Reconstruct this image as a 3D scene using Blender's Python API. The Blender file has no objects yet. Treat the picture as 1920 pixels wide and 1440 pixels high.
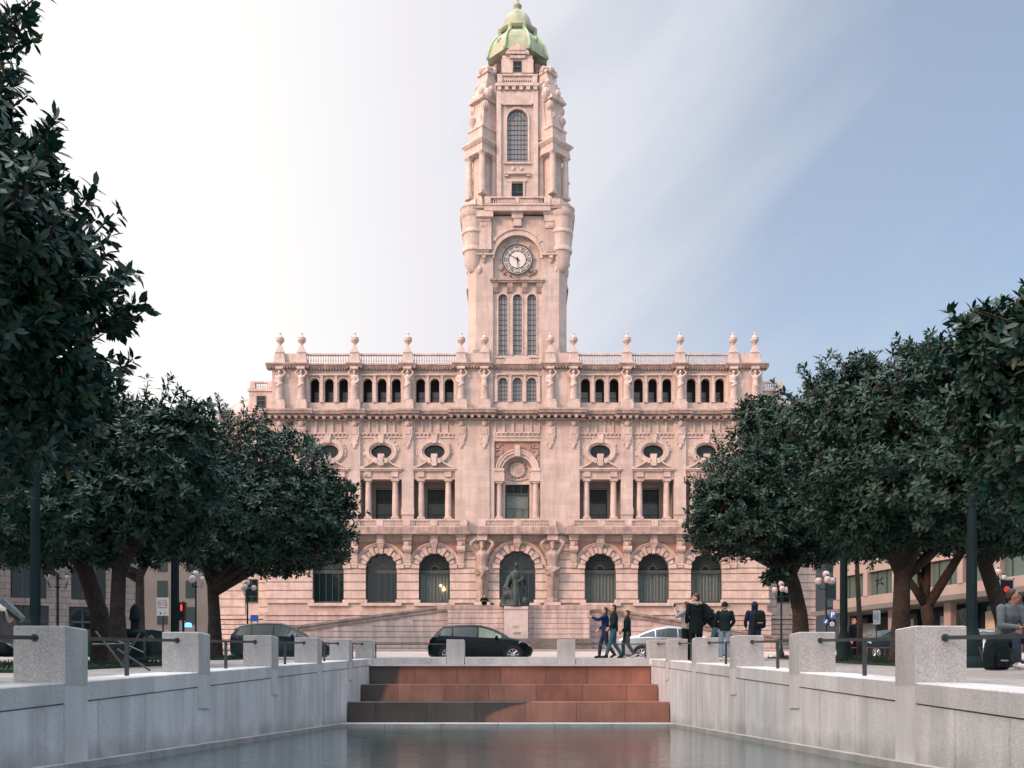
import bpy, math, random
import numpy as np
from mathutils import Vector, Matrix
random.seed(7)
PI = math.pi
R = math.radians
sc = bpy.context.scene
COL = sc.collection

# ------------------------------------------------------------------ camera
CAMZ = 0.76          # eye height above the water
FPX = 1867.0         # focal length in pixels of the 1920 wide photograph (35 mm lens)
cd = bpy.data.cameras.new('camera')
cd.sensor_width = 36.0
cd.lens = 35.0
cd.clip_end = 6000
cd.clip_start = 0.05
cd.shift_x = -15.0 / 1920
cd.shift_y = 588.0 / 1920
cam = bpy.data.objects.new('camera', cd)
cam.location = (0, 0, CAMZ)
cam.rotation_euler = (PI / 2, 0, 0)
COL.objects.link(cam)
sc.camera = cam

# ------------------------------------------------------------------ world: sky with thin cloud
SUN_EL, SUN_AZ = R(24), R(-128)      # azimuth from +y (view direction), negative = left
w = bpy.data.worlds.new('World')
sc.world = w
w.use_nodes = True
nt = w.node_tree
nt.nodes.clear()
def N(t, **k):
    n = nt.nodes.new(t)
    for a, b in k.items():
        setattr(n, a, b)
    return n
out = N('ShaderNodeOutputWorld')
sky = N('ShaderNodeTexSky', sky_type='NISHITA', sun_disc=False)
sky.sun_elevation = SUN_EL
sky.sun_rotation = SUN_AZ
sky.air_density = 1.0
sky.dust_density = 1.5
bg1 = N('ShaderNodeBackground'); bg1.inputs['Strength'].default_value = 0.14
bg2 = N('ShaderNodeBackground'); bg2.inputs['Strength'].default_value = 0.78
nt.links.new(sky.outputs[0], bg1.inputs['Color'])
tc = N('ShaderNodeTexCoord')
sep = N('ShaderNodeSeparateXYZ')
nt.links.new(tc.outputs['Generated'], sep.inputs[0])
mp0 = N('ShaderNodeMapping'); mp0.inputs['Rotation'].default_value = (0, R(38), 0)
nt.links.new(tc.outputs['Generated'], mp0.inputs[0])
mp = N('ShaderNodeMapping'); mp.inputs['Scale'].default_value = (0.9, 1.0, 3.6); mp.inputs['Location'].default_value = (0.35, 0.1, 0.2)
nt.links.new(mp0.outputs[0], mp.inputs[0])
nz = N('ShaderNodeTexNoise'); nz.inputs['Scale'].default_value = 1.9; nz.inputs['Detail'].default_value = 9; nz.inputs['Roughness'].default_value = 0.5
nt.links.new(mp.outputs[0], nz.inputs['Vector'])
# mask = clamp(a - b*x + c*(noise-.5))
m1 = N('ShaderNodeMath', operation='MULTIPLY'); m1.inputs[1].default_value = -2.3
nt.links.new(sep.outputs['X'], m1.inputs[0])
m2 = N('ShaderNodeMath', operation='MULTIPLY_ADD'); m2.inputs[1].default_value = 2.6
nt.links.new(nz.outputs[0], m2.inputs[0]); nt.links.new(m1.outputs[0], m2.inputs[2])
m3 = N('ShaderNodeMath', operation='ADD', use_clamp=True); m3.inputs[1].default_value = -0.24
nt.links.new(m2.outputs[0], m3.inputs[0])
cr = N('ShaderNodeValToRGB')
cr.color_ramp.elements[0].position = 0.0; cr.color_ramp.elements[0].color = (0.58, 0.68, 0.80, 1)
cr.color_ramp.elements[1].position = 0.75; cr.color_ramp.elements[1].color = (0.95, 0.93, 0.98, 1)
e = cr.color_ramp.elements.new(1.0); e.color = (1.13, 1.12, 1.09, 1)
# second, wide gradient: brighter thin cloud towards the left
m4 = N('ShaderNodeMath', operation='MULTIPLY_ADD', use_clamp=True); m4.inputs[1].default_value = -1.5; m4.inputs[2].default_value = 0.62
nt.links.new(sep.outputs['X'], m4.inputs[0])
nt.links.new(m4.outputs[0], cr.inputs[0])
nt.links.new(cr.outputs[0], bg2.inputs['Color'])
# brighter behind the viewer, towards the sun; boosted overhead, unseen, to light the plaza
back = N('ShaderNodeMapRange', interpolation_type='SMOOTHSTEP'); back.inputs[1].default_value = -0.72; back.inputs[2].default_value = 0.35; back.inputs[3].default_value = 0.78; back.inputs[4].default_value = 1.0
ng = N('ShaderNodeMath', operation='MULTIPLY'); ng.inputs[1].default_value = -1.0
nt.links.new(sep.outputs['Y'], ng.inputs[0]); nt.links.new(ng.outputs[0], back.inputs[0]); 
zen = N('ShaderNodeMapRange', interpolation_type='SMOOTHSTEP'); zen.inputs[1].default_value = 0.6; zen.inputs[2].default_value = 0.92; zen.inputs[3].default_value = 1.0; zen.inputs[4].default_value = 4.8
nt.links.new(sep.outputs['Z'], zen.inputs[0])
zm = N('ShaderNodeMath', operation='MULTIPLY'); nt.links.new(back.outputs[0], zm.inputs[0]); nt.links.new(zen.outputs[0], zm.inputs[1])
nt.links.new(zm.outputs[0], bg2.inputs['Strength'])
mr = N('ShaderNodeMapRange'); mr.inputs[3].default_value = 0.40; mr.inputs[4].default_value = 1.0
nt.links.new(m3.outputs[0], mr.inputs[0])
mx = N('ShaderNodeMixShader')
nt.links.new(mr.outputs[0], mx.inputs[0]); nt.links.new(bg1.outputs[0], mx.inputs[1]); nt.links.new(bg2.outputs[0], mx.inputs[2])
nt.links.new(mx.outputs[0], out.inputs[0])

# ------------------------------------------------------------------ sun
sl = bpy.data.lights.new('sun', 'SUN')
sl.energy = 3.0
sl.angle = R(10)
sl.color = (1.0, 0.55, 0.38)
so = bpy.data.objects.new('sun', sl)
sd = Vector((math.sin(SUN_AZ) * math.cos(SUN_EL), math.cos(SUN_AZ) * math.cos(SUN_EL), math.sin(SUN_EL)))
so.rotation_euler = sd.to_track_quat('Z', 'Y').to_euler()
so.location = sd * 300
COL.objects.link(so)
sc.view_settings.view_transform = 'Standard'
sc.view_settings.look = 'None'
sc.view_settings.exposure = 0.25
sc.view_settings.gamma = 1.0

# ------------------------------------------------------------------ helpers
def tag(o, label=None, cat=None, group=None, kind=None):
    if label: o['label'] = label
    if cat: o['category'] = cat
    if group: o['group'] = group
    if kind: o['kind'] = kind
    return o

def thing(name, label, cat, loc=(0, 0, 0), rz=0.0, group=None):
    o = bpy.data.objects.new(name, None)
    o.empty_display_size = 0.3
    COL.objects.link(o)
    o.location = loc
    o.rotation_euler = (0, 0, rz)
    return tag(o, label, cat, group)

def copy_tree(o, parent=None):
    c = o.copy()
    COL.objects.link(c)
    c.parent = parent
    for ch in [x for x in KIDS.get(o.name, [])]:
        k = copy_tree(ch, c)
        KIDS.setdefault(c.name, []).append(k)
    return c
KIDS = {}

class MB:
    def __init__(s):
        s.v = []; s.f = []
    def add(s, vs, fs):
        n = len(s.v)
        s.v.extend([tuple(p) for p in vs])
        s.f.extend([tuple(i + n for i in q) for q in fs])
        return s
    def box(s, x0, x1, y0, y1, z0, z1):
        if x0 > x1: x0, x1 = x1, x0
        if y0 > y1: y0, y1 = y1, y0
        if z0 > z1: z0, z1 = z1, z0
        return s.add([(x0, y0, z0), (x1, y0, z0), (x1, y1, z0), (x0, y1, z0), (x0, y0, z1), (x1, y0, z1), (x1, y1, z1), (x0, y1, z1)],
                     [(0, 3, 2, 1), (4, 5, 6, 7), (0, 1, 5, 4), (1, 2, 6, 5), (2, 3, 7, 6), (3, 0, 4, 7)])
    def cbox(s, c, d, rz=0.0):
        n = len(s.v)
        s.box(-d[0] / 2, d[0] / 2, -d[1] / 2, d[1] / 2, -d[2] / 2, d[2] / 2)
        cs, sn = math.cos(rz), math.sin(rz)
        for i in range(n, len(s.v)):
            x, y, z = s.v[i]
            s.v[i] = (c[0] + x * cs - y * sn, c[1] + x * sn + y * cs, c[2] + z)
        return s
    def loft(s, rings, cap=True, close=True):
        n = len(rings[0]); base = len(s.v)
        for r in rings: s.v.extend([tuple(p) for p in r])
        for i in range(len(rings) - 1):
            for j in range(n if close else n - 1):
                a = base + i * n + j; b = base + i * n + (j + 1) % n
                s.f.append((a, b, b + n, a + n))
        if cap:
            s.f.append(tuple(base + j for j in reversed(range(n))))
            s.f.append(tuple(base + (len(rings) - 1) * n + j for j in range(n)))
        return s
    def prism_y(s, poly, y0, y1):      # poly in (x,z), counter-clockwise seen from -y
        return s.loft([[(x, y1, z) for x, z in poly], [(x, y0, z) for x, z in poly]])
    def prism_x(s, poly, x0, x1):      # poly in (y,z)
        return s.loft([[(x0, y, z) for y, z in poly], [(x1, y, z) for y, z in poly]])
    def prism_z(s, poly, z0, z1):
        return s.loft([[(x, y, z0) for x, y in poly], [(x, y, z1) for x, y in poly]])
    def taper_z(s, p0, z0, p1, z1):
        return s.loft([[(x, y, z0) for x, y in p0], [(x, y, z1) for x, y in p1]])
    def lathe(s, cx, cy, prof, n=12, ph=0.0, sx=1.0, sy=1.0, cap=True):
        rings = []
        for r, z in prof:
            rings.append([(cx + sx * r * math.cos(ph + 2 * PI * k / n), cy + sy * r * math.sin(ph + 2 * PI * k / n), z) for k in range(n)])
        return s.loft(rings, cap)
    def ring(s, cx, cz, r0, r1, a0, a1, y0, y1, n=16, ez=1.0):   # annular sector in xz, angle from +x
        rings = []
        for k in range(n + 1):
            a = a0 + (a1 - a0) * k / n
            c, t = math.cos(a), math.sin(a) * ez
            rings.append([(cx + r0 * c, y0, cz + r0 * t), (cx + r1 * c, y0, cz + r1 * t), (cx + r1 * c, y1, cz + r1 * t), (cx + r0 * c, y1, cz + r0 * t)])
        return s.loft(rings)
    def ering(s, cx, cz, rx0, rz0, rx1, rz1, y0, y1, n=28):
        rings = []
        for k in range(n + 1):
            a = 2 * PI * k / n
            c, t = math.cos(a), math.sin(a)
            rings.append([(cx + rx0 * c, y0, cz + rz0 * t), (cx + rx1 * c, y0, cz + rz1 * t), (cx + rx1 * c, y1, cz + rz1 * t), (cx + rx0 * c, y1, cz + rz0 * t)])
        return s.loft(rings, cap=False)
    def disc(s, cx, cz, r, y0, y1, n=24):
        return s.prism_y([(cx + r * math.cos(2 * PI * k / n), cz + r * math.sin(2 * PI * k / n)) for k in range(n)], y0, y1)
    def tube(s, pts, rad, n=8, flat=None, side=None):
        # pts list of Vector, rad list (or (rx,ry))
        pts = [Vector(p) for p in pts]
        rings = []
        for i, p in enumerate(pts):
            t = (pts[min(i + 1, len(pts) - 1)] - pts[max(i - 1, 0)])
            if t.length < 1e-9: t = Vector((0, 0, 1))
            t.normalize()
            sd_ = Vector(side) if side else (Vector((1, 0, 0)) if abs(t.x) < 0.9 else Vector((0, 1, 0)))
            a = (sd_ - t * sd_.dot(t)).normalized()
            b = t.cross(a)
            r = rad[i] if isinstance(rad, (list, tuple)) else rad
            rx, ry = r if isinstance(r, (list, tuple)) else (r, r)
            rings.append([tuple(p + a * rx * math.cos(2 * PI * k / n) + b * ry * math.sin(2 * PI * k / n)) for k in range(n)])
        return s.loft(rings)
    def ball(s, c, r, n=12, m=8):
        rx, ry, rz = r if isinstance(r, (list, tuple)) else (r, r, r)
        rings = []
        for i in range(m + 1):
            a = -PI / 2 + PI * i / m
            rr = max(math.cos(a), 0.02)
            rings.append([(c[0] + rx * rr * math.cos(2 * PI * k / n), c[1] + ry * rr * math.sin(2 * PI * k / n), c[2] + rz * math.sin(a)) for k in range(n)])
        return s.loft(rings)
    def rot4(s, cx, cy, times=4, start=0):
        vs, fs = list(s.v[start:]), None
        n0 = start
        fs = [q for q in s.f if q[0] >= n0]
        fs = [tuple(i - n0 for i in q) for q in fs]
        for k in range(1, times):
            a = 2 * PI * k / times
            c, t = math.cos(a), math.sin(a)
            s.add([(cx + (x - cx) * c - (y - cy) * t, cy + (x - cx) * t + (y - cy) * c, z) for x, y, z in vs], fs)
        return s
    def mirror_x(s, start=0):
        vs = list(s.v[start:])
        fs = [tuple(i - start for i in reversed(q)) for q in s.f if q[0] >= start]
        return s.add([(-x, y, z) for x, y, z in vs], fs)
    def xf(s, M, start=0):
        for i in range(start, len(s.v)):
            s.v[i] = tuple(M @ Vector(s.v[i]))
        return s
    def arch_wall(s, x0, x1, z1, cx, r, zs, y0, y1, n=16):
        # solid wall from x0..x1 above springing zs up to z1, minus half circle radius r at (cx,zs)
        def top(x):
            return z1
        pts = [(cx + r * math.cos(PI - PI * k / n), zs + r * math.sin(PI - PI * k / n)) for k in range(n + 1)]
        if cx - r > x0 + 1e-6: s.box(x0, cx - r, y0, y1, zs, z1)
        if x1 > cx + r + 1e-6: s.box(cx + r, x1, y0, y1, zs, z1)
        for k in range(n):
            a, b = pts[k], pts[k + 1]
            s.prism_y([a, b, (b[0], z1), (a[0], z1)][::-1] if False else [a, b, (b[0], z1), (a[0], z1)], y0, y1)
        return s
    def hole_wall(s, x0, x1, z0, z1, cx, cz, rx, rz, y0, y1, n=32):
        inn, outr = [], []
        for k in range(n):
            a = 2 * PI * k / n + PI / n
            c, t = math.cos(a), math.sin(a)
            inn.append((cx + rx * c, cz + rz * t))
            # ray to rectangle
            tx = ((x1 - cx) / c) if c > 0 else ((x0 - cx) / c)
            tz = ((z1 - cz) / t) if t > 0 else ((z0 - cz) / t)
            q = min(tx, tz)
            outr.append((cx + q * c, cz + q * t))
        for (sx, sz) in ((x0, z0), (x1, z0), (x1, z1), (x0, z1)):
            j = min(range(n), key=lambda i: (outr[i][0] - sx) ** 2 + (outr[i][1] - sz) ** 2)
            outr[j] = (sx, sz)
        base = len(s.v)
        for y in (y0, y1):
            s.v.extend([(x, y, z) for x, z in inn]); s.v.extend([(x, y, z) for x, z in outr])
        for k in range(n):
            l = (k + 1) % n
            s.f.append((base + k, base + n + k, base + n + l, base + l))
            s.f.append((base + 2 * n + k, base + 2 * n + l, base + 3 * n + l, base + 3 * n + k))
            s.f.append((base + k, base + l, base + 2 * n + l, base + 2 * n + k))
        return s
    def build(s, name, mat, parent=None, smooth=False, angle=None):
        me = bpy.data.meshes.new(name)
        me.from_pydata(s.v, [], s.f)
        import bmesh
        bm = bmesh.new(); bm.from_mesh(me)
        bmesh.ops.recalc_face_normals(bm, faces=bm.faces)
        bm.to_mesh(me); bm.free()
        if isinstance(mat, (list, tuple)):
            for m in mat: me.materials.append(m)
        elif mat: me.materials.append(mat)
        if smooth:
            me.polygons.foreach_set('use_smooth', [True] * len(me.polygons))
            if angle is not None:
                me.set_sharp_from_angle(angle=R(angle))
        o = bpy.data.objects.new(name, me)
        COL.objects.link(o)
        if parent is not None:
            o.parent = parent
            KIDS.setdefault(parent.name, []).append(o)
        return o

def block_tint(ob, per, amount, seed=1):
    # every block of stone gets its own slight shade
    r = random.Random(seed); n = len(ob.data.vertices)
    a = ob.data.attributes.new('tint', 'FLOAT', 'POINT')
    vals = []
    while len(vals) < n: vals += [r.uniform(-amount, amount)] * per
    a.data.foreach_set('value', vals[:n])
    return ob

def build_split(mb, name, mat, parent=None, gap=0.3, **k):
    """one object per separate piece (pieces closer than gap stay together)"""
    n = len(mb.v); par = list(range(n))
    def find(a):
        while par[a] != a: par[a] = par[par[a]]; a = par[a]
        return a
    for q in mb.f:
        r0 = find(q[0])
        for i in q[1:]: par[find(i)] = r0
    comp = {}
    for i in range(n): comp.setdefault(find(i), []).append(i)
    boxes = []
    for ids in comp.values():
        P_ = [mb.v[i] for i in ids]
        boxes.append([[min(p[a] for p in P_) for a in range(3)], [max(p[a] for p in P_) for a in range(3)], set(ids)])
    merged = True
    while merged:
        merged = False; outb = []
        for b in boxes:
            for c in outb:
                if all(b[0][a] - gap <= c[1][a] and c[0][a] - gap <= b[1][a] for a in range(3)):
                    c[0] = [min(b[0][a], c[0][a]) for a in range(3)]; c[1] = [max(b[1][a], c[1][a]) for a in range(3)]; c[2] |= b[2]; merged = True
                    break
            else: outb.append(b)
        boxes = outb
    res = []
    for b in boxes:
        ids = sorted(b[2]); mp_ = {v: i for i, v in enumerate(ids)}
        m2 = MB(); m2.v = [mb.v[i] for i in ids]; m2.f = [tuple(mp_[i] for i in q) for q in mb.f if q[0] in mp_]
        res.append(m2.build(name, mat, parent, **k))
    return res

def bake_remesh(mb, voxel, name, mat, parent=None, smooth_it=2):
    o = mb.build(name, mat, None)
    m = o.modifiers.new('r', 'REMESH'); m.mode = 'VOXEL'; m.voxel_size = voxel; m.use_smooth_shade = True
    if smooth_it:
        m2_ = o.modifiers.new('s', 'SMOOTH'); m2_.iterations = smooth_it; m2_.factor = 0.5
    dg = bpy.context.evaluated_depsgraph_get()
    me = bpy.data.meshes.new_from_object(o.evaluated_get(dg))
    me.materials.clear(); me.materials.append(mat)
    me.polygons.foreach_set('material_index', [0] * len(me.polygons))
    o.modifiers.clear()
    old = o.data; o.data = me; bpy.data.meshes.remove(old)
    me.polygons.foreach_set('use_smooth', [True] * len(me.polygons))
    if parent is not None:
        o.parent = parent
        KIDS.setdefault(parent.name, []).append(o)
    return o

# ------------------------------------------------------------------ materials
def mat_new(name):
    m = bpy.data.materials.new(name); m.use_nodes = True
    t = m.node_tree; t.nodes.clear()
    o = t.nodes.new('ShaderNodeOutputMaterial'); b = t.nodes.new('ShaderNodeBsdfPrincipled')
    t.links.new(b.outputs[0], o.inputs[0])
    return m, t, b, o

def mat(name, c, rough=0.85, var=0.12, scale=1.5, fine=0.0, fscale=60, bump=0.0, bscale=30, metallic=0.0, spec=0.4,
        streak=0.0, brick=None, brick_dark=0.75, coat=0.0, warm=None, tide=None):
    m, t, b, o = mat_new(name)
    n = t.nodes; L = t.links.new
    b.inputs['Roughness'].default_value = rough
    b.inputs['Metallic'].default_value = metallic
    b.inputs['Specular IOR Level'].default_value = spec
    b.inputs['Coat Weight'].default_value = coat
    b.inputs['Coat Roughness'].default_value = 0.05
    tcn = n.new('ShaderNodeTexCoord')
    def mulmix(prev, fac_out, lo, hi):
        r = n.new('ShaderNodeMapRange'); r.inputs[1].default_value = 0.3; r.inputs[2].default_value = 0.7
        r.inputs[3].default_value = lo; r.inputs[4].default_value = hi
        L(fac_out, r.inputs[0])
        v = n.new('ShaderNodeVectorMath'); v.operation = 'SCALE'
        if prev is None: v.inputs[0].default_value = c[:3]
        else: L(prev, v.inputs[0])
        L(r.outputs[0], v.inputs['Scale'])
        return v.outputs[0]
    cur = None
    a = n.new('ShaderNodeTexNoise'); a.inputs['Scale'].default_value = scale; a.inputs['Detail'].default_value = 5
    L(tcn.outputs['Object'], a.inputs['Vector'])
    cur = mulmix(None, a.outputs[0], 1 - var, 1 + var)
    if warm:   # second tint in big patches
        a3 = n.new('ShaderNodeTexNoise'); a3.inputs['Scale'].default_value = scale * 0.45; a3.inputs['Detail'].default_value = 3
        L(tcn.outputs['Object'], a3.inputs['Vector'])
        r3 = n.new('ShaderNodeMapRange'); r3.inputs[1].default_value = 0.45; r3.inputs[2].default_value = 0.7
        L(a3.outputs[0], r3.inputs[0])
        mxn = n.new('ShaderNodeMix'); mxn.data_type = 'RGBA'
        L(r3.outputs[0], mxn.inputs[0]); L(cur, mxn.inputs[6]); mxn.inputs[7].default_value = (*warm, 1)
        cur = mxn.outputs[2]
    if streak:
        mpn = n.new('ShaderNodeMapping'); mpn.inputs['Scale'].default_value = (1.6, 1.6, 0.18)
        L(tcn.outputs['Object'], mpn.inputs[0])
        a2 = n.new('ShaderNodeTexNoise'); a2.inputs['Scale'].default_value = 1.3; a2.inputs['Detail'].default_value = 8; a2.inputs['Roughness'].default_value = 0.65
        L(mpn.outputs[0], a2.inputs['Vector'])
        cur = mulmix(cur, a2.outputs[0], 1 + streak * 0.3, 1 - streak)
    if fine:
        f = n.new('ShaderNodeTexNoise'); f.inputs['Scale'].default_value = fscale; f.inputs['Detail'].default_value = 3; f.inputs['Roughness'].default_value = 0.7
        L(tcn.outputs['Object'], f.inputs['Vector'])
        cur = mulmix(cur, f.outputs[0], 1 - fine, 1 + fine)
    tn_ = n.new('ShaderNodeAttribute'); tn_.attribute_name = 'tint'
    ta_ = n.new('ShaderNodeMath'); ta_.operation = 'MULTIPLY_ADD'; ta_.inputs[1].default_value = 1.0; ta_.inputs[2].default_value = 1.0; L(tn_.outputs['Fac'], ta_.inputs[0])
    tv_ = n.new('ShaderNodeVectorMath'); tv_.operation = 'SCALE'; L(cur, tv_.inputs[0]); L(ta_.outputs[0], tv_.inputs['Scale']); cur = tv_.outputs[0]
    bh = None
    if tide:      # dark tide line and algae just above the water
        spt = n.new('ShaderNodeSeparateXYZ'); L(tcn.outputs['Object'], spt.inputs[0])
        nt_ = n.new('ShaderNodeTexNoise'); nt_.inputs['Scale'].default_value = 2.2; nt_.inputs['Detail'].default_value = 6; L(tcn.outputs['Object'], nt_.inputs['Vector'])
        mt_ = n.new('ShaderNodeMath'); mt_.operation = 'MULTIPLY_ADD'; mt_.inputs[1].default_value = -0.55; L(nt_.outputs[0], mt_.inputs[0]); L(spt.outputs[2], mt_.inputs[2])
        rt_ = n.new('ShaderNodeMapRange'); rt_.inputs[1].default_value = tide - 0.30; rt_.inputs[2].default_value = tide + 0.05; rt_.inputs[3].default_value = 0.55; rt_.inputs[4].default_value = 1.0
        L(mt_.outputs[0], rt_.inputs[0])
        vt_ = n.new('ShaderNodeVectorMath'); vt_.operation = 'SCALE'; L(cur, vt_.inputs[0]); L(rt_.outputs[0], vt_.inputs['Scale']); cur = vt_.outputs[0]
    if brick:
        sp = n.new('ShaderNodeSeparateXYZ'); L(tcn.outputs['Object'], sp.inputs[0])
        ad = n.new('ShaderNodeMath'); ad.operation = 'ADD'; L(sp.outputs[0], ad.inputs[0]); L(sp.outputs[1], ad.inputs[1])
        cb = n.new('ShaderNodeCombineXYZ')
        if len(brick) > 3:   # horizontal paving
            L(sp.outputs[0], cb.inputs[0]); L(sp.outputs[1], cb.inputs[1])
        else:
            L(ad.outputs[0], cb.inputs[0]); L(sp.outputs[2], cb.inputs[1])
        bk = n.new('ShaderNodeTexBrick')
        bk.inputs['Color1'].default_value = (1, 1, 1, 1); bk.inputs['Color2'].default_value = (0.84, 0.84, 0.84, 1)
        bk.inputs['Mortar'].default_value = (brick_dark * 0.6,) * 3 + (1,)
        bk.inputs['Scale'].default_value = 1.0
        bk.inputs['Brick Width'].default_value = brick[0]; bk.inputs['Row Height'].default_value = brick[1]; bk.inputs['Mortar Size'].default_value = brick[2]
        bk.inputs['Mortar Smooth'].default_value = 0.3
        bk.inputs['Bias'].default_value = -0.2
        L(cb.outputs[0], bk.inputs['Vector'])
        v = n.new('ShaderNodeVectorMath'); v.operation = 'MULTIPLY'
        L(cur, v.inputs[0]); L(bk.outputs['Color'], v.inputs[1])
        cur = v.outputs[0]
        bh = bk.outputs['Fac']
    L(cur, b.inputs['Base Color'])
    if bump:
        f2 = n.new('ShaderNodeTexNoise'); f2.inputs['Scale'].default_value = bscale; f2.inputs['Detail'].default_value = 6
        L(tcn.outputs['Object'], f2.inputs['Vector'])
        bn = n.new('ShaderNodeBump'); bn.inputs['Strength'].default_value = bump; bn.inputs['Distance'].default_value = 0.05
        L(f2.outputs[0], bn.inputs['Height'])
        L(bn.outputs[0], b.inputs['Normal'])
    return m

STONE = (0.535, 0.448, 0.408)
M_STONE = mat('pale_pink_stone', STONE, 0.9, 0.10, 0.5, fine=0.10, fscale=9, bump=0.35, bscale=3.0, streak=0.22, brick=(1.5, 0.62, 0.012), brick_dark=1.35)
M_STONE2 = mat('carved_pale_stone', (0.555, 0.458, 0.415), 0.9, 0.14, 1.2, fine=0.16, fscale=8, bump=0.5, bscale=5, streak=0.26)
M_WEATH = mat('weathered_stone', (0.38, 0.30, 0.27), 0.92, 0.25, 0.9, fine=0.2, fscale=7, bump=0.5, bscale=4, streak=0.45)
M_REDST = mat('red_stone', (0.36, 0.225, 0.185), 0.9, 0.2, 0.9, fine=0.15, fscale=10, bump=0.3, bscale=5)
M_PLINTH = mat('plinth_stone', (0.52, 0.42, 0.395), 0.9, 0.14, 0.5, fine=0.14, fscale=9, bump=0.4, bscale=4, streak=0.4)
M_DARKST = mat('dark_mossy_stone', (0.12, 0.11, 0.105), 0.95, 0.35, 0.8, fine=0.3, fscale=6, bump=0.6, bscale=5)
M_TRACK = mat('stained_stone', (0.24, 0.20, 0.185), 0.95, 0.35, 0.9, fine=0.3, fscale=6, bump=0.6, bscale=5)
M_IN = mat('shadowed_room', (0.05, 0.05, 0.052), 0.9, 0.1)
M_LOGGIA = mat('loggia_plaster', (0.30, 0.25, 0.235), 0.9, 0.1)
M_CURT = mat('grey_curtain', (0.50, 0.52, 0.50), 0.9, 0.12, 3)
M_FRAME = mat('dark_window_frame', (0.045, 0.06, 0.062), 0.6, 0.1)
M_GREEN = mat('green_copper', (0.34, 0.40, 0.27), 0.8, 0.3, 0.7, fine=0.12, fscale=8, bump=0.3, bscale=4, warm=(0.40, 0.37, 0.30), streak=0.3)
M_GREEN2 = mat('bright_green_copper', (0.30, 0.44, 0.28), 0.7, 0.15, 0.9)
M_BRONZE = mat('dark_bronze', (0.025, 0.04, 0.04), 0.5, 0.5, 1.5, metallic=0.3, bump=0.3, bscale=6, warm=(0.03, 0.05, 0.045))
M_GRAN = mat('grey_granite', (0.60, 0.58, 0.585), 0.85, 0.12, 0.9, fine=0.34, fscale=90, bump=0.15, bscale=120, streak=0.28, tide=0.02)
M_GRAN2 = mat('coping_granite', (0.56, 0.54, 0.54), 0.85, 0.10, 0.9, fine=0.34, fscale=90, bump=0.15, bscale=120, streak=0.2)
M_GRANP = mat('pier_granite', (0.47, 0.45, 0.44), 0.85, 0.12, 1.1, fine=0.4, fscale=80, bump=0.18, bscale=120, streak=0.28)
M_PAVE = mat('plaza_paving', (0.30, 0.27, 0.26), 0.9, 0.15, 0.8, fine=0.2, fscale=30, bump=0.3, bscale=20, brick=(0.6, 0.3, 0.02, 1), brick_dark=0.8)
M_ROAD = mat('pale_street_setts', (0.38, 0.32, 0.295), 0.9, 0.12, 0.6, fine=0.16, fscale=20, bump=0.3, bscale=14, brick=(0.25, 0.14, 0.012, 1), brick_dark=1.2)
M_KERB = mat('kerb_stone', (0.40, 0.37, 0.36), 0.9, 0.1, 2, fine=0.2, fscale=60)
M_GRASS = mat('grass', (0.018, 0.04, 0.022), 0.95, 0.4, 4, fine=0.5, fscale=40, bump=0.8, bscale=60)
M_METAL = mat('dark_grey_metal', (0.07, 0.085, 0.09), 0.45, 0.15, 5, metallic=0.7)
M_IRON = mat('dark_green_iron', (0.004, 0.016, 0.019), 0.75, 0.2, 3, spec=0.2)
M_BARK = mat('bark', (0.045, 0.036, 0.032), 0.95, 0.35, 4, fine=0.4, fscale=18, bump=1.0, bscale=18, streak=0.3)
M_BLACK = mat('black_rubber', (0.012, 0.012, 0.013), 0.8, 0.1)
M_RIM = mat('alloy', (0.55, 0.55, 0.56), 0.3, 0.05, metallic=0.9)
M_CHROME = mat('chrome', (0.7, 0.7, 0.72), 0.15, 0.03, metallic=1.0)

def glass(name, c=(0.004, 0.014, 0.017), rough=0.06, alpha=1.0, wav=0.02, spec=0.45):
    m, t, b, o = mat_new(name)
    b.inputs['Base Color'].default_value = (*c, 1)
    b.inputs['Roughness'].default_value = rough
    b.inputs['Specular IOR Level'].default_value = spec
    n = t.nodes
    tcn = n.new('ShaderNodeTexCoord')
    f = n.new('ShaderNodeTexNoise'); f.inputs['Scale'].default_value = 1.3; f.inputs['Detail'].default_value = 2
    t.links.new(tcn.outputs['Object'], f.inputs['Vector'])
    bn = n.new('ShaderNodeBump'); bn.inputs['Strength'].default_value = wav * 10; bn.inputs['Distance'].default_value = 0.05
    t.links.new(f.outputs[0], bn.inputs['Height']); t.links.new(bn.outputs[0], b.inputs['Normal'])
    if alpha < 1:
        tr = n.new('ShaderNodeBsdfTransparent'); tr.inputs[0].default_value = (0.8, 0.87, 0.87, 1)
        mxs = n.new('ShaderNodeMixShader'); mxs.inputs[0].default_value = alpha
        t.links.new(tr.outputs[0], mxs.inputs[1]); t.links.new(b.outputs[0], mxs.inputs[2])
        t.links.new(mxs.outputs[0], o.inputs[0])
    return m
M_GLASS = glass('window_glass')
M_TGLASS = glass('tower_glass', (0.20, 0.21, 0.23), 0.2, wav=0.05, spec=0.6)
M_PANE = glass('clear_window_pane', alpha=0.36, spec=0.4)
M_CARGLASS = glass('car_window_glass', (0.02, 0.03, 0.032), 0.03, wav=0.0)
def emis(name, c, s, base=(0.1, 0.1, 0.1)):
    m, t, b, o = mat_new(name)
    b.inputs['Base Color'].default_value = (*base, 1)
    b.inputs['Emission Color'].default_value = (*c, 1); b.inputs['Emission Strength'].default_value = s
    return m
M_REDLIT = emis('lit_red_lamp', (1, 0.03, 0.03), 2.5)
M_REDDIM = emis('dim_red_lamp', (1, 0.03, 0.03), 0.5)
M_BLUELIT = emis('lit_blue_lamp', (0.05, 0.25, 1), 4)
M_WARMLIT = emis('warm_emission', (1.0, 0.62, 0.3), 6)
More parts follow.
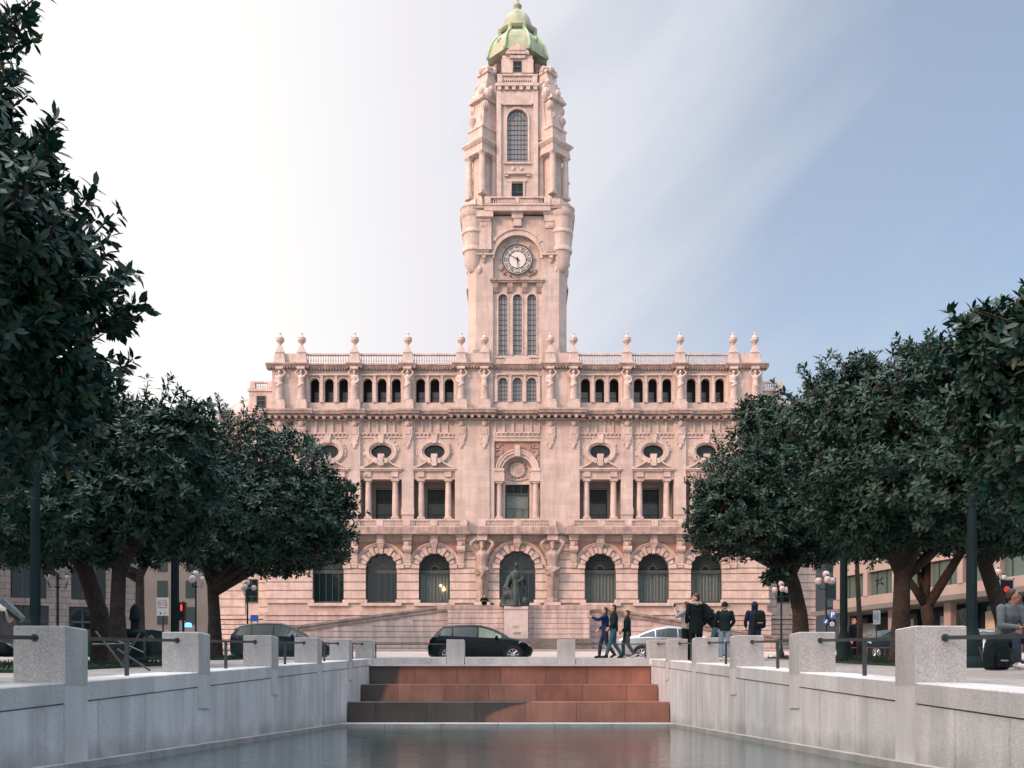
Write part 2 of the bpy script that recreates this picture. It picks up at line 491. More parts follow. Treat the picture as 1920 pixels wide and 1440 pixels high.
M_HEADLIT = emis('lit_headlamp', (1.0, 0.93, 0.8), 3)
M_WHITE = mat('white_enamel', (0.75, 0.74, 0.72), 0.5, 0.03)
M_BLUE = mat('blue_enamel', (0.02, 0.10, 0.38), 0.5, 0.03)
M_REDINK = mat('red_ink', (0.45, 0.04, 0.05), 0.6, 0.03)
M_BLUEINK = mat('blue_ink', (0.05, 0.10, 0.45), 0.6, 0.03)
M_BLACKINK = mat('black_ink', (0.01, 0.01, 0.012), 0.6, 0.03)

SLOPE = 0.0509
def gz(y):                       # height of the plaza, which climbs towards the building; the street lies a kerb lower
    dip = 0.0
    if 36.8 < y <= 60: dip = 0.27
    elif 60 < y < 75: dip = 0.27 * (75 - y) / 15
    return 0.38 + SLOPE * min(y, 118.0) - dip
def at(px, py, d):               # point seen in the photograph at a known distance
    return Vector(((px - 975) * d / FPX, d, CAMZ + (1308 - py) * d / FPX))
def on_ground(px, d, dz=0.0):
    return Vector(((px - 975) * d / FPX, d, gz(d) + dz))
# ================================================================== ground, water, pool
XL, XR = -4.71, 4.09             # inner faces of the two pool walls
def slab(mb, x0, x1, y0, y1, dz=0.0, thick=0.0, ny=1):
    if thick:
        mb.loft([[(x0, y0, gz(y0) + dz - thick), (x1, y0, gz(y0) + dz - thick), (x1, y0, gz(y0) + dz), (x0, y0, gz(y0) + dz)],
                 [(x0, y1, gz(y1) + dz - thick), (x1, y1, gz(y1) + dz - thick), (x1, y1, gz(y1) + dz), (x0, y1, gz(y1) + dz)]])
    else:
        mb.add([(x0, y0, gz(y0) + dz), (x1, y0, gz(y0) + dz), (x1, y1, gz(y1) + dz), (x0, y1, gz(y1) + dz)], [(0, 1, 2, 3)])
g = MB()
for (x0, x1, y0, y1) in ((-400, XL - 0.55, -60, 32.6), (XR + 0.55, 400, -60, 32.6), (-400, 400, 32.6, 36.8), (-400, 400, 36.801, 60), (-400, 400, 60, 75), (-400, 400, 75, 118), (-3000, 3000, 118, 4000), (XL - 0.55, XR + 0.55, -60, -8.5)):
    slab(g, x0, x1, y0, y1)
tag(g.build('ground', M_PAVE), kind='structure')
g = MB(); slab(g, -120, 120, 36.82, 60, 0.004); slab(g, -120, 120, 60, 75, 0.004); slab(g, -120, 120, 75, 84, 0.004); slab(g, -26, -15.5, -40, 36.5, 0.004); slab(g, 15.5, 26, -40, 36.5, 0.004)
tag(g.build('road', M_ROAD), kind='structure')
g = MB()
slab(g, -60, 60, 84, 96, 0.13, 0.12)
tag(g.build('pavement', M_ROAD), kind='structure')
g = MB()
slab(g, -60, 60, 36.55, 36.8, 0.012, 0.40)
tag(g.build('kerb', M_KERB), kind='structure')
# grass beds round the tree trunks
g = MB()
for (x0, x1, y0, y1) in ((-10.6, -7.2, 14.5, 22.0), (-11.6, -8.4, 28.5, 33.5), (7.4, 10.0, 18.5, 24.5), (8.2, 12.0, 26.5, 33.0)):
    slab(g, x0, x1, y0, y1, 0.05, 0.12)
tag(g.build('grass', M_GRASS), kind='structure')
rnd = random.Random(3)
g = MB()
for (x0, x1, y0, y1) in ((-10.6, -7.2, 14.5, 22.0), (-11.6, -8.4, 28.5, 33.5), (7.4, 10.0, 18.5, 24.5), (8.2, 12.0, 26.5, 33.0)):
    for _ in range(2600):
        x, y = rnd.uniform(x0, x1), rnd.uniform(y0, y1); a = rnd.uniform(0, 2 * PI); h = rnd.uniform(0.04, 0.11); z = gz(y) + 0.05
        dx, dy = 0.012 * math.cos(a), 0.012 * math.sin(a)
        g.add([(x - dx, y - dy, z), (x + dx, y + dy, z), (x + dy * 2, y - dx * 2, z + h)], [(0, 1, 2)])
tag(g.build('grass_blades', M_GRASS), 'short dark grass in the beds under the plaza trees', 'grass', kind='stuff')

# water
m, t, b, o = mat_new('pool_water')
b.inputs['Base Color'].default_value = (0.022, 0.050, 0.055, 1)
b.inputs['Roughness'].default_value = 0.03
b.inputs['IOR'].default_value = 1.45
b.inputs['Specular IOR Level'].default_value = 0.65
n = t.nodes
tcn = n.new('ShaderNodeTexCoord')
mpn = n.new('ShaderNodeMapping'); mpn.inputs['Scale'].default_value = (1.0, 2.2, 1)
t.links.new(tcn.outputs['Object'], mpn.inputs[0])
f = n.new('ShaderNodeTexNoise'); f.inputs['Scale'].default_value = 9; f.inputs['Detail'].default_value = 3
t.links.new(mpn.outputs[0], f.inputs['Vector'])
f2 = n.new('ShaderNodeTexNoise'); f2.inputs['Scale'].default_value = 1.1; f2.inputs['Detail'].default_value = 2
t.links.new(mpn.outputs[0], f2.inputs['Vector'])
mu = n.new('ShaderNodeMath'); mu.operation = 'MULTIPLY'; t.links.new(f.outputs[0], mu.inputs[0]); t.links.new(f2.outputs[0], mu.inputs[1])
bn = n.new('ShaderNodeBump'); bn.inputs['Strength'].default_value = 0.5; bn.inputs['Distance'].default_value = 0.012
t.links.new(mu.outputs[0], bn.inputs['Height']); t.links.new(bn.outputs[0], b.inputs['Normal'])
M_WATER = m
g = MB(); g.add([(XL - 0.2, -8.6, 0), (XR + 0.2, -8.6, 0), (XR + 0.2, 25.6, 0), (XL - 0.2, 25.6, 0)], [(0, 1, 2, 3)])
tag(g.build('water', M_WATER), kind='structure')

M_LEDGE = mat('wet_ledge_granite', (0.34, 0.325, 0.31), 0.8, 0.2, 1.5, fine=0.3, fscale=60, streak=0.2)
# ledge just above the water
g = MB()
ys = [-8.5 + 1.9 * k for k in range(19)]
def ledge_run(x0, x1):
    y = -8.5
    while y < 25.4:
        y2 = min(y + 1.9, 25.4)
        g.box(x0, x1, y, y2 - 0.012, -0.3, 0.085)
        y = y2
ledge_run(XL - 0.25, XL + 0.12); ledge_run(XR - 0.12, XR + 0.25)
x = XL - 0.2
while x < XR + 0.2:
    x2 = min(x + 1.45, XR + 0.2)
    g.box(x, x2 - 0.012, 25.42, 27.3, -0.3, 0.085)
    x = x2
tag(g.build('stone_ledge', M_LEDGE), 'narrow pale stone ledge running round the water at the foot of the walls', 'ledge')

# retaining walls
def pool_wall(side):
    s = -1 if side == 'left' else 1
    X = XL if s < 0 else XR
    root = thing('pool_wall', 'pale granite wall on the %s of the pool, %s' % (side, 'bluish and shaded' if s < 0 else 'lighter and warmer'), 'wall', (X, 0, 0), 0, 'side walls of the pool')
    pan = MB(); cop = MB(); back = MB()
    xo = lambda a: s * a
    # panels
    rr = random.Random(5 if s < 0 else 9)
    y = -8.5
    while y < 31.5:
        y2 = min(y + rr.choice((1.05, 1.4, 1.42, 1.4)), 31.55)
        a, c = y + 0.006, y2 - 0.006
        dzz = -0.215
        e = rr.uniform(0, 0.006)
        pan.loft([[(xo(e), a, -0.3), (xo(0.3), a, -0.3), (xo(0.3), a, gz(a) + dzz), (xo(e), a, gz(a) + dzz)],
                  [(xo(e), c, -0.3), (xo(0.3), c, -0.3), (xo(0.3), c, gz(c) + dzz), (xo(e), c, gz(c) + dzz)]])
        y = y2
    back.loft([[(xo(0.05), y, -0.35), (xo(0.5), y, -0.35), (xo(0.5), y, gz(y) - 0.05), (xo(0.05), y, gz(y) - 0.05)] for y in (-8.5, 31.56)])
    y = -8.5
    while y < 31.5:
        y2 = min(y + 1.42, 31.55)
        a, c = y + 0.004, y2 - 0.004
        e = -0.006
        cop.loft([[(xo(e), q, gz(q) - 0.20), (xo(0.56), q, gz(q) - 0.20), (xo(0.56), q, gz(q) + 0.012), (xo(e + 0.012), q, gz(q) + 0.012), (xo(e), q, gz(q))] for q in (a, c)])
        y = y2
    block_tint(pan.build('wall_panels', M_GRAN, root), 8, 0.10, 3); block_tint(cop.build('coping', M_GRAN2, root), 10, 0.12, 4); back.build('wall_core', M_GRANP, root)
pool_wall('left'); pool_wall('right')
g = MB(); g.box(XL - 0.5, XR + 0.5, -8.9, -8.5, -0.3, gz(-8.5)); 
tag(g.build('pool_end_wall', M_GRAN), 'granite wall closing the near end of the pool, behind the viewer', 'wall')

# piers along both sides
ORD = ['nearest the camera', 'second from the camera', 'third from the camera', 'fourth from the camera', 'fifth from the camera', 'at the far corner by the steps']
PIER_Y = [10.28 + 4.27 * k for k in range(6)]
def rough_block(mb, x0, x1, y0, y1, z0, z1, ch=0.012):
    mb.loft([[(x0, y0, z0), (x1, y0, z0), (x1, y1, z0), (x0, y1, z0)],
             [(x0, y0, z1 - ch), (x1, y0, z1 - ch), (x1, y1, z1 - ch), (x0, y1, z1 - ch)],
             [(x0 + ch, y0 + ch, z1), (x1 - ch, y0 + ch, z1), (x1 - ch, y1 - ch, z1), (x0 + ch, y1 - ch, z1)]])
for s, X, side in ((-1, XL, 'left'), (1, XR, 'right')):
    for k, y in enumerate(PIER_Y):
        zt = gz(y) + 0.60
        zb = 0.085 if k in (0, 3) else gz(y) - 0.52
        a, c = X - s * 0.012, X + s * 0.52
        root = thing('stone_pier', 'square grey granite pier on the %s pool wall, %s' % (side, ORD[k]), 'pier', ((a + c) / 2, y + 0.27, gz(y)), 0, 'granite piers along the pool')
        mb = MB()
        hw = abs(c - a) / 2
        rough_block(mb, -hw, hw, -0.27, 0.27, -0.02, 0.60)
        mb.build('pier_block', M_GRANP, root)
        # facing strip that runs down the wall under the pier
        mb = MB(); mb.box(-s * hw, -s * (hw - 0.03), -0.268, 0.268, zb - gz(y), -0.022)
        mb.build('facing_strip', M_GRAN2, root)
# railings between them
for s, X, side in ((-1, XL, 'left'), (1, XR, 'right')):
    for k in range(-1, 5):
        y0 = (PIER_Y[k] + 0.54) if k >= 0 else 5.9
        y1 = PIER_Y[k + 1]
        xr = X + s * 0.30
        root = thing('handrail', 'thin dark rail on the %s pool wall, %s' % (side, ('leaving the picture beside the nearest pier' if k < 0 else ['between the nearest and second pier', 'between the second and third pier', 'between the third and fourth pier', 'between the fourth and fifth pier', 'between the fifth and corner pier'][k])), 'railing', (xr, (y0 + y1) / 2, gz((y0 + y1) / 2)), 0, 'steel rails between the piers')
        yc = (y0 + y1) / 2; z0 = gz(yc)
        h = 0.475
        mb = MB(); mb.loft([[(-0.013, y - yc, gz(y) - z0 + h - 0.02), (0.013, y - yc, gz(y) - z0 + h - 0.02), (0.013, y - yc, gz(y) - z0 + h + 0.02), (-0.013, y - yc, gz(y) - z0 + h + 0.02)] for y in (y0 - 0.0, y1)])
        mb.build('rail', M_METAL, root)
        mb = MB(); mb.box(-0.022, 0.022, -0.022, 0.022, 0.0, h - 0.02); mb.build('post', M_METAL, root)
        mb = MB(); mb.disc(0, gz(y1) - z0 + h, 0.04, y1 - yc - 0.012, y1 - yc, 12); mb.build('end_plate', M_METAL, root)

# red granite steps with a wet stain on their left
def step_mat():
    m, t, b, o = mat_new('red_granite')
    n = t.nodes; L = t.links.new
    tcn = n.new('ShaderNodeTexCoord')
    sp = n.new('ShaderNodeSeparateXYZ'); L(tcn.outputs['Object'], sp.inputs[0])
    n1 = n.new('ShaderNodeTexNoise'); n1.inputs['Scale'].default_value = 1.2; n1.inputs['Detail'].default_value = 4; L(tcn.outputs['Object'], n1.inputs['Vector'])
    n2 = n.new('ShaderNodeTexNoise'); n2.inputs['Scale'].default_value = 90; n2.inputs['Detail'].default_value = 3; L(tcn.outputs['Object'], n2.inputs['Vector'])
    def mth(op, a, bb, c=None):
        q = n.new('ShaderNodeMath'); q.operation = op
        for i, v in enumerate((a, bb, c)):
            if v is None: continue
            if isinstance(v, (int, float)): q.inputs[i].default_value = v
            else: L(v, q.inputs[i])
        return q.outputs[0]
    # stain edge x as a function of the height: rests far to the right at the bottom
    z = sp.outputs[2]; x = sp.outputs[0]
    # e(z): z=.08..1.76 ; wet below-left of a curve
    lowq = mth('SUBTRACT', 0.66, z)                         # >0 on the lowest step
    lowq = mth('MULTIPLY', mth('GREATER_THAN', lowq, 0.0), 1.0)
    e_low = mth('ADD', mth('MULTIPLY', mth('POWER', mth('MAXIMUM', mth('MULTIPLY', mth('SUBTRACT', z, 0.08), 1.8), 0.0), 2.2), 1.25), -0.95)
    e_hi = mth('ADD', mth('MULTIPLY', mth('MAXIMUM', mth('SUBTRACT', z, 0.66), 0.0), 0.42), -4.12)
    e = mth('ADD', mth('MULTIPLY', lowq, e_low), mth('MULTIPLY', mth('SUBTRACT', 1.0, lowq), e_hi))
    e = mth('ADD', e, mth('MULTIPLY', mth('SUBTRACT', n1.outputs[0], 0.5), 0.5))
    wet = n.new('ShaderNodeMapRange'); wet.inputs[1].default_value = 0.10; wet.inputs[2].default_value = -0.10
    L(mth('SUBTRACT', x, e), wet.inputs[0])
    mr_ = n.new('ShaderNodeMapRange'); mr_.inputs[1].default_value = 0.3; mr_.inputs[2].default_value = 0.7; mr_.inputs[3].default_value = 0.78; mr_.inputs[4].default_value = 1.2
    L(n1.outputs[0], mr_.inputs[0])
    mr2 = n.new('ShaderNodeMapRange'); mr2.inputs[1].default_value = 0.3; mr2.inputs[2].default_value = 0.7; mr2.inputs[3].default_value = 0.75; mr2.inputs[4].default_value = 1.3
    L(n2.outputs[0], mr2.inputs[0])
    k = mth('MULTIPLY', mr_.outputs[0], mr2.outputs[0])
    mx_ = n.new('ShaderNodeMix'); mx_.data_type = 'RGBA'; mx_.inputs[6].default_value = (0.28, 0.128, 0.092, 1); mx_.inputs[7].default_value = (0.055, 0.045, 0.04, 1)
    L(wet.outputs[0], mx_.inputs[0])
    ti_ = n.new('ShaderNodeAttribute'); ti_.attribute_name = 'tint'
    k = mth('MULTIPLY', k, mth('ADD', ti_.outputs['Fac'], 1.0))
    mp_ = n.new('ShaderNodeMapping'); mp_.inputs['Scale'].default_value = (5.0, 5.0, 0.5); L(tcn.outputs['Object'], mp_.inputs[0])
    n3 = n.new('ShaderNodeTexNoise'); n3.inputs['Scale'].default_value = 1.6; n3.inputs['Detail'].default_value = 7; L(mp_.outputs[0], n3.inputs['Vector'])
    mr3 = n.new('ShaderNodeMapRange'); mr3.inputs[1].default_value = 0.3; mr3.inputs[2].default_value = 0.68; mr3.inputs[3].default_value = 1.06; mr3.inputs[4].default_value = 0.86; L(n3.outputs[0], mr3.inputs[0])
    k = mth('MULTIPLY', k, mr3.outputs[0])
    v = n.new('ShaderNodeVectorMath'); v.operation = 'SCALE'; L(mx_.outputs[2], v.inputs[0]); L(k, v.inputs['Scale'])
    L(v.outputs[0], b.inputs['Base Color'])
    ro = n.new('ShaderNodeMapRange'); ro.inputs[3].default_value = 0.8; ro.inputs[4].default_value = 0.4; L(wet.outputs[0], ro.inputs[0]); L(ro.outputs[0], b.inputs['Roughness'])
    return m
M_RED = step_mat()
STEPS = ((27.1, 29.45, 0.085, 0.645, 'lowest'), (29.4, 31.2, 0.645, 1.155, 'middle'), (31.1, 32.2, 1.155, 1.74, 'top'))
for i, (y0, y1, z0, z1, nm) in enumerate(STEPS):
    mb = MB()
    x = XL + 0.03 - (0.4 if i == 2 else 0.0)
    tw_ = 0
    wds = [1.36 + 0.05 * math.sin(k * 2.1 + i) for k in range(8)]
    x = XL + 0.02; k = 0
    off = [0.0, 0.45, 0.9][i]
    while x < XR - 0.03:
        x2 = min(x + (wds[k % 8] if k else wds[0] * (0.55 + off * 0.5)), XR - 0.02)
        ch = 0.01
        mb.loft([[(x + 0.005, y0, z0 + 0.001), (x2 - 0.005, y0, z0 + 0.001), (x2 - 0.005, y1, z0 + 0.001), (x + 0.005, y1, z0 + 0.001)],
                 [(x + 0.005, y0, z1 - ch), (x2 - 0.005, y0, z1 - ch), (x2 - 0.005, y1, z1 - ch), (x + 0.005, y1, z1 - ch)],
                 [(x + 0.005 + ch, y0 + ch, z1), (x2 - 0.005 - ch, y0 + ch, z1), (x2 - 0.005 - ch, y1, z1), (x + 0.005 + ch, y1, z1)]])
        x = x2; k += 1
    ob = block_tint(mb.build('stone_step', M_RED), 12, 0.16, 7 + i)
    tag(ob, '%s tier of reddish granite blocks%s' % (nm, {'lowest': ', its left half dark and wet, just above the water', 'middle': ' between the wet lowest one and the top one', 'top': ' directly under the pale stone lip'}[nm]), 'step', 'red granite steps of the pool')
# joint packing behind the steps so no light leaks
g = MB()
for (y0, y1, z0, z1, nm) in STEPS: g.box(XL + 0.03, XR - 0.03, y0 + 0.03, y1 - 0.002, -0.2, z1 - 0.03)
tag(g.build('step_core', M_DARKST), 'dark mortar seen in the joints between the red granite blocks', 'mortar')
# pale lip, kerb between piers
mb = MB()
x = XL - 0.0
mb2 = MB()
mb.box(XL - 0.0, XR + 0.0, 31.02, 32.3, 1.742, 1.80)
tag(mb.build('stone_lip', M_GRAN2), 'thin pale stone lip capping the red steps at the far end of the pool', 'stone edging')
zt = gz(31.9)
px0 = (-2.05, 1.475)
segs = [(XL + 0.002, -2.35, 'left of the left back pier'), (-1.75, 1.19, 'between the two back piers'), (1.77, XR - 0.002, 'right of the right back pier')]
for a, c, nm in segs:
    mb = MB(); mb.box(a, c, 31.62, 32.6, 1.801, zt + 0.012)
    tag(mb.build('kerb_stone', M_GRANP), 'long low grey stone kerb %s, behind the steps' % nm, 'kerb', 'kerb stones behind the steps')
for xx, nm in ((-2.05, 'left'), (1.48, 'right')):
    root = thing('stone_pier', 'square granite pier standing free behind the steps, the %s one of the two' % nm, 'pier', (xx, 31.9, 1.80), 0, 'granite piers along the pool')
    mb = MB(); rough_block(mb, -0.285, 0.275, -0.30, 0.26, 0.0, zt + 0.60 - 1.80); mb.build('pier_block', M_GRANP, root)
for a, c, nm in ((XL + 0.06, -2.33, 'left of the piers behind the steps, before the black car'), (1.76, XR - 0.05, 'right of the pier behind the steps, before the walkers')):
    root = thing('handrail', 'thin dark steel rail %s' % nm, 'railing', ((a + c) / 2, 31.95, zt), 0, 'steel rails between the piers')
    L_ = (c - a) / 2
    mb = MB(); mb.box(-L_, L_, -0.012, 0.012, 0.455, 0.49); mb.build('rail', M_METAL, root)
    mb = MB()
    xpost = -L_ + 0.02 if nm.startswith('left') else (L_ - 0.02 if nm.startswith('right') else 0)
    mb.box(xpost - 0.02, xpost + 0.02, -0.02, 0.02, 0.0, 0.455); mb.build('post', M_METAL, root)
# ================================================================== the city hall
BX, BY = -0.284, 106.0
BZ = CAMZ + (1308 - 1221) / 17.613          # level of the building's foot
def U(px, dy=0.0): return (px - 975) * (BY + dy) / FPX - BX
def V(py, dy=0.0): return CAMZ + (1308 - py) * (BY + dy) / FPX - BZ
hall = thing('city_hall', 'monumental pale pink stone city hall with a tall central clock tower and green dome', 'building', (BX, BY, BZ))
BAYS = (8.82, 14.47, 20.12)
PIL = (3.5, 5.97, 11.65, 17.3, 22.95, 25.25)
v_ = dict(base=V(1152), sill=V(1131), spr=V(1067), top1=V(1003), slab=V(1000), bal0=V(990), fl2=V(973), head2=V(899), ent2=V(884),
          cor0=V(786), cor1=V(771), fl3=V(753), arch3=V(707), ent3=V(703), c3=V(690), p3=V(683), rail=V(663))
SG = (-1, 1)
def both(fn):
    for s in SG: fn(s)

# ---- ground storey
Z0, ZT = -1.2, v_['top1'] + 0.1
W = MB()
R1 = 1.72; RC = 1.98
W.box(-26.6, 26.6, 0.0, 1.0, Z0, v_['sill'])
edges = []
for c in (-20.12, -14.47, -8.82, 0, 8.82, 14.47, 20.12):
    r = RC if c == 0 else R1
    edges.append((c - r, c + r, c, r))
prev = -26.6
for a, b_, c, r in edges:
    W.box(prev, a, 0.0, 1.0, v_['sill'], v_['spr'])
    prev = b_
W.box(prev, 26.6, 0.0, 1.0, v_['sill'], v_['spr'])
cuts = [-26.6, -17.3, -11.65, -5.6, 5.6, 11.65, 17.3, 26.6]
for i, (a, b_, c, r) in enumerate(edges):
    W.arch_wall(cuts[i], cuts[i + 1], ZT, c, r, v_['spr'], 0.0, 1.0, 20)
build_split(W, 'ground_storey_wall', M_STONE, hall)
# rusticated courses
Q = MB()
CH = 0.895
def courses(a, b_, z0, z1, proud=0.14, y=0.0):
    z = z0
    while z < z1 - 0.15:
        h = min(CH, z1 - z)
        # block with bevelled edges, joints sunk
        za, zb2 = z + 0.07, z + h - 0.0
        Q.loft([[(a, y - 0.001, za - 0.03), (b_, y - 0.001, za - 0.03), (b_, y - 0.001, zb2 + 0.0), (a, y - 0.001, zb2 + 0.0)],
                [(a + 0.0, y - proud, za + 0.03), (b_ - 0.0, y - proud, za + 0.03), (b_ - 0.0, y - proud, zb2 - 0.05), (a + 0.0, y - proud, zb2 - 0.05)]])
        z += h
zc0 = v_['sill'] + 0.42
solids = [(-26.75, -21.78), (-18.46, -16.13), (-12.81, -10.48), (-7.16, -1.92)]
for a, b_ in solids:
    courses(a, b_, zc0, v_['spr'] + 0.05)
    courses(-b_, -a, zc0, v_['spr'] + 0.05)
# taller courses on the ends and next to the central arch
for a, b_ in ((-26.75, -22.95), (-6.1, -2.85)):
    courses(a, b_, v_['spr'] + 0.05, v_['top1'] - 0.1); courses(-b_, -a, v_['spr'] + 0.05, v_['top1'] - 0.1)
build_split(Q, 'rusticated_courses', M_STONE2, hall)
Q = MB()
for a, b_ in solids:      # course that forms a base under the piers, with a fret band
    for s in SG:
        x0, x1 = (a - 0.12, b_ + 0.16) if s < 0 else (-b_ - 0.16, -a + 0.12)
        Q.box(x0, x1, -0.24, -0.001, v_['sill'] + 0.02, v_['sill'] + 0.36)
build_split(Q, 'pier_base_band', M_STONE2, hall)
# arch surrounds
for a, b_, c, r in edges:
    A = MB(); nv = 13
    for k in range(nv):
        a0 = PI * k / nv + 0.02; a1 = PI * (k + 1) / nv - 0.02
        long_ = k % 2 == 0
        A.ring(c, v_['spr'], r - (0.10 if long_ else 0.0), r + (0.72 if long_ else 0.52), a0, a1, -0.34 if long_ else -0.22, 0.2, 3)
    A.build('arch_voussoirs', M_STONE2, hall)
    A = MB()
    A.ring(c, v_['spr'], r + 0.78, r + 0.98, R(4) if c else R(8), R(176) if c else R(172), -0.16, -0.001, 22)
    A.ring(c, v_['spr'], r + 0.98, r + 1.12, R(4) if c else R(8), R(176) if c else R(172), -0.26, -0.001, 22)
    A.build('arch_moulding', M_STONE2, hall)
    # red stone spandrels
    A = MB()
    zt = V(1016) if c else V(1016)
    n = 12; rr = r + 1.10
    hwid = 2.75
    for s in SG:
        pts = []
        for k in range(n + 1):
            ang = R(90) - s * R(0) - s * (R(74)) * k / n
            pts.append((c + rr * math.cos(ang), v_['spr'] + rr * math.sin(ang)))
        for k in range(n):
            p, q = pts[k], pts[k + 1]
            if abs(q[0] - c) > hwid: break
            if min(p[1], q[1]) < zt - 0.02:
                A.prism_y([p, q, (q[0], zt), (p[0], zt)], -0.06, -0.002)
    A.build('spandrel_panel', M_REDST, hall)
# string courses of the base
S = MB()
S.box(-27.0, 27.0, -0.42, -0.001, v_['base'] - 0.12, v_['base'] + 0.10)
S.box(-26.85, 26.85, -0.26, -0.001, v_['base'] + 0.101, v_['base'] + 0.25)
for k in range(8):
    z = v_['base'] - 0.16 - 0.52 * (k + 1)
    S.box(-26.95, 26.95, -0.30, -0.001, z + 0.035, z + 0.49)
build_split(S, 'base_courses', M_PLINTH, hall)
for a, b_, c, r in edges:
    S = MB(); S.box(c - r - 0.45, c + r + 0.45, -0.36, 0.3, v_['sill'] - 0.30, v_['sill'] + 0.0); S.build('window_sill', M_STONE2, hall)

# windows of the ground storey: fan light over tall panes, some with curtains
def arch_window(c, r, z0, zs, y, curtain, mat_pane, fan=15, name='arched_window', verts=5, lit=False):
    F = MB()
    F.ring(c, zs, r - 0.12, r, 0, PI, y - 0.06, y + 0.06, 18)
    F.box(c - r, c - r + 0.12, y - 0.06, y + 0.06, z0, zs); F.box(c + r - 0.12, c + r, y - 0.06, y + 0.06, z0, zs)
    F.box(c - r + 0.12, c + r - 0.12, y - 0.06, y + 0.06, z0, z0 + 0.25)
    F.box(c - r + 0.12, c + r - 0.12, y - 0.065, y + 0.065, zs - 0.42, zs - 0.06)
    for k in range(1, fan):
        a = PI * k / fan
        F.prism_y([(c + 0.42 * math.cos(a - 0.05), zs + 0.42 * math.sin(a - 0.05)), (c + 0.42 * math.cos(a + 0.05), zs + 0.42 * math.sin(a + 0.05)),
                   (c + (r - 0.1) * math.cos(a + 0.018), zs + (r - 0.1) * math.sin(a + 0.018)), (c + (r - 0.1) * math.cos(a - 0.018), zs + (r - 0.1) * math.sin(a - 0.018))][::-1], y - 0.04, y + 0.04)
    F.ring(c, zs, 0.36, 0.46, 0, PI, y - 0.05, y + 0.05, 10)
    for k in range(1, verts):
        x = c - r + 2 * r * k / verts
        F.box(x - 0.03, x + 0.03, y - 0.05, y + 0.05, z0 + 0.25, zs - 0.42)
    fo = F.build(name, M_FRAME, hall)
    P = MB()
    pts = [(c - r + 0.02, z0), (c + r - 0.02, z0)] + [(c + (r - 0.02) * math.cos(PI * k / 16), zs + (r - 0.02) * math.sin(PI * k / 16)) for k in range(17)]
    P.add([(x, y + 0.01, z) for x, z in pts], [tuple(range(len(pts)))])
    P.build('pane', mat_pane, fo)
    if curtain:
        x0, x1 = curtain
        C = MB(); nn = 110
        vs = []
        for k in range(nn + 1):
            x = x0 + (x1 - x0) * k / nn
            yy = y + 0.32 + 0.10 * math.sin((x - c) * 2 * PI / 0.36) + 0.03 * math.sin(x * 7)
            vs += [(x, yy, z0 + 0.1), (x, yy + 0.02, zs - 0.35)]
        C.add(vs, [(2 * k, 2 * k + 2, 2 * k + 3, 2 * k + 1) for k in range(nn)])
        C.build('curtain', M_CURT, fo, smooth=True)
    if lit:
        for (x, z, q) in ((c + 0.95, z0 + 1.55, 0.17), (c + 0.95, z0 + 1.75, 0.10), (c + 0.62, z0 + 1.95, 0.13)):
            B = MB(); B.ball((x, y + 0.15, z), (q, 0.08, q * 1.2), 10, 6); B.build('warm_ball', M_WARMLIT, fo, smooth=True)  # emissive warm balls just behind the pane
    return fo
cur = {-20.12: None, -14.47: (-14.0, -12.9), -8.82: (-10.4, -7.2), 8.82: (7.2, 10.45), 14.47: (12.85, 16.1), 20.12: (18.5, 21.75), 0: (0.9, 1.9)}
for a, b_, c, r in edges:
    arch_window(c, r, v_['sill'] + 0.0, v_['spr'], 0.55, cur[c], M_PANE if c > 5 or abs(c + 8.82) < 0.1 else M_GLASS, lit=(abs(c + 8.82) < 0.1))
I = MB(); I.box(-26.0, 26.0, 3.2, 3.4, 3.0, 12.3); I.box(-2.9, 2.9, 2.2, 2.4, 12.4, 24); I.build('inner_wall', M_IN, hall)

# brackets under the balcony
for c in (-20.12, -14.47, -8.82, 0, 8.82, 14.47, 20.12):
    K = MB()
    z1 = v_['top1'] - 0.02
    K.box(c - 0.42, c + 0.42, -0.75, -0.002, z1 - 0.95, z1)
    K.box(c - 0.30, c + 0.30, -0.82, -0.75, z1 - 0.80, z1 - 0.2)
    K.taper_z([(c - 0.12, -0.3), (c + 0.12, -0.3), (c + 0.12, -0.01), (c - 0.12, -0.01)], z1 - 1.6, [(c - 0.38, -0.7), (c + 0.38, -0.7), (c + 0.38, -0.01), (c - 0.38, -0.01)], z1 - 0.951)
    K.build('keystone_bracket', M_STONE2, hall)
for c in (-22.95, -17.3, -11.65, -5.97, 5.97, 11.65, 17.3, 22.95):
    K = MB(); z1 = v_['top1'] - 0.02
    K.box(c - 0.56, c + 0.56, -0.95, -0.002, z1 - 0.22, z1)
    K.box(c - 0.48, c + 0.48, -0.85, -0.002, z1 - 0.62, z1 - 0.221)
    K.box(c - 0.40, c + 0.40, -0.62, -0.002, z1 - 1.55, z1 - 0.621)
    K.tube([(c - 0.45, -0.62, z1 - 1.55), (c + 0.45, -0.62, z1 - 1.55)], 0.34, 12)
    K.ball((c, -0.72, z1 - 1.05), (0.26, 0.2, 0.3), 10, 6)
    K.loft([[(c - 0.36, -0.002, z1 - 1.9), (c + 0.36, -0.002, z1 - 1.9), (c + 0.36, -0.5, z1 - 1.75), (c - 0.36, -0.5, z1 - 1.75)],
            [(c - 0.30, -0.002, z1 - 3.0), (c + 0.30, -0.002, z1 - 3.0), (c + 0.30, -0.28, z1 - 2.95), (c - 0.30, -0.28, z1 - 2.95)]])
    K.box(c - 0.36, c + 0.36, -0.36, -0.002, z1 - 3.25, z1 - 3.001)
    K.tube([(c - 0.3, -0.2, z1 - 3.4), (c + 0.3, -0.2, z1 - 3.4)], 0.16, 8)
    K.build('scroll_console', M_STONE2, hall)

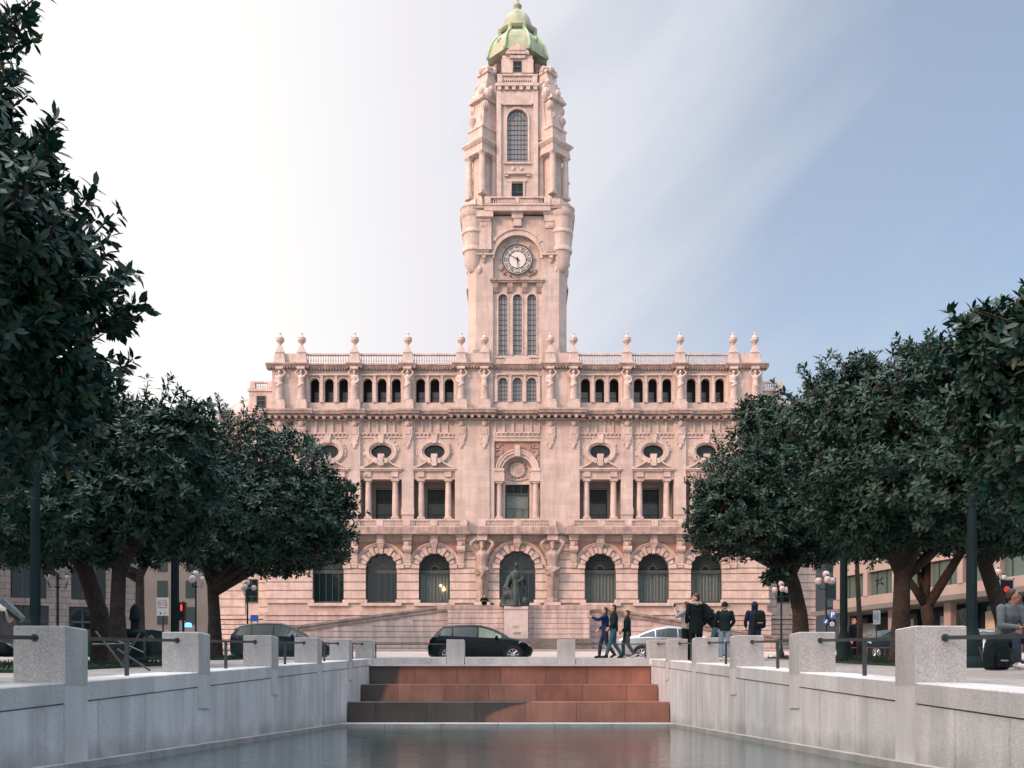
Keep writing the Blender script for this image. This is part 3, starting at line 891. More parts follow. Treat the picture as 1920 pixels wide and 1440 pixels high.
# ---- baluster helper
def baluster(mb, x, y, z0, h, r=0.085, n=8):
    mb.lathe(x, y, [(r * 0.9, z0), (r * 0.9, z0 + h * 0.08), (r * 0.45, z0 + h * 0.14), (r, z0 + h * 0.36), (r * 0.75, z0 + h * 0.52), (r * 0.38, z0 + h * 0.78), (r * 0.7, z0 + h * 0.86), (r * 0.9, z0 + h * 0.92), (r * 0.9, z0 + h)], n)
def balustrade(x0, x1, y0, y1, z0, z1, peds=(), name='balustrade', step=0.27, pedw=0.55, parent=None, rail=0.16, r=0.085, m=None):
    B = MB()
    ym = (y0 + y1) / 2
    B.box(x0, x1, y0, y1, z0, z0 + 0.12)
    B.box(x0, x1, y0 - 0.03, y1 + 0.03, z1 - rail, z1)
    P = sorted(peds)
    for p in P: B.box(p - pedw / 2, p + pedw / 2, y0 - 0.04, y1 + 0.04, z0 + 0.121, z1 - rail - 0.001)
    x = x0 + step / 2
    while x < x1:
        if all(abs(x - p) > pedw / 2 + 0.06 for p in P):
            baluster(B, x, ym, z0 + 0.12, z1 - rail - z0 - 0.12, r)
        x += step
    return B.build(name, m or M_STONE2, parent or hall)

# ---- first-floor balconies
def balcony(x0, x1, peds):
    dy = -1.35
    zs, zb, zt = V(1001, dy), V(990, dy), V(973, dy)
    S = MB()
    S.box(x0 - 0.3, x1 + 0.3, dy - 0.12, -0.002, zs, zs + 0.22)
    S.box(x0 - 0.15, x1 + 0.15, dy, -0.002, zs + 0.221, zb + 0.12)
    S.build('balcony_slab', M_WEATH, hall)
    balustrade(x0, x1, dy + 0.08, dy + 0.42, zb + 0.121, zt, peds, 'balcony_balustrade', 0.25, 0.72)
    S = MB()
    for xx in (x0 + 0.1, x1 - 0.1):
        S.box(xx - 0.16, xx + 0.16, dy + 0.43, -0.003, zb + 0.121, zt)
    build_split(S, 'balcony_return', M_STONE2, hall)
balcony(-23.2, -5.3, (-23.0, -20.12, -17.3, -14.47, -11.65, -8.82, -5.65))
balcony(5.3, 23.2, (23.0, 20.12, 17.3, 14.47, 11.65, 8.82, 5.65))
balcony(-4.05, 4.05, (-3.7, 0, 3.7))

# ---- main storey
W = MB()
zA, zB = ZT + 0.001, v_['cor0'] + 0.3
zo = V(847)
for s in SG:
    for c0 in BAYS:
        c = s * c0
        W.box(c - 2.2, c + 2.2, 0.0, 0.8, zA, v_['fl2'])
        W.hole_wall(c - 2.2, c + 2.2, v_['head2'], zB, c, zo, 1.10, 0.76, 0.0, 0.8)
    for a, b_ in ((-26.6, -22.32), (-17.92, -16.67), (-12.27, -11.02)):
        x0, x1 = (a, b_) if s < 0 else (-b_, -a)
        W.box(x0, x1, 0.0, 0.8, zA, zB)
build_split(W, 'main_storey_wall', M_STONE, hall)
# pilasters that stand proud between the bays
W = MB()
for s in SG:
    for a, b_, y in ((-25.95, -24.6, -0.28), (-23.65, -22.34, -0.28), (-17.92, -16.67, -0.28), (-12.27, -11.02, -0.28)):
        x0, x1 = (a, b_) if s < 0 else (-b_, -a)
        W.box(x0, x1, y, -0.002, v_['bal0'], zB - 0.01)
        W.box(x0 - 0.06, x1 + 0.06, y - 0.08, -0.002, v_['fl2'] + 0.4, v_['fl2'] + 1.0)
        W.box(x0 - 0.03, x1 + 0.03, y - 0.04, -0.002, v_['fl2'] + 1.001, v_['fl2'] + 1.15)
build_split(W, 'pilaster', M_STONE, hall)
# central block
yc = -0.38
W = MB()
for s in SG:
    x0, x1 = sorted((s * 2.95, s * 6.62))
    W.box(x0, x1, yc, 0.8, zA + 0.0, zB)
    x0, x1 = sorted((s * 2.45, s * 2.95))
    W.box(x0, x1, yc + 0.16, 0.8, zA, zB)
ztop_panel = V(828)
W.box(-2.45, 2.45, yc + 0.16, 0.8, ztop_panel, zB)
W.box(-2.45, 2.45, yc + 0.16, 0.8, zA, v_['fl2'])
build_split(W, 'central_block_wall', M_STONE, hall)
W = MB()
# frame of the central niche and its back wall
zi = V(884)      # impost top
W.arch_wall(-2.45, 2.45, ztop_panel, 0, 1.62, zi, 0.15, 0.8, 20)
W.box(-2.45, -0.0 - 1.30, 0.9, 1.3, v_['fl2'], zi); W.box(1.30, 2.45, 0.9, 1.3, v_['fl2'], zi)
W.box(-1.31, 1.31, 0.9, 1.3, V(905), V(878))
W.arch_wall(-2.4, 2.4, ztop_panel, 0, 1.12, V(878), 0.9, 1.3, 16); W.box(-1.3, 1.3, 1.05, 1.301, V(905) + 0.001, V(850))
build_split(W, 'niche_wall', M_STONE2, hall)
A = MB()
A.ring(0, zi, 1.62, 1.92, 0, PI, -0.02, 0.15, 24)
A.ring(0, zi, 1.92, 2.20, 0, PI, -0.16, 0.15, 24)
A.ring(0, zi, 2.20, 2.34, 0, PI, -0.24, 0.15, 24)
A.box(-0.30, 0.30, -0.42, 0.14, zi + 1.55, zi + 2.75)
for s in SG:
    x0, x1 = sorted((s * 1.38, s * 2.44))
    A.box(x0 - 0.04, x1 + 0.0, -0.34, 0.89, V(884), V(879)); A.box(x0, x1, -0.24, 0.89, V(903), V(884) - 0.001)
build_split(A, 'niche_arch', M_STONE2, hall)
A = MB()
n = 14
for s in SG:
    pts = [(s * 2.34 * math.sin(PI / 2 * k / n), zi + 2.34 * math.cos(PI / 2 * k / n)) for k in range(n + 1)]
    for k in range(n):
        p, q = pts[k], pts[k + 1]
        A.prism_y([p, q, (q[0], ztop_panel), (p[0], ztop_panel)] if s > 0 else [q, p, (p[0], ztop_panel), (q[0], ztop_panel)], 0.06, 0.14)
rr = random.Random(2)
build_split(A, 'niche_red_panel', M_REDST, hall)
A = MB()
for s in SG:
    for k in range(14):
        x = s * rr.uniform(1.2, 2.2); z = zi + rr.uniform(1.5, 2.9)
        if x * x + (z - zi) ** 2 > 2.45 ** 2: A.ball((x, 0.02, z), (rr.uniform(0.1, 0.25), 0.12, rr.uniform(0.08, 0.2)), 7, 5)
build_split(A, 'carved_relief', M_WEATH, hall)
# coat of arms
A = MB()
ca = V(882, 0.9)
A.disc(0, ca, 0.62, 0.72, 0.90, 20); A.ering(0, ca, 0.62, 0.62, 0.78, 0.78, 0.64, 0.9, 20)
for k in range(16):
    a = 2 * PI * k / 16
    A.ball((0.9 * math.cos(a), 0.84, ca + 0.9 * math.sin(a)), (0.13, 0.1, 0.13), 6, 4)
for k in range(3): A.box(-0.35 + 0.27 * k, -0.2 + 0.27 * k, 0.66, 0.72, ca - 0.3, ca + 0.3)
for k in range(7): A.ball((-0.9 + 0.3 * k, 0.84, ca - 1.05 + 0.06 * ((k - 3) ** 2) * 0.3), (0.2, 0.1, 0.14), 6, 4)
A.build('coat_of_arms', M_STONE2, hall)
def rect_window(c, hw, z0, z1, y, zt, name='window', blind=True, vb=(0.0,), gm=M_GLASS):
    F = MB()
    F.box(c - hw, c - hw + 0.08, y - 0.05, y + 0.05, z0, z1); F.box(c + hw - 0.08, c + hw, y - 0.05, y + 0.05, z0, z1)
    F.box(c - hw + 0.08, c + hw - 0.08, y - 0.05, y + 0.05, z1 - 0.08, z1); F.box(c - hw + 0.08, c + hw - 0.08, y - 0.05, y + 0.05, z0, z0 + 0.12)
    F.box(c - hw + 0.08, c + hw - 0.08, y - 0.06, y + 0.06, zt, zt + 0.14)
    for q in vb: F.box(c + q - 0.03, c + q + 0.03, y - 0.045, y + 0.045, zt + 0.14, z1 - 0.08)
    zl = z0 + (zt - z0) * 0.42
    F.box(c - hw + 0.08, c + hw - 0.08, y - 0.045, y + 0.045, zl, zl + 0.05)
    for q in vb: F.box(c + q - 0.025, c + q + 0.025, y - 0.04, y + 0.04, z0 + 0.12, zl)
    fo = F.build(name, M_FRAME, hall)
    P = MB(); P.add([(c - hw + 0.02, y, z0), (c + hw - 0.02, y, z0), (c + hw - 0.02, y, z1), (c - hw + 0.02, y, z1)], [(0, 1, 2, 3)]); P.build('pane', gm, fo)
    if blind:
        P = MB()
        nn = 24; vs = []
        for k in range(nn + 1):
            x = c - hw + 0.09 + (2 * hw - 0.18) * k / nn
            vs += [(x, y + 0.2 + 0.012 * math.sin(k * 1.9), z0 + 0.1), (x, y + 0.2, zt)]
        P.add(vs, [(2 * k, 2 * k + 2, 2 * k + 3, 2 * k + 1) for k in range(nn)]); P.build('curtain', M_CURT, fo)
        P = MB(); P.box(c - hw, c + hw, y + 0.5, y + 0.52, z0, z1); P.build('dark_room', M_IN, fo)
    return fo
rect_window(0, 1.24, V(973, .9), V(907, .9), 1.1, V(927, .9), 'central_window', vb=(-0.42, 0.42), gm=M_PANE)
# columns
def column(c, y, z0, z1, r=0.32, n=18, name='column', par=None):
    C = MB()
    C.cbox((c, y, z0 + 0.09), (r * 2.5, r * 2.5, 0.18))
    C.lathe(c, y, [(r * 1.18, z0 + 0.181), (r * 1.2, z0 + 0.27), (r, z0 + 0.33), (r, z0 + (z1 - z0) * 0.35), (r * 0.86, z1 - 0.42), (r * 0.95, z1 - 0.38), (r * 0.86, z1 - 0.34), (r * 0.88, z1 - 0.26), (r * 1.12, z1 - 0.161)], n)
    C.cbox((c, y, z1 - 0.08), (r * 2.5, r * 2.5, 0.158))
    return C.build(name, M_STONE2, par or hall, smooth=True, angle=35)
for s in SG:
    column(s * 1.95, 0.25, v_['fl2'], V(903) - 0.003, 0.31)
    for c0 in BAYS:
        for q in (-1.44, 1.44):
            column(s * c0 + q, 0.30, v_['fl2'] + 0.002, v_['head2'] - 0.003, 0.34)
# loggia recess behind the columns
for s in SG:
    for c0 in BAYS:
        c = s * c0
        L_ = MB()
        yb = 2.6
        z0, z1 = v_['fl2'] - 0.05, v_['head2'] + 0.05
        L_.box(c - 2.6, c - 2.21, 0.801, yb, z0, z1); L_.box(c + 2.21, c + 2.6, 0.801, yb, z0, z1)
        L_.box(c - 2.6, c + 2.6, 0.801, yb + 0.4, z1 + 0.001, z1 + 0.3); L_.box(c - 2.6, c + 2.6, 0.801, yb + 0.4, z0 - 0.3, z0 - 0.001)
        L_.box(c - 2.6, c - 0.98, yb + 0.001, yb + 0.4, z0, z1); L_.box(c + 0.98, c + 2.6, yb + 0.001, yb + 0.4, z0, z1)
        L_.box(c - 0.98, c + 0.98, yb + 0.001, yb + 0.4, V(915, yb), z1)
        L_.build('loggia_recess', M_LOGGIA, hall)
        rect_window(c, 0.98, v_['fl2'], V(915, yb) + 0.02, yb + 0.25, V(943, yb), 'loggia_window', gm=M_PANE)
# entablature, broken pediment and oval window of each bay
for s in SG:
    for c0 in BAYS:
        c = s * c0
        E = MB()
        zh, ze, zp = v_['head2'], v_['ent2'], V(868)
        E.box(c - 2.19, c + 2.19, -0.10, -0.002, zh, zh + 0.24)
        for q in (-1.44, 1.44): E.box(c + q - 0.36, c + q + 0.36, -0.30, -0.101, zh + 0.241, ze - 0.02)
        E.box(c - 2.15, c + 2.15, -0.12, -0.002, zh + 0.241, ze - 0.02)
        E.box(c - 2.19, c + 2.19, -0.42, -0.002, ze - 0.019, ze + 0.12)
        E.box(c - 2.30, c + 2.30, -0.55, -0.002, ze + 0.121, ze + 0.26)
        E.build('loggia_entablature', M_STONE2, hall)
        E = MB()
        for q in SG:
            rings = []
            for k in range(9):
                t = k / 8
                x = c + q * (2.2 - 1.75 * t)
                z = ze + 0.27 + 0.95 * (t ** 1.6)
                rings.append([(x, -0.45, z), (x, -0.02, z), (x, -0.02, z + 0.16), (x, -0.45, z + 0.16)])
            E.loft(rings)
            E.tube([(c + q * 0.52, -0.5, ze + 1.05), (c + q * 0.52, -0.02, ze + 1.05)], 0.26, 12)
        E.box(c - 0.34, c + 0.34, -0.50, -0.003, ze + 0.62, ze + 1.78)
        E.box(c - 0.24, c + 0.24, -0.58, -0.501, ze + 0.5, ze + 1.6)
        E.build('broken_pediment', M_STONE2, hall)
        E = MB()
        E.ering(c, zo, 1.10, 0.76, 1.30, 0.96, -0.12, 0.0, 32); E.ering(c, zo, 1.30, 0.96, 1.62, 1.30, -0.28, -0.001, 32); E.ering(c, zo, 1.62, 1.30, 1.76, 1.44, -0.16, -0.001, 32)
        E.prism_y([(c - 0.22, zo + 0.85), (c + 0.22, zo + 0.85), (c + 0.34, zo + 1.75), (c - 0.34, zo + 1.75)], -0.42, -0.003)
        rr = random.Random(int(c * 10))
        for k in range(22):
            a = R(-20) + R(110) * rr.random()
            q = rr.choice(SG)
            E.ball((c + q * 1.86 * math.cos(a), -0.06, zo + 1.5 * math.sin(a)), (0.13, 0.1, 0.13), 6, 4)
        E.build('oval_window_frame', M_STONE2, hall)
        P = MB()
        P.disc(c, zo, 1.15, 0.42, 0.46, 28)
        po = P.build('oval_window', M_GLASS, hall)
        P = MB()
        for k in range(1, 8):
            x = c - 1.1 + 2.2 * k / 8; P.box(x - 0.02, x + 0.02, 0.34, 0.419, zo - 0.76, zo + 0.76)
        P.box(c - 1.1, c + 1.1, 0.33, 0.339, zo - 0.03, zo + 0.03)
        P.build('window_bars', M_FRAME, po)
# frieze with square coffers, string courses
F = MB()
def spans(a, b_):
    return a, b_
fr = [(c - 2.2, c + 2.2, -0.0) for s in SG for c in (s * 8.82, s * 14.47, s * 20.12)] + [(-2.4, 2.4, yc + 0.16)]
zf0, zf1 = V(814), V(790)
for a, b_, y in fr:
    F.box(a, b_, y - 0.14, y - 0.002, zf1 - 0.001, v_['cor0'] + 0.02)
    F.box(a, b_, y - 0.16, y - 0.002, zf0, zf0 + 0.14)
    F.box(a, b_, y - 0.10, y - 0.002, zf0 - 0.42, zf0 - 0.28)
    nb = 5; w_ = (b_ - a) / nb
    for k in range(nb + 1):
        x = a + w_ * k
        F.box(max(a, x - 0.12), min(b_, x + 0.12), y - 0.15, y - 0.002, zf0 + 0.141, zf1 - 0.002)
    for k in range(nb * 2):   # small pendant points under the string
        x = a + (k + 0.5) * w_ / 2
        F.prism_y([(x, zf0 - 0.2), (x + 0.16, zf0 - 0.001), (x - 0.16, zf0 - 0.001)], y - 0.12, y - 0.003)
build_split(F, 'coffered_frieze', M_STONE2, hall)
# carved pendants on the pilasters
for s in SG:
    for p in PIL:
        c = s * p; y = (yc if p < 6.5 else -0.28) - 0.003
        O = MB()
        zt = V(789)
        O.box(c - 0.62, c + 0.62, y - 0.12, y, zt, zt + 0.22)
        O.ball((c, y - 0.14, zt - 0.38), (0.34, 0.26, 0.36), 12, 8)
        O.ball((c - 0.40, y - 0.08, zt - 0.2), (0.2, 0.16, 0.16), 8, 5); O.ball((c + 0.40, y - 0.08, zt - 0.2), (0.2, 0.16, 0.16), 8, 5)
        O.box(c - 0.50, c + 0.50, y - 0.16, y, zt - 1.75, zt - 0.72)
        O.box(c - 0.30, c + 0.30, y - 0.22, y - 0.161, zt - 1.55, zt - 0.95)
        O.taper_z([(c - 0.14, y - 0.1), (c + 0.14, y - 0.1), (c + 0.14, y), (c - 0.14, y)], zt - 2.9, [(c - 0.46, y - 0.2), (c + 0.46, y - 0.2), (c + 0.46, y), (c - 0.46, y)], zt - 1.751)
        for q in SG: O.ball((c + q * 0.34, y - 0.08, zt - 1.9), (0.16, 0.14, 0.26), 8, 5); O.ball((c + q * 0.3, y - 0.05, zt - 2.45), (0.12, 0.1, 0.14), 8, 5)
        O.ball((c, y - 0.08, zt - 2.8), (0.17, 0.12, 0.26), 8, 5)
        O.build('carved_pendant', M_STONE2, hall)
# main cornice with modillions
Cn = MB()
zc = v_['cor0']
runs = [(-27.2, -21.6, -1.25), (-21.6, -18.5, -0.95), (-18.5, -16.0, -1.25), (-16.0, -12.9, -0.95), (-12.9, -10.3, -1.25), (-10.3, -7.3, -0.95), (-7.3, -2.2, -1.55), (-2.2, 2.2, -1.15)]
runs = runs + [(-b_, -a, y) for a, b_, y in runs[:-1][::-1]]
for a, b_, y in runs:
    Cn.prism_x([(0.5, zc + 0.12), (y + 0.42, zc + 0.12), (y + 0.34, zc + 0.34), (y + 0.08, zc + 0.36), (y + 0.06, zc + 0.56), (y - 0.02, zc + 0.62), (y, zc + 0.80), (0.5, zc + 0.86)], a + 0.001, b_ - 0.001)
    n = max(2, int(round((b_ - a) / 0.72))); st = (b_ - a) / n
    for k in range(n):
        x = a + st * (k + 0.5)
        Cn.box(x - 0.16, x + 0.16, y + 0.12, -0.1, zc - 0.16, zc + 0.119)
    Cn.box(a + 0.05, b_ - 0.05, y + 0.62, 0.3, zc - 0.24, zc - 0.162)
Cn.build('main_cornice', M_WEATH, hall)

# ---- attic storey
W = MB()
za, zb2 = v_['cor1'] - 0.02, v_['c3'] + 0.1
r3 = 0.49; zs3 = v_['arch3'] - r3
def attic_bay(c, y=0.35, half=2.4):
    W.box(c - half, c + half, y, y + 0.5, za, v_['fl3'])
    W.box(c - half, c + half, y + 0.002, y + 0.3, v_['arch3'] + 0.32, zb2)
    xs = [c - 1.53, c, c + 1.53]
    cutx = [c - half, c - 0.765, c + 0.765, c + half]
    for i, x in enumerate(xs):
        W.box(cutx[i], x - r3, y, y + 0.5, v_['fl3'] + 0.001, zs3); W.box(x + r3, cutx[i + 1], y, y + 0.5, v_['fl3'] + 0.001, zs3)
        W.arch_wall(cutx[i], cutx[i + 1], v_['arch3'] + 0.319, x, r3, zs3, y, y + 0.5, 12)
for s in SG:
    for c0 in BAYS: attic_bay(s * c0)
attic_bay(-0.0, 0.15, 2.6)
for s in SG:
    for a, b_, y in ((-26.1, -22.52, 0.0), (-17.72, -16.87, 0.15), (-12.07, -11.22, 0.15), (-6.42, -2.6, -0.1)):
        x0, x1 = (a, b_) if s < 0 else (-b_, -a)
        W.box(x0 + 0.001, x1 - 0.001, y, 0.85, za, zb2)
W.box(-26.1, -25.6, 0.85, 14, za, zb2); W.box(25.6, 26.1, 0.85, 14, za, zb2)
build_split(W, 'attic_wall', M_STONE, hall)
Pm = MB()
for s in SG:
    for c0 in BAYS + (0,):
        if c0 == 0 and s > 0: continue
        c = s * c0; y = 0.35 if c0 else 0.15
        for q in ((-0.765, 0.765, -2.25, 2.25) if c0 else (-0.765, 0.765, -2.28, 2.28)):
            Pm.box(c + q - 0.14, c + q + 0.14, y - 0.16, y - 0.002, v_['fl3'] + 0.1, v_['arch3'] + 0.1)
            Pm.box(c + q - 0.19, c + q + 0.19, y - 0.2, y - 0.002, v_['arch3'] + 0.101, v_['arch3'] + 0.24)
            Pm.box(c + q - 0.19, c + q + 0.19, y - 0.2, y - 0.002, v_['fl3'] + 0.0, v_['fl3'] + 0.099)
        for q in (-1.53, 0, 1.53):
            Pm.ring(c + q, zs3, r3, r3 + 0.12, 0, PI, y - 0.06, y - 0.002, 14)
        Pm.box(c - 2.3, c + 2.3, y - 0.26, y - 0.002, v_['arch3'] + 0.241, v_['arch3'] + 0.36)
        Pm.box(c - 2.4, c + 2.4, y - 0.12, y - 0.002, V(768), V(764))
build_split(Pm, 'attic_pilasters', M_STONE2, hall)
# dark loggia behind the arches + panes deeper in
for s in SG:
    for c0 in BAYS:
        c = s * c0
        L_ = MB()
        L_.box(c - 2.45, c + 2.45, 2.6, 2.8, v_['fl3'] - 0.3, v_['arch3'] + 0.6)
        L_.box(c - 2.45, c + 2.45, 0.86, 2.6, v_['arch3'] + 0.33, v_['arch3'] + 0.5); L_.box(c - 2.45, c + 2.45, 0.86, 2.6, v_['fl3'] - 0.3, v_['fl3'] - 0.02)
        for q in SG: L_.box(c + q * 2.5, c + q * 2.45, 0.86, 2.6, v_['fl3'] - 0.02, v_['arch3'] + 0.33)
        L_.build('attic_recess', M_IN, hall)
        for q in (-1.53, 0, 1.53):
            P = MB(); P.box(c + q - 0.42, c + q + 0.42, 2.3, 2.36, v_['fl3'] - 0.02, v_['fl3'] + 1.0); P.box(c + q - 0.4, c + q + 0.4, 2.3, 2.34, v_['fl3'] + 1.06, v_['fl3'] + 1.7)
            P.build('attic_window', M_TGLASS, hall)
def grid_window(c, r, z0, zs, y, nx, nz, name, gm, par=None):
    F = MB()
    for k in range(nx + 1):
        x = c - r + 2 * r * k / nx
        zt = zs + math.sqrt(max(r * r - (x - c) ** 2, 0.0))
        w_ = 0.03 if k in (0, nx) else 0.02
        F.box(x - w_, x + w_, y - 0.05, y - 0.002, z0, max(zt, zs))
    for k in range(nz + 1):
        z = z0 + (zs - z0) * k / nz
        F.box(c - r, c + r, y - 0.045, y - 0.003, z - 0.022, z + 0.022)
    F.ring(c, zs, r - 0.05, r + 0.01, 0, PI, y - 0.05, y - 0.002, 14)
    F.ring(c, zs, r * 0.5, r * 0.5 + 0.04, 0, PI, y - 0.045, y - 0.002, 10)
    fo = F.build(name, M_FRAME, par or hall)
    P = MB(); pts = [(c - r, z0), (c + r, z0)] + [(c + r * math.cos(PI * k / 14), zs + r * math.sin(PI * k / 14)) for k in range(15)]
    P.add([(x, y, z) for x, z in pts], [tuple(range(len(pts)))]); P.build('pane', gm, fo)
    return fo
for q in (-1.53, 0, 1.53):
    grid_window(q, 0.47, v_['fl3'], zs3, 0.45, 3, 5, 'attic_window', M_TGLASS)
# attic cornice, dentils, parapet
Cn = MB()
zc = v_['c3']
runs3 = [(-26.7, -22.1, -0.45), (-22.1, -18.2, -0.05), (-18.2, -16.4, -0.5), (-16.4, -12.6, -0.05), (-12.6, -10.75, -0.5), (-10.75, -6.95, -0.05), (-6.95, -2.5, -0.6), (-2.5, 2.5, -0.2)]
runs3 = runs3 + [(-b_, -a, y) for a, b_, y in runs3[:-1][::-1]]
for a, b_, y in runs3:
    Cn.prism_x([(0.9, zc + 0.0), (y + 0.1, zc + 0.0), (y, zc + 0.14), (y - 0.02, zc + 0.24), (y - 0.12, zc + 0.28), (y - 0.12, zc + 0.40), (0.9, zc + 0.44)], a + 0.001, b_ - 0.001)
    n = max(2, int((b_ - a) / 0.3)); st = (b_ - a) / n
    for k in range(n): Cn.box(a + st * k + 0.05, a + st * (k + 1) - 0.1, y + 0.05, 0.3, zc - 0.13, zc - 0.001)
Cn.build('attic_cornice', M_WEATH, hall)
zr0, zr1 = v_['p3'] - 0.02, v_['rail']
for s in SG:
    for a, b_ in ((-22.4, -17.85), (-16.75, -12.2), (-11.1, -6.5)):
        x0, x1 = (a, b_) if s < 0 else (-b_, -a)
        balustrade(x0, x1, -0.05, 0.27, zr0, zr1, (), 'roof_balustrade', 0.265, r=0.08)
balustrade(-2.35, 2.35, 0.0, 0.3, zr0, V(668), (0.0,), 'roof_balustrade', 0.27, 2.6, r=0.075)
Q = MB()
for s in SG:
    x0, x1 = sorted((s * 22.9, s * 25.3)); Q.box(x0, x1, 0.0, 0.4, zr0, zr1)
    x0, x1 = sorted((s * 3.5, s * 6.0)); Q.box(x0, x1, 0.05, 0.4, zr0, zr1 + 0.1)
    x0, x1 = sorted((s * 25.6, s * 26.0)); Q.box(x0, x1, 0.4, 14, zr0, zr1)
Q.prism_y([(-1.45, V(684)), (1.45, V(684)), (1.45, V(682)), (0, V(671)), (-1.45, V(682))], -0.35, -0.05)
build_split(Q, 'parapet', M_STONE2, hall)
Q = MB(); Q.box(-25.6, 25.6, 0.9, 14.0, v_['c3'] - 0.2, v_['c3'] + 0.1); Q.build('flat_roof', M_WEATH, hall)
# urns
zu = v_['p3']
Un = MB()
Un.taper_z([(-0.62, -0.42), (0.62, -0.42), (0.62, 0.42), (-0.62, 0.42)], 0.0, [(-0.46, -0.3), (0.46, -0.3), (0.46, 0.3), (-0.46, 0.3)], 1.15)
Un.taper_z([(-0.5, -0.36), (0.5, -0.36), (0.5, 0.36), (-0.5, 0.36)], 1.151, [(-0.14, -0.14), (0.14, -0.14), (0.14, 0.14), (-0.14, 0.14)], 2.0)
Un.lathe(0, 0, [(0.12, 2.0), (0.14, 2.1), (0.2, 2.2), (0.42, 2.42), (0.46, 2.6), (0.40, 2.72), (0.44, 2.78), (0.30, 2.86), (0.13, 3.1), (0.1, 3.2), (0.15, 3.26), (0.08, 3.34), (0.03, 3.45)], 14)
first = Un.build('urn', M_STONE2, hall, smooth=True, angle=30)
first.location = (-PIL[0], 0.0, zu)
for i, c in enumerate([-p for p in PIL[1:]] + list(PIL)):
    u = first.copy(); COL.objects.link(u); u.parent = hall; u.location = (c, 0.0, zu)
    KIDS[hall.name].append(u)

# ---- carved figures: caryatids (attic) and bearded bearers (ground storey)
def figure_mb(h=3.5, arms='up', robe=True, seed=0):
    B = MB(); k = h / 1.85
    def P(x, y, z): return (x * k, y * k, z * k)
    if robe:
        B.tube([P(0, 0, 0.0), P(0, 0, 0.3), P(0.02, 0, 0.7), P(0, -0.01, 1.0), P(0, 0, 1.18)], [(0.23 * k, 0.20 * k), (0.19 * k, 0.18 * k), (0.2 * k, 0.18 * k), (0.18 * k, 0.16 * k), (0.14 * k, 0.12 * k)], 12)
        for i in range(9):
            a = PI + PI * i / 8
            B.tube([P(0.21 * math.cos(a), 0.18 * math.sin(a), 0.0), P(0.17 * math.cos(a) + 0.02, 0.17 * math.sin(a), 0.55), P(0.14 * math.cos(a), 0.13 * math.sin(a), 1.0)], [0.035 * k, 0.03 * k, 0.02 * k], 6)
        B.tube([P(-0.2, -0.12, 0.75), P(0, -0.2, 0.85), P(0.2, -0.05, 1.02)], [0.05 * k] * 3, 6)
    else:     # tapering shaft with a cloth round the hips
        B.tube([P(0, 0.02, 0.0), P(0, 0.02, 0.1), P(0, 0.02, 0.11), P(0, 0.02, 0.80)], [(0.20 * k, 0.14 * k), (0.20 * k, 0.14 * k), (0.145 * k, 0.12 * k), (0.2 * k, 0.15 * k)], 4)
        B.tube([P(0, 0, 0.78), P(0, 0, 0.92), P(0, 0, 1.0)], [(0.19 * k, 0.16 * k), (0.22 * k, 0.18 * k), (0.19 * k, 0.15 * k)], 12)
        B.tube([P(-0.2, -0.1, 0.98), P(0, -0.19, 0.84), P(0.2, -0.1, 0.96)], [0.05 * k] * 3, 6)
        B.tube([P(0.03, -0.18, 0.86), P(0.0, -0.19, 0.74), P(-0.06, -0.17, 0.66)], [0.06 * k, 0.05 * k, 0.02 * k], 6)
    B.tube([P(0, 0, 1.0), P(0, -0.01, 1.2), P(0, -0.01, 1.36), P(0, 0, 1.45), P(0, 0, 1.52), P(0, 0, 1.6)], [(0.15 * k, 0.12 * k), (0.165 * k, 0.13 * k), (0.20 * k, 0.14 * k), (0.15 * k, 0.1 * k), (0.06 * k, 0.06 * k), (0.055 * k, 0.055 * k)], 12)
    B.ball(P(0, -0.02, 1.68), (0.085 * k, 0.10 * k, 0.12 * k), 12, 8)
    B.ball(P(0, -0.12, 1.67), (0.02 * k, 0.03 * k, 0.03 * k), 6, 4)
    if not robe: B.tube([P(0, -0.06, 1.62), P(0, -0.12, 1.5)], [0.07 * k, 0.03 * k], 8)
    for s in SG:
        sh = P(s * 0.19, 0, 1.44)
        if arms == 'up' :
            el = P(s * 0.36, -0.03, 1.62); ha = P(s * 0.17, -0.03, 1.84)
        elif arms == 'bear':
            el = P(s * 0.33, -0.1, 1.66); ha = P(s * 0.13, -0.04, 1.84)
        elif arms == 'one' and s > 0:
            el = P(s * 0.36, -0.03, 1.60); ha = P(s * 0.2, -0.03, 1.84)
        else:
            el = P(s * 0.26, -0.05, 1.15); ha = P(s * 0.14, -0.18, 1.0)
        B.tube([sh, el], [0.07 * k, 0.052 * k], 8); B.tube([el, ha], [0.055 * k, 0.035 * k], 8); B.ball(ha, 0.05 * k, 8, 6)
        B.ball(sh, 0.075 * k, 8, 6)
    return B
cary = []
hF = V(690, -0.6) - V(749, -0.6)
for i, ar in enumerate(('up', 'one')):
    B = figure_mb(hF * 0.99, ar, True)
    o_ = bake_remesh(B, 0.055, 'caryatid_statue', M_STONE2, hall, 1)
    cary.append(o_)
zk = V(749, -0.6)
k = 0
Pd = MB()
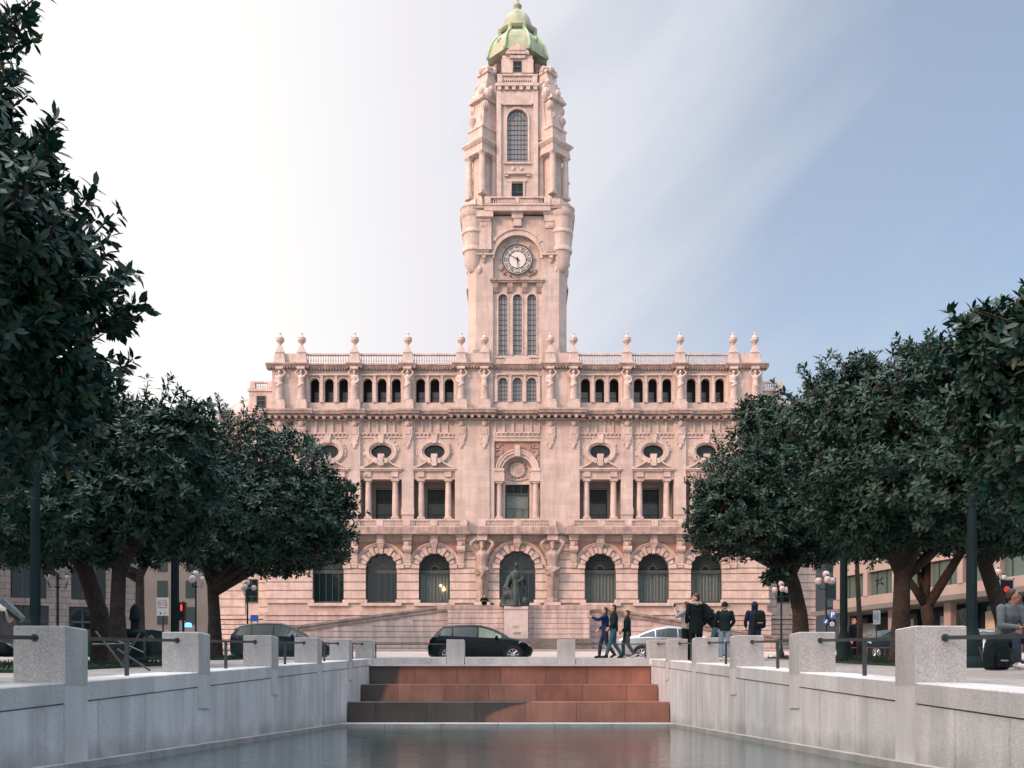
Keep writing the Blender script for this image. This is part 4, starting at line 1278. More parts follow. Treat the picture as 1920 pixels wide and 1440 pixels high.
for s in SG:
    for i, p in enumerate(PIL):
        c = s * p
        yb = -0.35 if p > 6.5 else -0.45
        if k < 2: o_ = cary[k]
        else:
            o_ = cary[(i + (s > 0)) % 2].copy(); COL.objects.link(o_); o_.parent = hall; KIDS[hall.name].append(o_)
        o_.location = (c, yb, zk); o_.scale = (-1 if (i + (s > 0)) % 3 == 0 else 1, 1, 1); k += 1
        Pd.box(c - 0.66, c + 0.66, yb - 0.42, 0.3, v_['cor1'] + 0.02, zk - 0.25)
        Pd.box(c - 0.56, c + 0.56, yb - 0.34, 0.3, zk - 0.249, zk)
        Pd.box(c - 0.42, c + 0.42, yb - 0.25, 0.3, zk + hF * 0.985, v_['c3'] + 0.0)
build_split(Pd, 'statue_pedestals', M_STONE2, hall)
zat = V(1130, -0.6)
B = figure_mb((V(1008, -0.6) - zat), 'bear', False)
at1 = bake_remesh(B, 0.07, 'bearer_statue', M_WEATH, hall, 1); at1.location = (-3.72, -0.62, zat)
at2 = at1.copy(); COL.objects.link(at2); at2.parent = hall; at2.location = (3.72, -0.62, zat); at2.scale = (-1, 1, 1); KIDS[hall.name].append(at2)
Pd = MB()
for s in SG:
    Pd.box(s * 3.72 - 0.55, s * 3.72 + 0.55, -1.15, -0.15, V(1014, -0.6), v_['top1'] + 0.0)
    Pd.box(s * 3.72 - 0.85, s * 3.72 + 0.85, -1.2, -0.25, v_['sill'] - 0.3, zat)
build_split(Pd, 'bearer_blocks', M_STONE2, hall)

# ---- set-back side wings with sloping roofs
for s in SG:
    Wg = MB()
    yb = 5.0
    xa, xb = (-33.2, -26.6) if s < 0 else (26.6, 33.2)
    ztw = V(786, yb)
    wx = -29.6 * (1 if s < 0 else -1)
    Wg.box(xa, xb, yb, 30, -1.5, ztw)
    build_split(Wg, 'wing_wall', M_STONE if s < 0 else M_STONE, hall)
    Wg = MB()
    Q = MB()
    z = v_['base'] + 0.3
    while z < V(1010, yb):
        Q.box(xa - 0.1, wx - 0.75, yb - 0.12, yb - 0.001, z + 0.08, z + 0.88); Q.box(wx + 0.75, xb, yb - 0.12, yb - 0.001, z + 0.08, z + 0.88)
        z += 0.9
    Q.box(xa - 0.4, xb, yb - 0.5, yb - 0.002, V(1001, yb), V(993, yb)); Q.box(xa - 0.3, xb, yb - 0.35, yb - 0.002, v_['base'] - 0.1, v_['base'] + 0.2)
    Q.box(xa - 0.5, xb, yb - 0.8, yb - 0.003, ztw - 0.2, ztw + 0.5)
    for k in range(7):
        z = v_['base'] - 0.16 - 0.55 * (k + 1); Q.box(xa - 0.12, xb, yb - 0.2, yb - 0.002, z + 0.04, z + 0.5)
    build_split(Q, 'wing_courses', M_STONE2, hall)
    for (z0, z1) in ((V(1130, yb), V(1086, yb)), (V(973, yb), V(910, yb))):
        rect_window(wx, 0.7, z0, z1, yb - 0.06, z0 + (z1 - z0) * 0.6, 'wing_window', blind=False)
    Rf = MB()
    zr = V(742, yb)
    Rf.taper_z([(xa, yb), (xb, yb), (xb, 29), (xa, 29)], ztw + 0.501, [(xa + (1.8 if s < 0 else 0), yb + 1.6), (xb - (0 if s < 0 else 1.8), yb + 1.6), (xb - (0 if s < 0 else 1.8), 27), (xa + (1.8 if s < 0 else 0), 27)], zr)
    build_split(Rf, 'wing_roof', M_STONE2, hall)
    D = MB()
    dx = -28.6 if s < 0 else 28.3
    D.box(dx - 1.35, dx + 1.35, yb + 0.1, yb + 4, ztw + 0.5, V(733, yb)); D.box(dx - 1.5, dx + 1.5, yb - 0.05, yb + 4.1, V(733, yb), V(729, yb))
    D.build('dormer', M_STONE2, hall)
    balustrade(dx - 1.25, dx + 1.25, yb + 0.2, yb + 0.5, V(729, yb) + 0.002, V(714, yb), (dx - 1.0, dx + 1.0), 'dormer_balustrade', 0.25, 0.6)
    rect_window(dx, 0.5, V(765, yb), V(742, yb), yb + 0.05, V(752, yb), 'dormer_window', blind=False)
Q = MB(); Q.box(-26.6, -25.6, 1.001, 14, -1.2, zb2 - 6); Q.box(25.6, 26.6, 1.001, 14, -1.2, zb2 - 6); build_split(Q, 'side_wall', M_STONE, hall)
# ================================================================== tower
YT = 1.5; TC = YT + 5.35            # front plane and centre of the tower, local to the building
def tu(px, dy=YT): return U(px, dy)
def tv(py, dy=YT): return V(py, dy)
H = 5.35
def tbuild(mb, name, m, **k):
    o_ = mb.build(name, m, hall, **k)
    for q in range(1, 4):
        a = q * PI / 2
        c_ = o_.copy(); COL.objects.link(c_); c_.parent = hall; KIDS[hall.name].append(c_)
        c_.rotation_euler = (0, 0, a); c_.location = (TC * math.sin(a), TC - TC * math.cos(a), 0)
    return o_
zt0 = v_['c3'] + 0.1
z_lin = tv(526); z_clk = tv(484); z_ct = tv(405); z_cc = tv(397); z_b0 = tv(388)
core = MB()
c = 4.62; k = 0.7
octo = lambda h, q: [(-h + q, TC - h), (h - q, TC - h), (h, TC - h + q), (h, TC + h - q), (h - q, TC + h), (-h + q, TC + h), (-h, TC + h - q), (-h, TC - h + q)]
core.prism_z(octo(H - 0.55, 0.6), zt0, z_ct + 0.2)
core.build('tower_core', M_STONE, hall)
P = MB()
P.prism_z([(2.62, TC - H), (4.5, TC - H), (5.35, TC - 4.5), (5.35, TC - 2.62), (4.7, TC - 2.62), (4.7, TC - 4.7), (2.62, TC - 4.7)], zt0, z_ct)
# wider foot of the tower
P.prism_z([(3.0, TC - H - 0.25), (4.65, TC - H - 0.25), (5.6, TC - 4.6), (5.6, TC - 3.0), (5.34, TC - 3.0), (5.34, TC - 4.52), (4.52, TC - 5.34), (3.0, TC - 5.34)], zt0, tv(656))
tbuild(P, 'tower_corner_pier', M_STONE)
# wall between the long windows
P = MB()
xs = (-1.56, 0.0, 1.56); rw = 0.49; zsw = tv(558); z_s = tv(664)
fy = TC - H + 0.30
for i, x in enumerate(xs):
    a = -2.62 if i == 0 else (x - 0.78); b_ = 2.62 if i == 2 else (x + 0.78)
    P.box(a, x - rw, fy, fy + 0.3, z_s, zsw); P.box(x + rw, b_, fy, fy + 0.3, z_s, zsw)
    P.arch_wall(a, b_, z_lin, x, rw, zsw, fy, fy + 0.3, 12)
P.box(-2.62, 2.62, fy, fy + 0.3, zt0, z_s - 0.001)
for x in xs:
    P.ring(x, zsw, rw, rw + 0.14, 0, PI, fy - 0.09, fy - 0.001, 14)
    for q in SG:
        P.box(x + q * (rw + 0.07) - 0.07, x + q * (rw + 0.07) + 0.07, fy - 0.09, fy - 0.001, z_s, zsw - 0.001)
tbuild(P, 'window_wall', M_STONE2)
for x in xs:
    grid_window(x, rw, z_s, zsw, fy + 0.22, 3, 11, 'tower_window', M_TGLASS)
# balcony-like lintel with brackets
P = MB()
P.box(-2.95, 2.95, TC - H - 0.28, TC - H + 0.5, tv(527), tv(524)); P.box(-2.8, 2.8, TC - H - 0.18, TC - H + 0.5, tv(530), tv(527) - 0.001)
for x in (-2.35, -0.8, 0.8, 2.35):
    P.prism_x([(TC - H + 0.3, tv(530)), (TC - H - 0.1, tv(530)), (TC - H - 0.08, tv(538)), (TC - H + 0.16, tv(547)), (TC - H + 0.3, tv(548))], x - 0.3, x + 0.3)
tbuild(P, 'window_lintel', M_WEATH)
# arched clock recess
P = MB()
P.arch_wall(-2.62, 2.62, z_ct, 0, 2.60, z_clk, TC - H + 0.05, TC - H + 0.5, 24)
P.ring(0, z_clk, 2.48, 2.74, R(0), R(180), TC - H - 0.12, TC - H + 0.06, 26)
P.ring(0, z_clk, 2.74, 3.05, R(35), R(145), TC - H - 0.02, TC - H + 0.049, 20)
P.ring(0, z_clk, 3.05, 3.25, R(35), R(145), TC - H - 0.16, TC - H + 0.049, 20)
P.box(-0.62, 0.62, TC - H - 0.5, TC - H - 0.0, tv(412), tv(398)); P.box(-0.42, 0.42, TC - H - 0.4, TC - H - 0.0, tv(426), tv(412) - 0.001)
tbuild(P, 'clock_arch', M_STONE2)
# clock dials
yk = TC - H + 0.50
Ck = MB(); Ck.disc(0, z_clk, 1.62, yk - 0.16, yk + 0.05, 40)
dial = Ck.build('clock_dial', mat('clock_white', (0.60, 0.58, 0.55), 0.5, 0.04), hall)
M_CLK = mat('clock_black_metal', (0.035, 0.04, 0.045), 0.5, 0.1)
Ck = MB()
Ck.ering(0, z_clk, 1.54, 1.54, 1.66, 1.66, yk - 0.24, yk - 0.161, 40)
Ck.ering(0, z_clk, 1.38, 1.38, 1.42, 1.42, yk - 0.20, yk - 0.161, 40)
Ck.ering(0, z_clk, 0.90, 0.90, 0.95, 0.95, yk - 0.20, yk - 0.161, 40)
for q in range(12):
    a = PI / 2 - 2 * PI * q / 12
    Ck.ering(1.165 * math.cos(a), z_clk + 1.165 * math.sin(a), 0.195, 0.195, 0.235, 0.235, yk - 0.205, yk - 0.161, 14)
    # small numeral strokes
    for off in ((-0.06, 0.06) if q % 2 else (0.0,)):
        ca_, sa_ = math.cos(a), math.sin(a)
        x0, z0 = 1.165 * ca_ - off * sa_, z_clk + 1.165 * sa_ + off * ca_
        Ck.prism_y([(x0 - 0.12 * ca_ + 0.018 * sa_, z0 - 0.12 * sa_ - 0.018 * ca_), (x0 + 0.12 * ca_ + 0.018 * sa_, z0 + 0.12 * sa_ - 0.018 * ca_),
                    (x0 + 0.12 * ca_ - 0.018 * sa_, z0 + 0.12 * sa_ + 0.018 * ca_), (x0 - 0.12 * ca_ - 0.018 * sa_, z0 - 0.12 * sa_ + 0.018 * ca_)], yk - 0.2, yk - 0.161)
Ck.build('numeral_ring', M_CLK, dial)
def hand(ang, L_, w_, nm):
    Hd = MB(); ca_, sa_ = math.sin(ang), math.cos(ang)
    Hd.prism_y([(-0.25 * ca_ + w_ * sa_, z_clk - 0.25 * sa_ - w_ * ca_), (L_ * ca_ + w_ * 0.3 * sa_, z_clk + L_ * sa_ - w_ * 0.3 * ca_), (L_ * ca_ - w_ * 0.3 * sa_, z_clk + L_ * sa_ + w_ * 0.3 * ca_), (-0.25 * ca_ - w_ * sa_, z_clk - 0.25 * sa_ + w_ * ca_)], yk - 0.27, yk - 0.24)
    Hd.disc(0, z_clk, 0.09, yk - 0.28, yk - 0.241, 12)
    Hd.build(nm, M_CLK, dial)
hand(R(300), 1.25, 0.06, 'minute_hand'); hand(R(175), 0.85, 0.075, 'hour_hand')
Ck = MB()
for q in range(8):
    a = 2 * PI * q / 8
    Ck.tube([(1.75 * math.cos(a), yk - 0.1, z_clk + 1.75 * math.sin(a)), (2.1 * math.cos(a), yk - 0.1, z_clk + 2.1 * math.sin(a))], 0.03, 5)
Ck.build('dial_brackets', M_CLK, dial)
rr = random.Random(4)
Ck = MB()
for q in range(26):
    a = rr.uniform(R(200), R(340)); r_ = rr.uniform(1.85, 2.3)
    Ck.ball((r_ * math.cos(a), yk - 0.05, z_clk + r_ * math.sin(a)), (rr.uniform(.1, .28), 0.12, rr.uniform(.08, .2)), 7, 5)
Ck.build('clock_carving', M_WEATH, hall)
# fluted consoles on the piers
for x in (-3.62, 3.62):
    P = MB(); y = TC - H
    P.box(x - 0.85, x + 0.85, y - 0.62, y, tv(405), tv(398)); P.box(x - 0.72, x + 0.72, y - 0.5, y, tv(418), tv(405) - 0.001)
    P.box(x - 0.62, x + 0.62, y - 0.42, y, tv(430), tv(418) - 0.001); P.box(x - 0.34, x + 0.34, y - 0.48, y - 0.421, tv(427), tv(421))
    for j in range(5):
        P.box(x - 0.50 + 0.22 * j, x - 0.36 + 0.22 * j, y - 0.30, y - 0.201, tv(474), tv(431))
    P.box(x - 0.54, x + 0.54, y - 0.20, y, tv(477), tv(430) - 0.001)
    P.box(x - 0.98, x + 0.98, y - 0.34, y, tv(479.5), tv(477) - 0.001)
    P.tube([(x - 0.2, y - 0.2, tv(484)), (x + 0.2, y - 0.2, tv(484))], 0.22, 8); P.ball((x, y - 0.12, tv(489)), (0.22, 0.14, 0.24), 8, 6)
    tbuild(P, 'fluted_console', M_STONE2)
# rounded corner turrets corbelled out
P = MB()
cx, cy = 4.75, TC - 4.75
prof = [(0.45, 512), (0.8, 503), (0.9, 495), (1.05, 478), (1.2, 476), (1.2, 470), (1.12, 468), (1.18, 445), (1.3, 443), (1.3, 438), (1.22, 436), (1.3, 415), (1.45, 412), (1.5, 405), (1.38, 404), (1.4, 398), (1.5, 396)]
P.lathe(cx, cy, [(r_, tv(py, 2.2)) for r_, py in prof], 18)
for a in (R(-60), R(-120 + 90)):
    pass
P.ball((5.3, TC - 4.1, tv(505)), (0.3, 0.3, 0.5), 8, 6); P.ball((4.2, TC - 5.25, tv(505)), (0.2, 0.2, 0.35), 8, 6)
P.box(5.2, 5.75, TC - 4.1, TC - 2.8, tv(470), tv(405)); P.box(5.2, 6.15, TC - 4.4, TC - 2.6, tv(412), tv(401))
tbuild(P, 'corner_turret', M_STONE2, smooth=True, angle=35)
# cornice above the clock with balustrade
P = MB()
P.prism_z(octo(5.95, 1.3), z_ct + 0.201, z_cc)
P.prism_z(octo(6.15, 1.4), z_cc, z_cc + 0.28)
P.prism_z(octo(5.75, 1.3), z_cc + 0.281, z_b0)
P.build('clock_cornice', M_WEATH, hall)
P = MB(); P.box(-3.55, 3.55, TC - 6.2, TC - 5.2, z_ct + 0.202, z_cc + 0.3); P.box(-3.7, 3.7, TC - 6.32, TC - 5.2, z_cc + 0.301, z_b0 - 0.2); P.box(-3.6, 3.6, TC - 6.1, TC - 5.2, z_b0 - 0.199, z_b0)
tbuild(P, 'front_ledge', M_STONE2)
zb0, zb1 = z_b0, tv(374)
P = MB()
P.box(-3.45, 3.45, TC - 5.98, TC - 5.68, zb0 + 0.001, zb0 + 0.1); P.box(-3.5, 3.5, TC - 6.02, TC - 5.64, zb1 - 0.13, zb1)
for x in (-3.2, 0.0, 3.2): P.box(x - (0.32 if x else 0.2), x + (0.32 if x else 0.2), TC - 6.03, TC - 5.63, zb0 + 0.1, zb1 - 0.131)
x = -2.75
while x < 2.8:
    if abs(x) > 0.25: baluster(P, x, TC - 5.83, zb0 + 0.1, zb1 - 0.13 - zb0 - 0.1, 0.07, 6)
    x += 0.2
P.taper_z([(3.5, TC - 5.9), (4.6, TC - 5.75), (4.6, TC - 5.5), (3.5, TC - 5.6)], zb0 + 0.001, [(3.5, TC - 5.9), (4.6, TC - 5.75), (4.6, TC - 5.5), (3.5, TC - 5.6)], zb1 - 0.1)
P.prism_z([(4.5, TC - 5.75), (5.75, TC - 4.5), (5.5, TC - 4.35), (4.35, TC - 5.5)], zb0 + 0.001, zb1 - 0.05)
tbuild(P, 'tower_balustrade', M_STONE2)

# ---- belfry
yf = TC - 4.45                      # its front plane
def bu(px): return U(px, yf)
def bv(py): return V(py, yf)
P = MB()
P.prism_z(octo(3.9, 1.55), z_b0 + 0.001, bv(150))
P.build('belfry_core', M_STONE, hall)
P = MB()
hw = 2.26
rw = 1.12; zs_ = bv(224)
zq = bv(305); 
P.box(-hw, -rw, yf, TC - 3.9, zq, zs_); P.box(rw, hw, yf, TC - 3.9, zq, zs_)
P.arch_wall(-hw, hw, bv(176), 0, rw, zs_, yf, TC - 3.9, 18)
P.box(-hw, -0.62, yf, TC - 3.9, bv(371), bv(343)); P.box(0.62, hw, yf, TC - 3.9, bv(371), bv(343))
P.box(-hw, hw, yf, TC - 3.9, bv(343) + 0.001, zq - 0.001); P.box(-hw, hw, yf, TC - 3.9, z_b0, bv(371) - 0.001)
tbuild(P, 'belfry_face', M_STONE)
P = MB()
# framing mouldings
P.box(-hw, -1.75, yf - 0.22, yf - 0.001, bv(372), bv(172)); P.box(1.75, hw, yf - 0.22, yf - 0.001, bv(372), bv(172))
P.box(-1.749, 1.749, yf - 0.22, yf - 0.001, bv(196), bv(176)); P.box(-1.6, 1.6, yf - 0.3, yf - 0.221, bv(199), bv(196))
P.ring(0, zs_, rw, rw + 0.2, 0, PI, yf - 0.12, yf - 0.001, 18)
for s in SG:
    x0, x1 = sorted((s * rw, s * (rw + 0.2))); P.box(x0, x1, yf - 0.12, yf - 0.001, zq, zs_ - 0.001)
P.box(-1.5, 1.5, yf - 0.2, yf - 0.001, bv(308), bv(305)); P.box(-1.45, 1.45, yf - 0.32, yf - 0.001, bv(328), bv(325))
for q in (-1.2, 1.2): P.box(q - 0.22, q + 0.22, yf - 0.24, yf - 0.002, bv(332), bv(328) - 0.001)
for q in (-0.45, 0.45): P.ball((q, yf - 0.06, bv(316)), (0.22, 0.1, 0.22), 8, 5)
P.box(-1.0, 1.0, yf - 0.14, yf - 0.001, bv(341), bv(337))
for s in SG:
    x0, x1 = sorted((s * 0.64, s * 0.82)); P.box(x0, x1, yf - 0.12, yf - 0.001, bv(371), bv(341) - 0.001)
P.box(-hw - 0.12, hw + 0.12, yf - 0.4, TC - 3.5, bv(164), bv(159)); P.box(-hw - 0.02, hw + 0.02, yf - 0.12, TC - 3.5, bv(176), bv(172))
for q in (-1.95, -1.17, -0.39, 0.39, 1.17, 1.95): P.box(q - 0.2, q + 0.2, yf - 0.34, yf, bv(171), bv(164) - 0.001)
P.box(-hw, hw, yf, TC - 3.5, bv(172), bv(164) - 0.001)
tbuild(P, 'belfry_mouldings', M_STONE2)
grid_window(0, rw, zq, zs_, yf + 0.25, 6, 9, 'belfry_window', M_TGLASS)
for k in range(1):
    rect_window(0, 0.62, bv(371), bv(343), yf + 0.2, bv(360), 'small_window', blind=False)
P = MB()
z0, z1 = bv(158), bv(141)
P.box(-hw + 0.1, hw - 0.1, yf - 0.2, yf + 0.1, z0, z0 + 0.1); P.box(-hw + 0.05, hw - 0.05, yf - 0.24, yf + 0.14, z1 - 0.16, z1)
for q in (-1.9, 1.9): P.box(q - 0.26, q + 0.26, yf - 0.22, yf + 0.12, z0 + 0.1, z1 - 0.161)
x = -1.55
while x < 1.6:
    baluster(P, x, yf - 0.05, z0 + 0.1, z1 - z0 - 0.26, 0.09, 6); x += 0.24
tbuild(P, 'belfry_balustrade', M_STONE2)
# corner pavilions, turned by 45 degrees
P = MB(); pc = 3.80
def dia(h, cxx=pc, cyy=None): 
    cyy = TC - pc if cyy is None else cyy
    return [(cxx, cyy - h), (cxx + h, cyy), (cxx, cyy + h), (cxx - h, cyy)]
zc0, zc1 = bv(371), bv(292)
P.prism_z(dia(1.05), z_b0, zc1)
for (dx, dy_) in ((0, -1.45), (1.45, 0), (-1.25, -0.15), (0.15, 1.25)):
    P.cbox((pc + dx, TC - pc + dy_, zc0 + 0.15), (0.8, 0.8, 0.3), PI / 4)
    P.lathe(pc + dx, TC - pc + dy_, [(0.42, zc0 + 0.301), (0.36, zc0 + 0.45), (0.37, zc0 + 1.6), (0.31, zc1 - 0.4), (0.36, zc1 - 0.35), (0.33, zc1 - 0.3), (0.44, zc1 - 0.101)], 14)
    P.cbox((pc + dx, TC - pc + dy_, zc1 - 0.05), (0.85, 0.85, 0.098), PI / 4)
P.prism_z(dia(1.98), zc1 + 0.001, bv(283)); P.prism_z(dia(1.9), bv(283), bv(277))
P.taper_z(dia(2.0), bv(277), dia(2.35), bv(272)); P.prism_z(dia(2.35), bv(272), bv(269)); P.taper_z(dia(2.3), bv(269), dia(1.5), bv(262))
P.prism_z(dia(1.5), bv(262), bv(244)); P.prism_z(dia(1.65), bv(244), bv(241))
tbuild(P, 'corner_pavilion', M_STONE2, smooth=True, angle=30)
P = MB()
# buttresses leaning in towards the dome, with stepped scrolls
P.taper_z(dia(1.45, 3.75, TC - 3.75), bv(262), dia(1.3, 3.6, TC - 3.6), bv(190))
P.prism_z(dia(1.62, 3.75, TC - 3.75), bv(190), bv(186)); P.prism_z(dia(1.45, 3.7, TC - 3.7), bv(186), bv(181))
P.taper_z(dia(1.25, 3.55, TC - 3.55), bv(181), dia(1.02, 3.2, TC - 3.2), bv(132))
P.prism_z(dia(1.2, 3.25, TC - 3.25), bv(132), bv(128))
for a in range(6):
    P.ball((3.25 + 0.85 * math.cos(2 * PI * a / 6), TC - 3.25 + 0.85 * math.sin(2 * PI * a / 6), bv(125)), (0.28, 0.28, 0.4), 8, 6)
P.lathe(3.25, TC - 3.25, [(0.8, bv(128)), (0.95, bv(122)), (0.7, bv(118)), (0.3, bv(116))], 10)
for (x, y, py, sx) in ((3.1, TC - 4.7, 178, .5), (4.6, TC - 3.2, 178, .5), (2.95, TC - 4.5, 165, .35), (4.35, TC - 2.9, 168, .35), (3.55, TC - 4.75, 200, .45), (4.75, TC - 3.5, 200, .45), (3.8, TC - 4.5, 185, .4), (4.4, TC - 3.9, 170, .35), (3.3, TC - 4.3, 152, .3), (4.1, TC - 3.4, 150, .3)):
    P.ball((x, y, bv(py)), (sx, sx, sx * 1.3), 8, 6)
P.box(2.5, 3.3, TC - 4.35, TC - 3.6, bv(205), bv(160))
P.taper_z([(2.3, TC - 4.3), (3.2, TC - 4.6), (3.2, TC - 3.8), (2.3, TC - 3.8)], bv(262), [(2.3, TC - 4.2), (2.7, TC - 4.3), (2.7, TC - 3.8), (2.3, TC - 3.8)], bv(160))
tbuild(P, 'scrolled_buttress', M_STONE2)
P = MB()
zz = bv(241)
B = figure_mb(bv(206) - bv(241), 'down', True)
fg = bake_remesh(B, 0.05, 'seated_figure', M_STONE2, hall, 1)
fg.location = (pc, TC - pc - 0.95, zz)
for s in (1,):
    o_ = fg.copy(); COL.objects.link(o_); o_.parent = hall; o_.location = (-pc, TC - pc - 0.95, zz); KIDS[hall.name].append(o_)
Uo = MB()
Uo.lathe(0, 0, [(0.4, 0), (0.3, 0.15), (0.14, 0.3), (0.2, 0.45), (0.5, 0.95), (0.52, 1.15), (0.38, 1.25), (0.42, 1.32), (0.25, 1.45), (0.12, 1.6), (0.05, 1.8)], 12)
u1 = Uo.build('tower_urn', M_STONE2, hall, smooth=True, angle=30); u1.location = (pc + 1.0, TC - pc, zz)
for (x, y) in ((-pc - 1.0, TC - pc), (pc + 1.0, TC + pc), (-pc - 1.0, TC + pc), (pc, TC + pc + 0.9), (-pc, TC + pc + 0.9)):
    o_ = u1.copy(); COL.objects.link(o_); o_.parent = hall; o_.location = (x, y, zz); KIDS[hall.name].append(o_)
# dormer stage below the dome
yd = TC - 3.7
def dv(py): return V(py, yd)
P = MB()
P.prism_z(octo(3.6, 1.3), bv(158), dv(118))
P.box(-1.65, 1.65, yd, TC - 2.0, dv(150), dv(104))
P.box(-1.75, -0.5, yd - 0.1, yd - 0.001, dv(137), dv(112)); P.box(0.5, 1.75, yd - 0.1, yd - 0.001, dv(137), dv(112))
P.box(-0.85, 0.85, yd - 0.25, yd - 0.001, dv(111), dv(106))
P.prism_y([(-1.3, dv(104)), (1.3, dv(104)), (1.2, dv(99)), (0, dv(84)), (-1.2, dv(99))], yd - 0.35, TC - 1.8)
P.prism_y([(-0.95, dv(98)), (0.95, dv(98)), (0, dv(88))], yd - 0.42, yd - 0.351)
tbuild(P, 'dormer_stage', M_STONE2)
rect_window(0, 0.46, dv(135), dv(115), yd - 0.03, dv(127), 'dormer_window', blind=False)
# dome
S_d = TC
def ev(py): return V(py, TC)
r_ = lambda px: px * (BY + TC) / FPX
prof = [(57, 126), (55.5, 117), (53, 107), (49.5, 97), (45, 89), (39.5, 82), (35, 77)]
Dm = MB(); Dm.lathe(0, TC, [(r_(a) * 1.04, ev(b_)) for a, b_ in prof], 8, PI / 8)
Dm.build('dome', M_GREEN, hall)
Dm = MB()
for q in range(8):
    a = PI / 8 + 2 * PI * q / 8
    Dm.tube([(r_(p[0]) * 1.05 * math.cos(a), TC + r_(p[0]) * 1.05 * math.sin(a), ev(p[1])) for p in prof], 0.17, 6)
for q in range(8):
    a = 2 * PI * q / 8
    if q % 2: Dm.ball((r_(46) * math.cos(a), TC + r_(46) * math.sin(a), ev(97)), (0.35, 0.35, 0.4), 10, 6)
Dm.build('dome_ribs', M_GREEN2, hall, smooth=True)
Dm = MB()
Dm.lathe(0, TC, [(r_(34), ev(78)), (r_(31), ev(77)), (r_(30), ev(70))], 8, PI / 8)
for q in range(8):
    a = PI / 8 + 2 * PI * q / 8
    Dm.tube([(r_(35) * math.cos(a), TC + r_(35) * math.sin(a), ev(81)), (r_(35) * math.cos(a), TC + r_(35) * math.sin(a), ev(69))], 0.22, 6)
    Dm.ball((r_(34.5) * math.cos(a), TC + r_(34.5) * math.sin(a), ev(69)), 0.3, 8, 6)
Dm.lathe(0, TC, [(r_(36), ev(70)), (r_(39.5), ev(67)), (r_(39), ev(63)), (r_(30), ev(61))], 8, PI / 8)
Dm.lathe(0, TC, [(r_(29), ev(62)), (r_(28), ev(52)), (r_(25.5), ev(42)), (r_(20.5), ev(33)), (r_(12.5), ev(26)), (r_(7), ev(21)), (r_(5), ev(17)), (r_(7.5), ev(14)), (r_(8), ev(11)), (r_(5), ev(9)), (r_(4), ev(6)), (r_(2.5), ev(2)), (r_(3), ev(-1)), (r_(1.2), ev(-4)), (0.05, ev(-16))], 12)
Dm.build('lantern', M_GREEN, hall, smooth=True, angle=35)

# ================================================================== terrace with two ramps in front of the hall
terr = thing('entrance_terrace', 'pale stone terrace wall with a dark weathered sloping parapet falling to each side', 'terrace', (BX, BY - 8, BZ))
KIDS[terr.name] = []
dT = BY - 8
def eu(px, dy=0.0): return (px - 975) * (dT + dy) / FPX - BX
def evv(py, dy=0.0): return CAMZ + (1308 - py) * (dT + dy) / FPX - BZ
P = MB()
x0, x1 = eu(840), eu(1105)
zt = evv(1137); zt_terr = zt + 0.12
P.box(x0, x1, 0.0, 6.5, -2.0, zt - 0.3)
P.build('terrace_wall', M_PLINTH, terr)
P = MB()
z = -1.3; 
while z < zt - 0.6:
    P.box(x0 - 0.02, x1 + 0.02, -0.07, -0.001, z + 0.04, z + 0.5); z += 0.52
P.build('wall_courses', M_PLINTH, terr)
P = MB()
P.box(eu(820), eu(944), -0.12, 0.4, zt - 0.299, zt + 0.12); P.box(eu(992), eu(1150), -0.12, 0.4, zt - 0.299, zt + 0.12)
build_split(P, 'terrace_coping', M_WEATH, terr)
for s in SG:
    if s < 0: a, b_, zend, zst = eu(840), eu(565), evv(1182, 1.6), evv(1145, 1.6)
    else: a, b_, zend, zst = eu(1105), eu(1462), evv(1204, 1.6), evv(1145, 1.6)
    b2 = b_ + (eu(440) - eu(565)) if s < 0 else b_
    zend2 = zend - (evv(1182) - evv(1199)) if s < 0 else zend
    W_ = MB()
    W_.prism_y([(b2, -2.0), (a, -2.0), (a, zst), (b2, zend2)][:: (1 if s < 0 else -1)], 1.6, 6.5)
    W_.build('ramp_wall', M_PLINTH, terr)
    W_ = MB()
    W_.prism_y([(b2, zend2 + 0.001), (a, zst + 0.001), (a, zst + 0.34), (b2, zend2 + 0.34)][:: (1 if s < 0 else -1)], 1.45, 1.9)
    W_.prism_y([(b2, zend2 + 0.36), (a, zst + 0.36), (a, zst + 0.58), (b2, zend2 + 0.58)][:: (1 if s < 0 else -1)], 1.35, 2.0)
    n = int(abs(b2 - a) / 0.35)
    for k in range(n):
        t_ = (k + 0.5) / n; x = a + (b2 - a) * t_; z = zst + (zend2 - zst) * t_
        W_.box(x - 0.08, x + 0.08, 1.5, 1.85, z + 0.34, z + 0.37)
    W_.box(min(a, a + s * 0.3), max(a, a + s * 0.3), 1.3, 2.05, zst - 0.05, zst + 0.60)
    W_.build('ramp_parapet', M_TRACK, terr)
    W_ = MB()
    for k in range(9):
        z = -1.1 + 0.55 * k
        # course lines up to the slope
        t_ = (z + 0.5 - zst) / (zend2 - zst)
        xe = a + (b2 - a) * min(max(t_, 0), 1)
        xx0, xx1 = sorted((a, xe))
        if xx1 - xx0 > 0.3: W_.box(xx0, xx1, 1.53, 1.599, z + 0.04, z + 0.5)
    W_.build('ramp_courses', M_PLINTH, terr)
bed = MB(); yb = -2.2
bed.box(eu(832, yb), eu(1110, yb), yb, yb + 1.8, -2.0, evv(1197, yb))
tag(bed.build('stone_planter', M_DARKST), 'long low dark stone block at the foot of the terrace, behind the black hatchback', 'planter')
bed.v  # noqa
o_ = bpy.data.objects['stone_planter']; o_.location = (BX, dT, BZ)

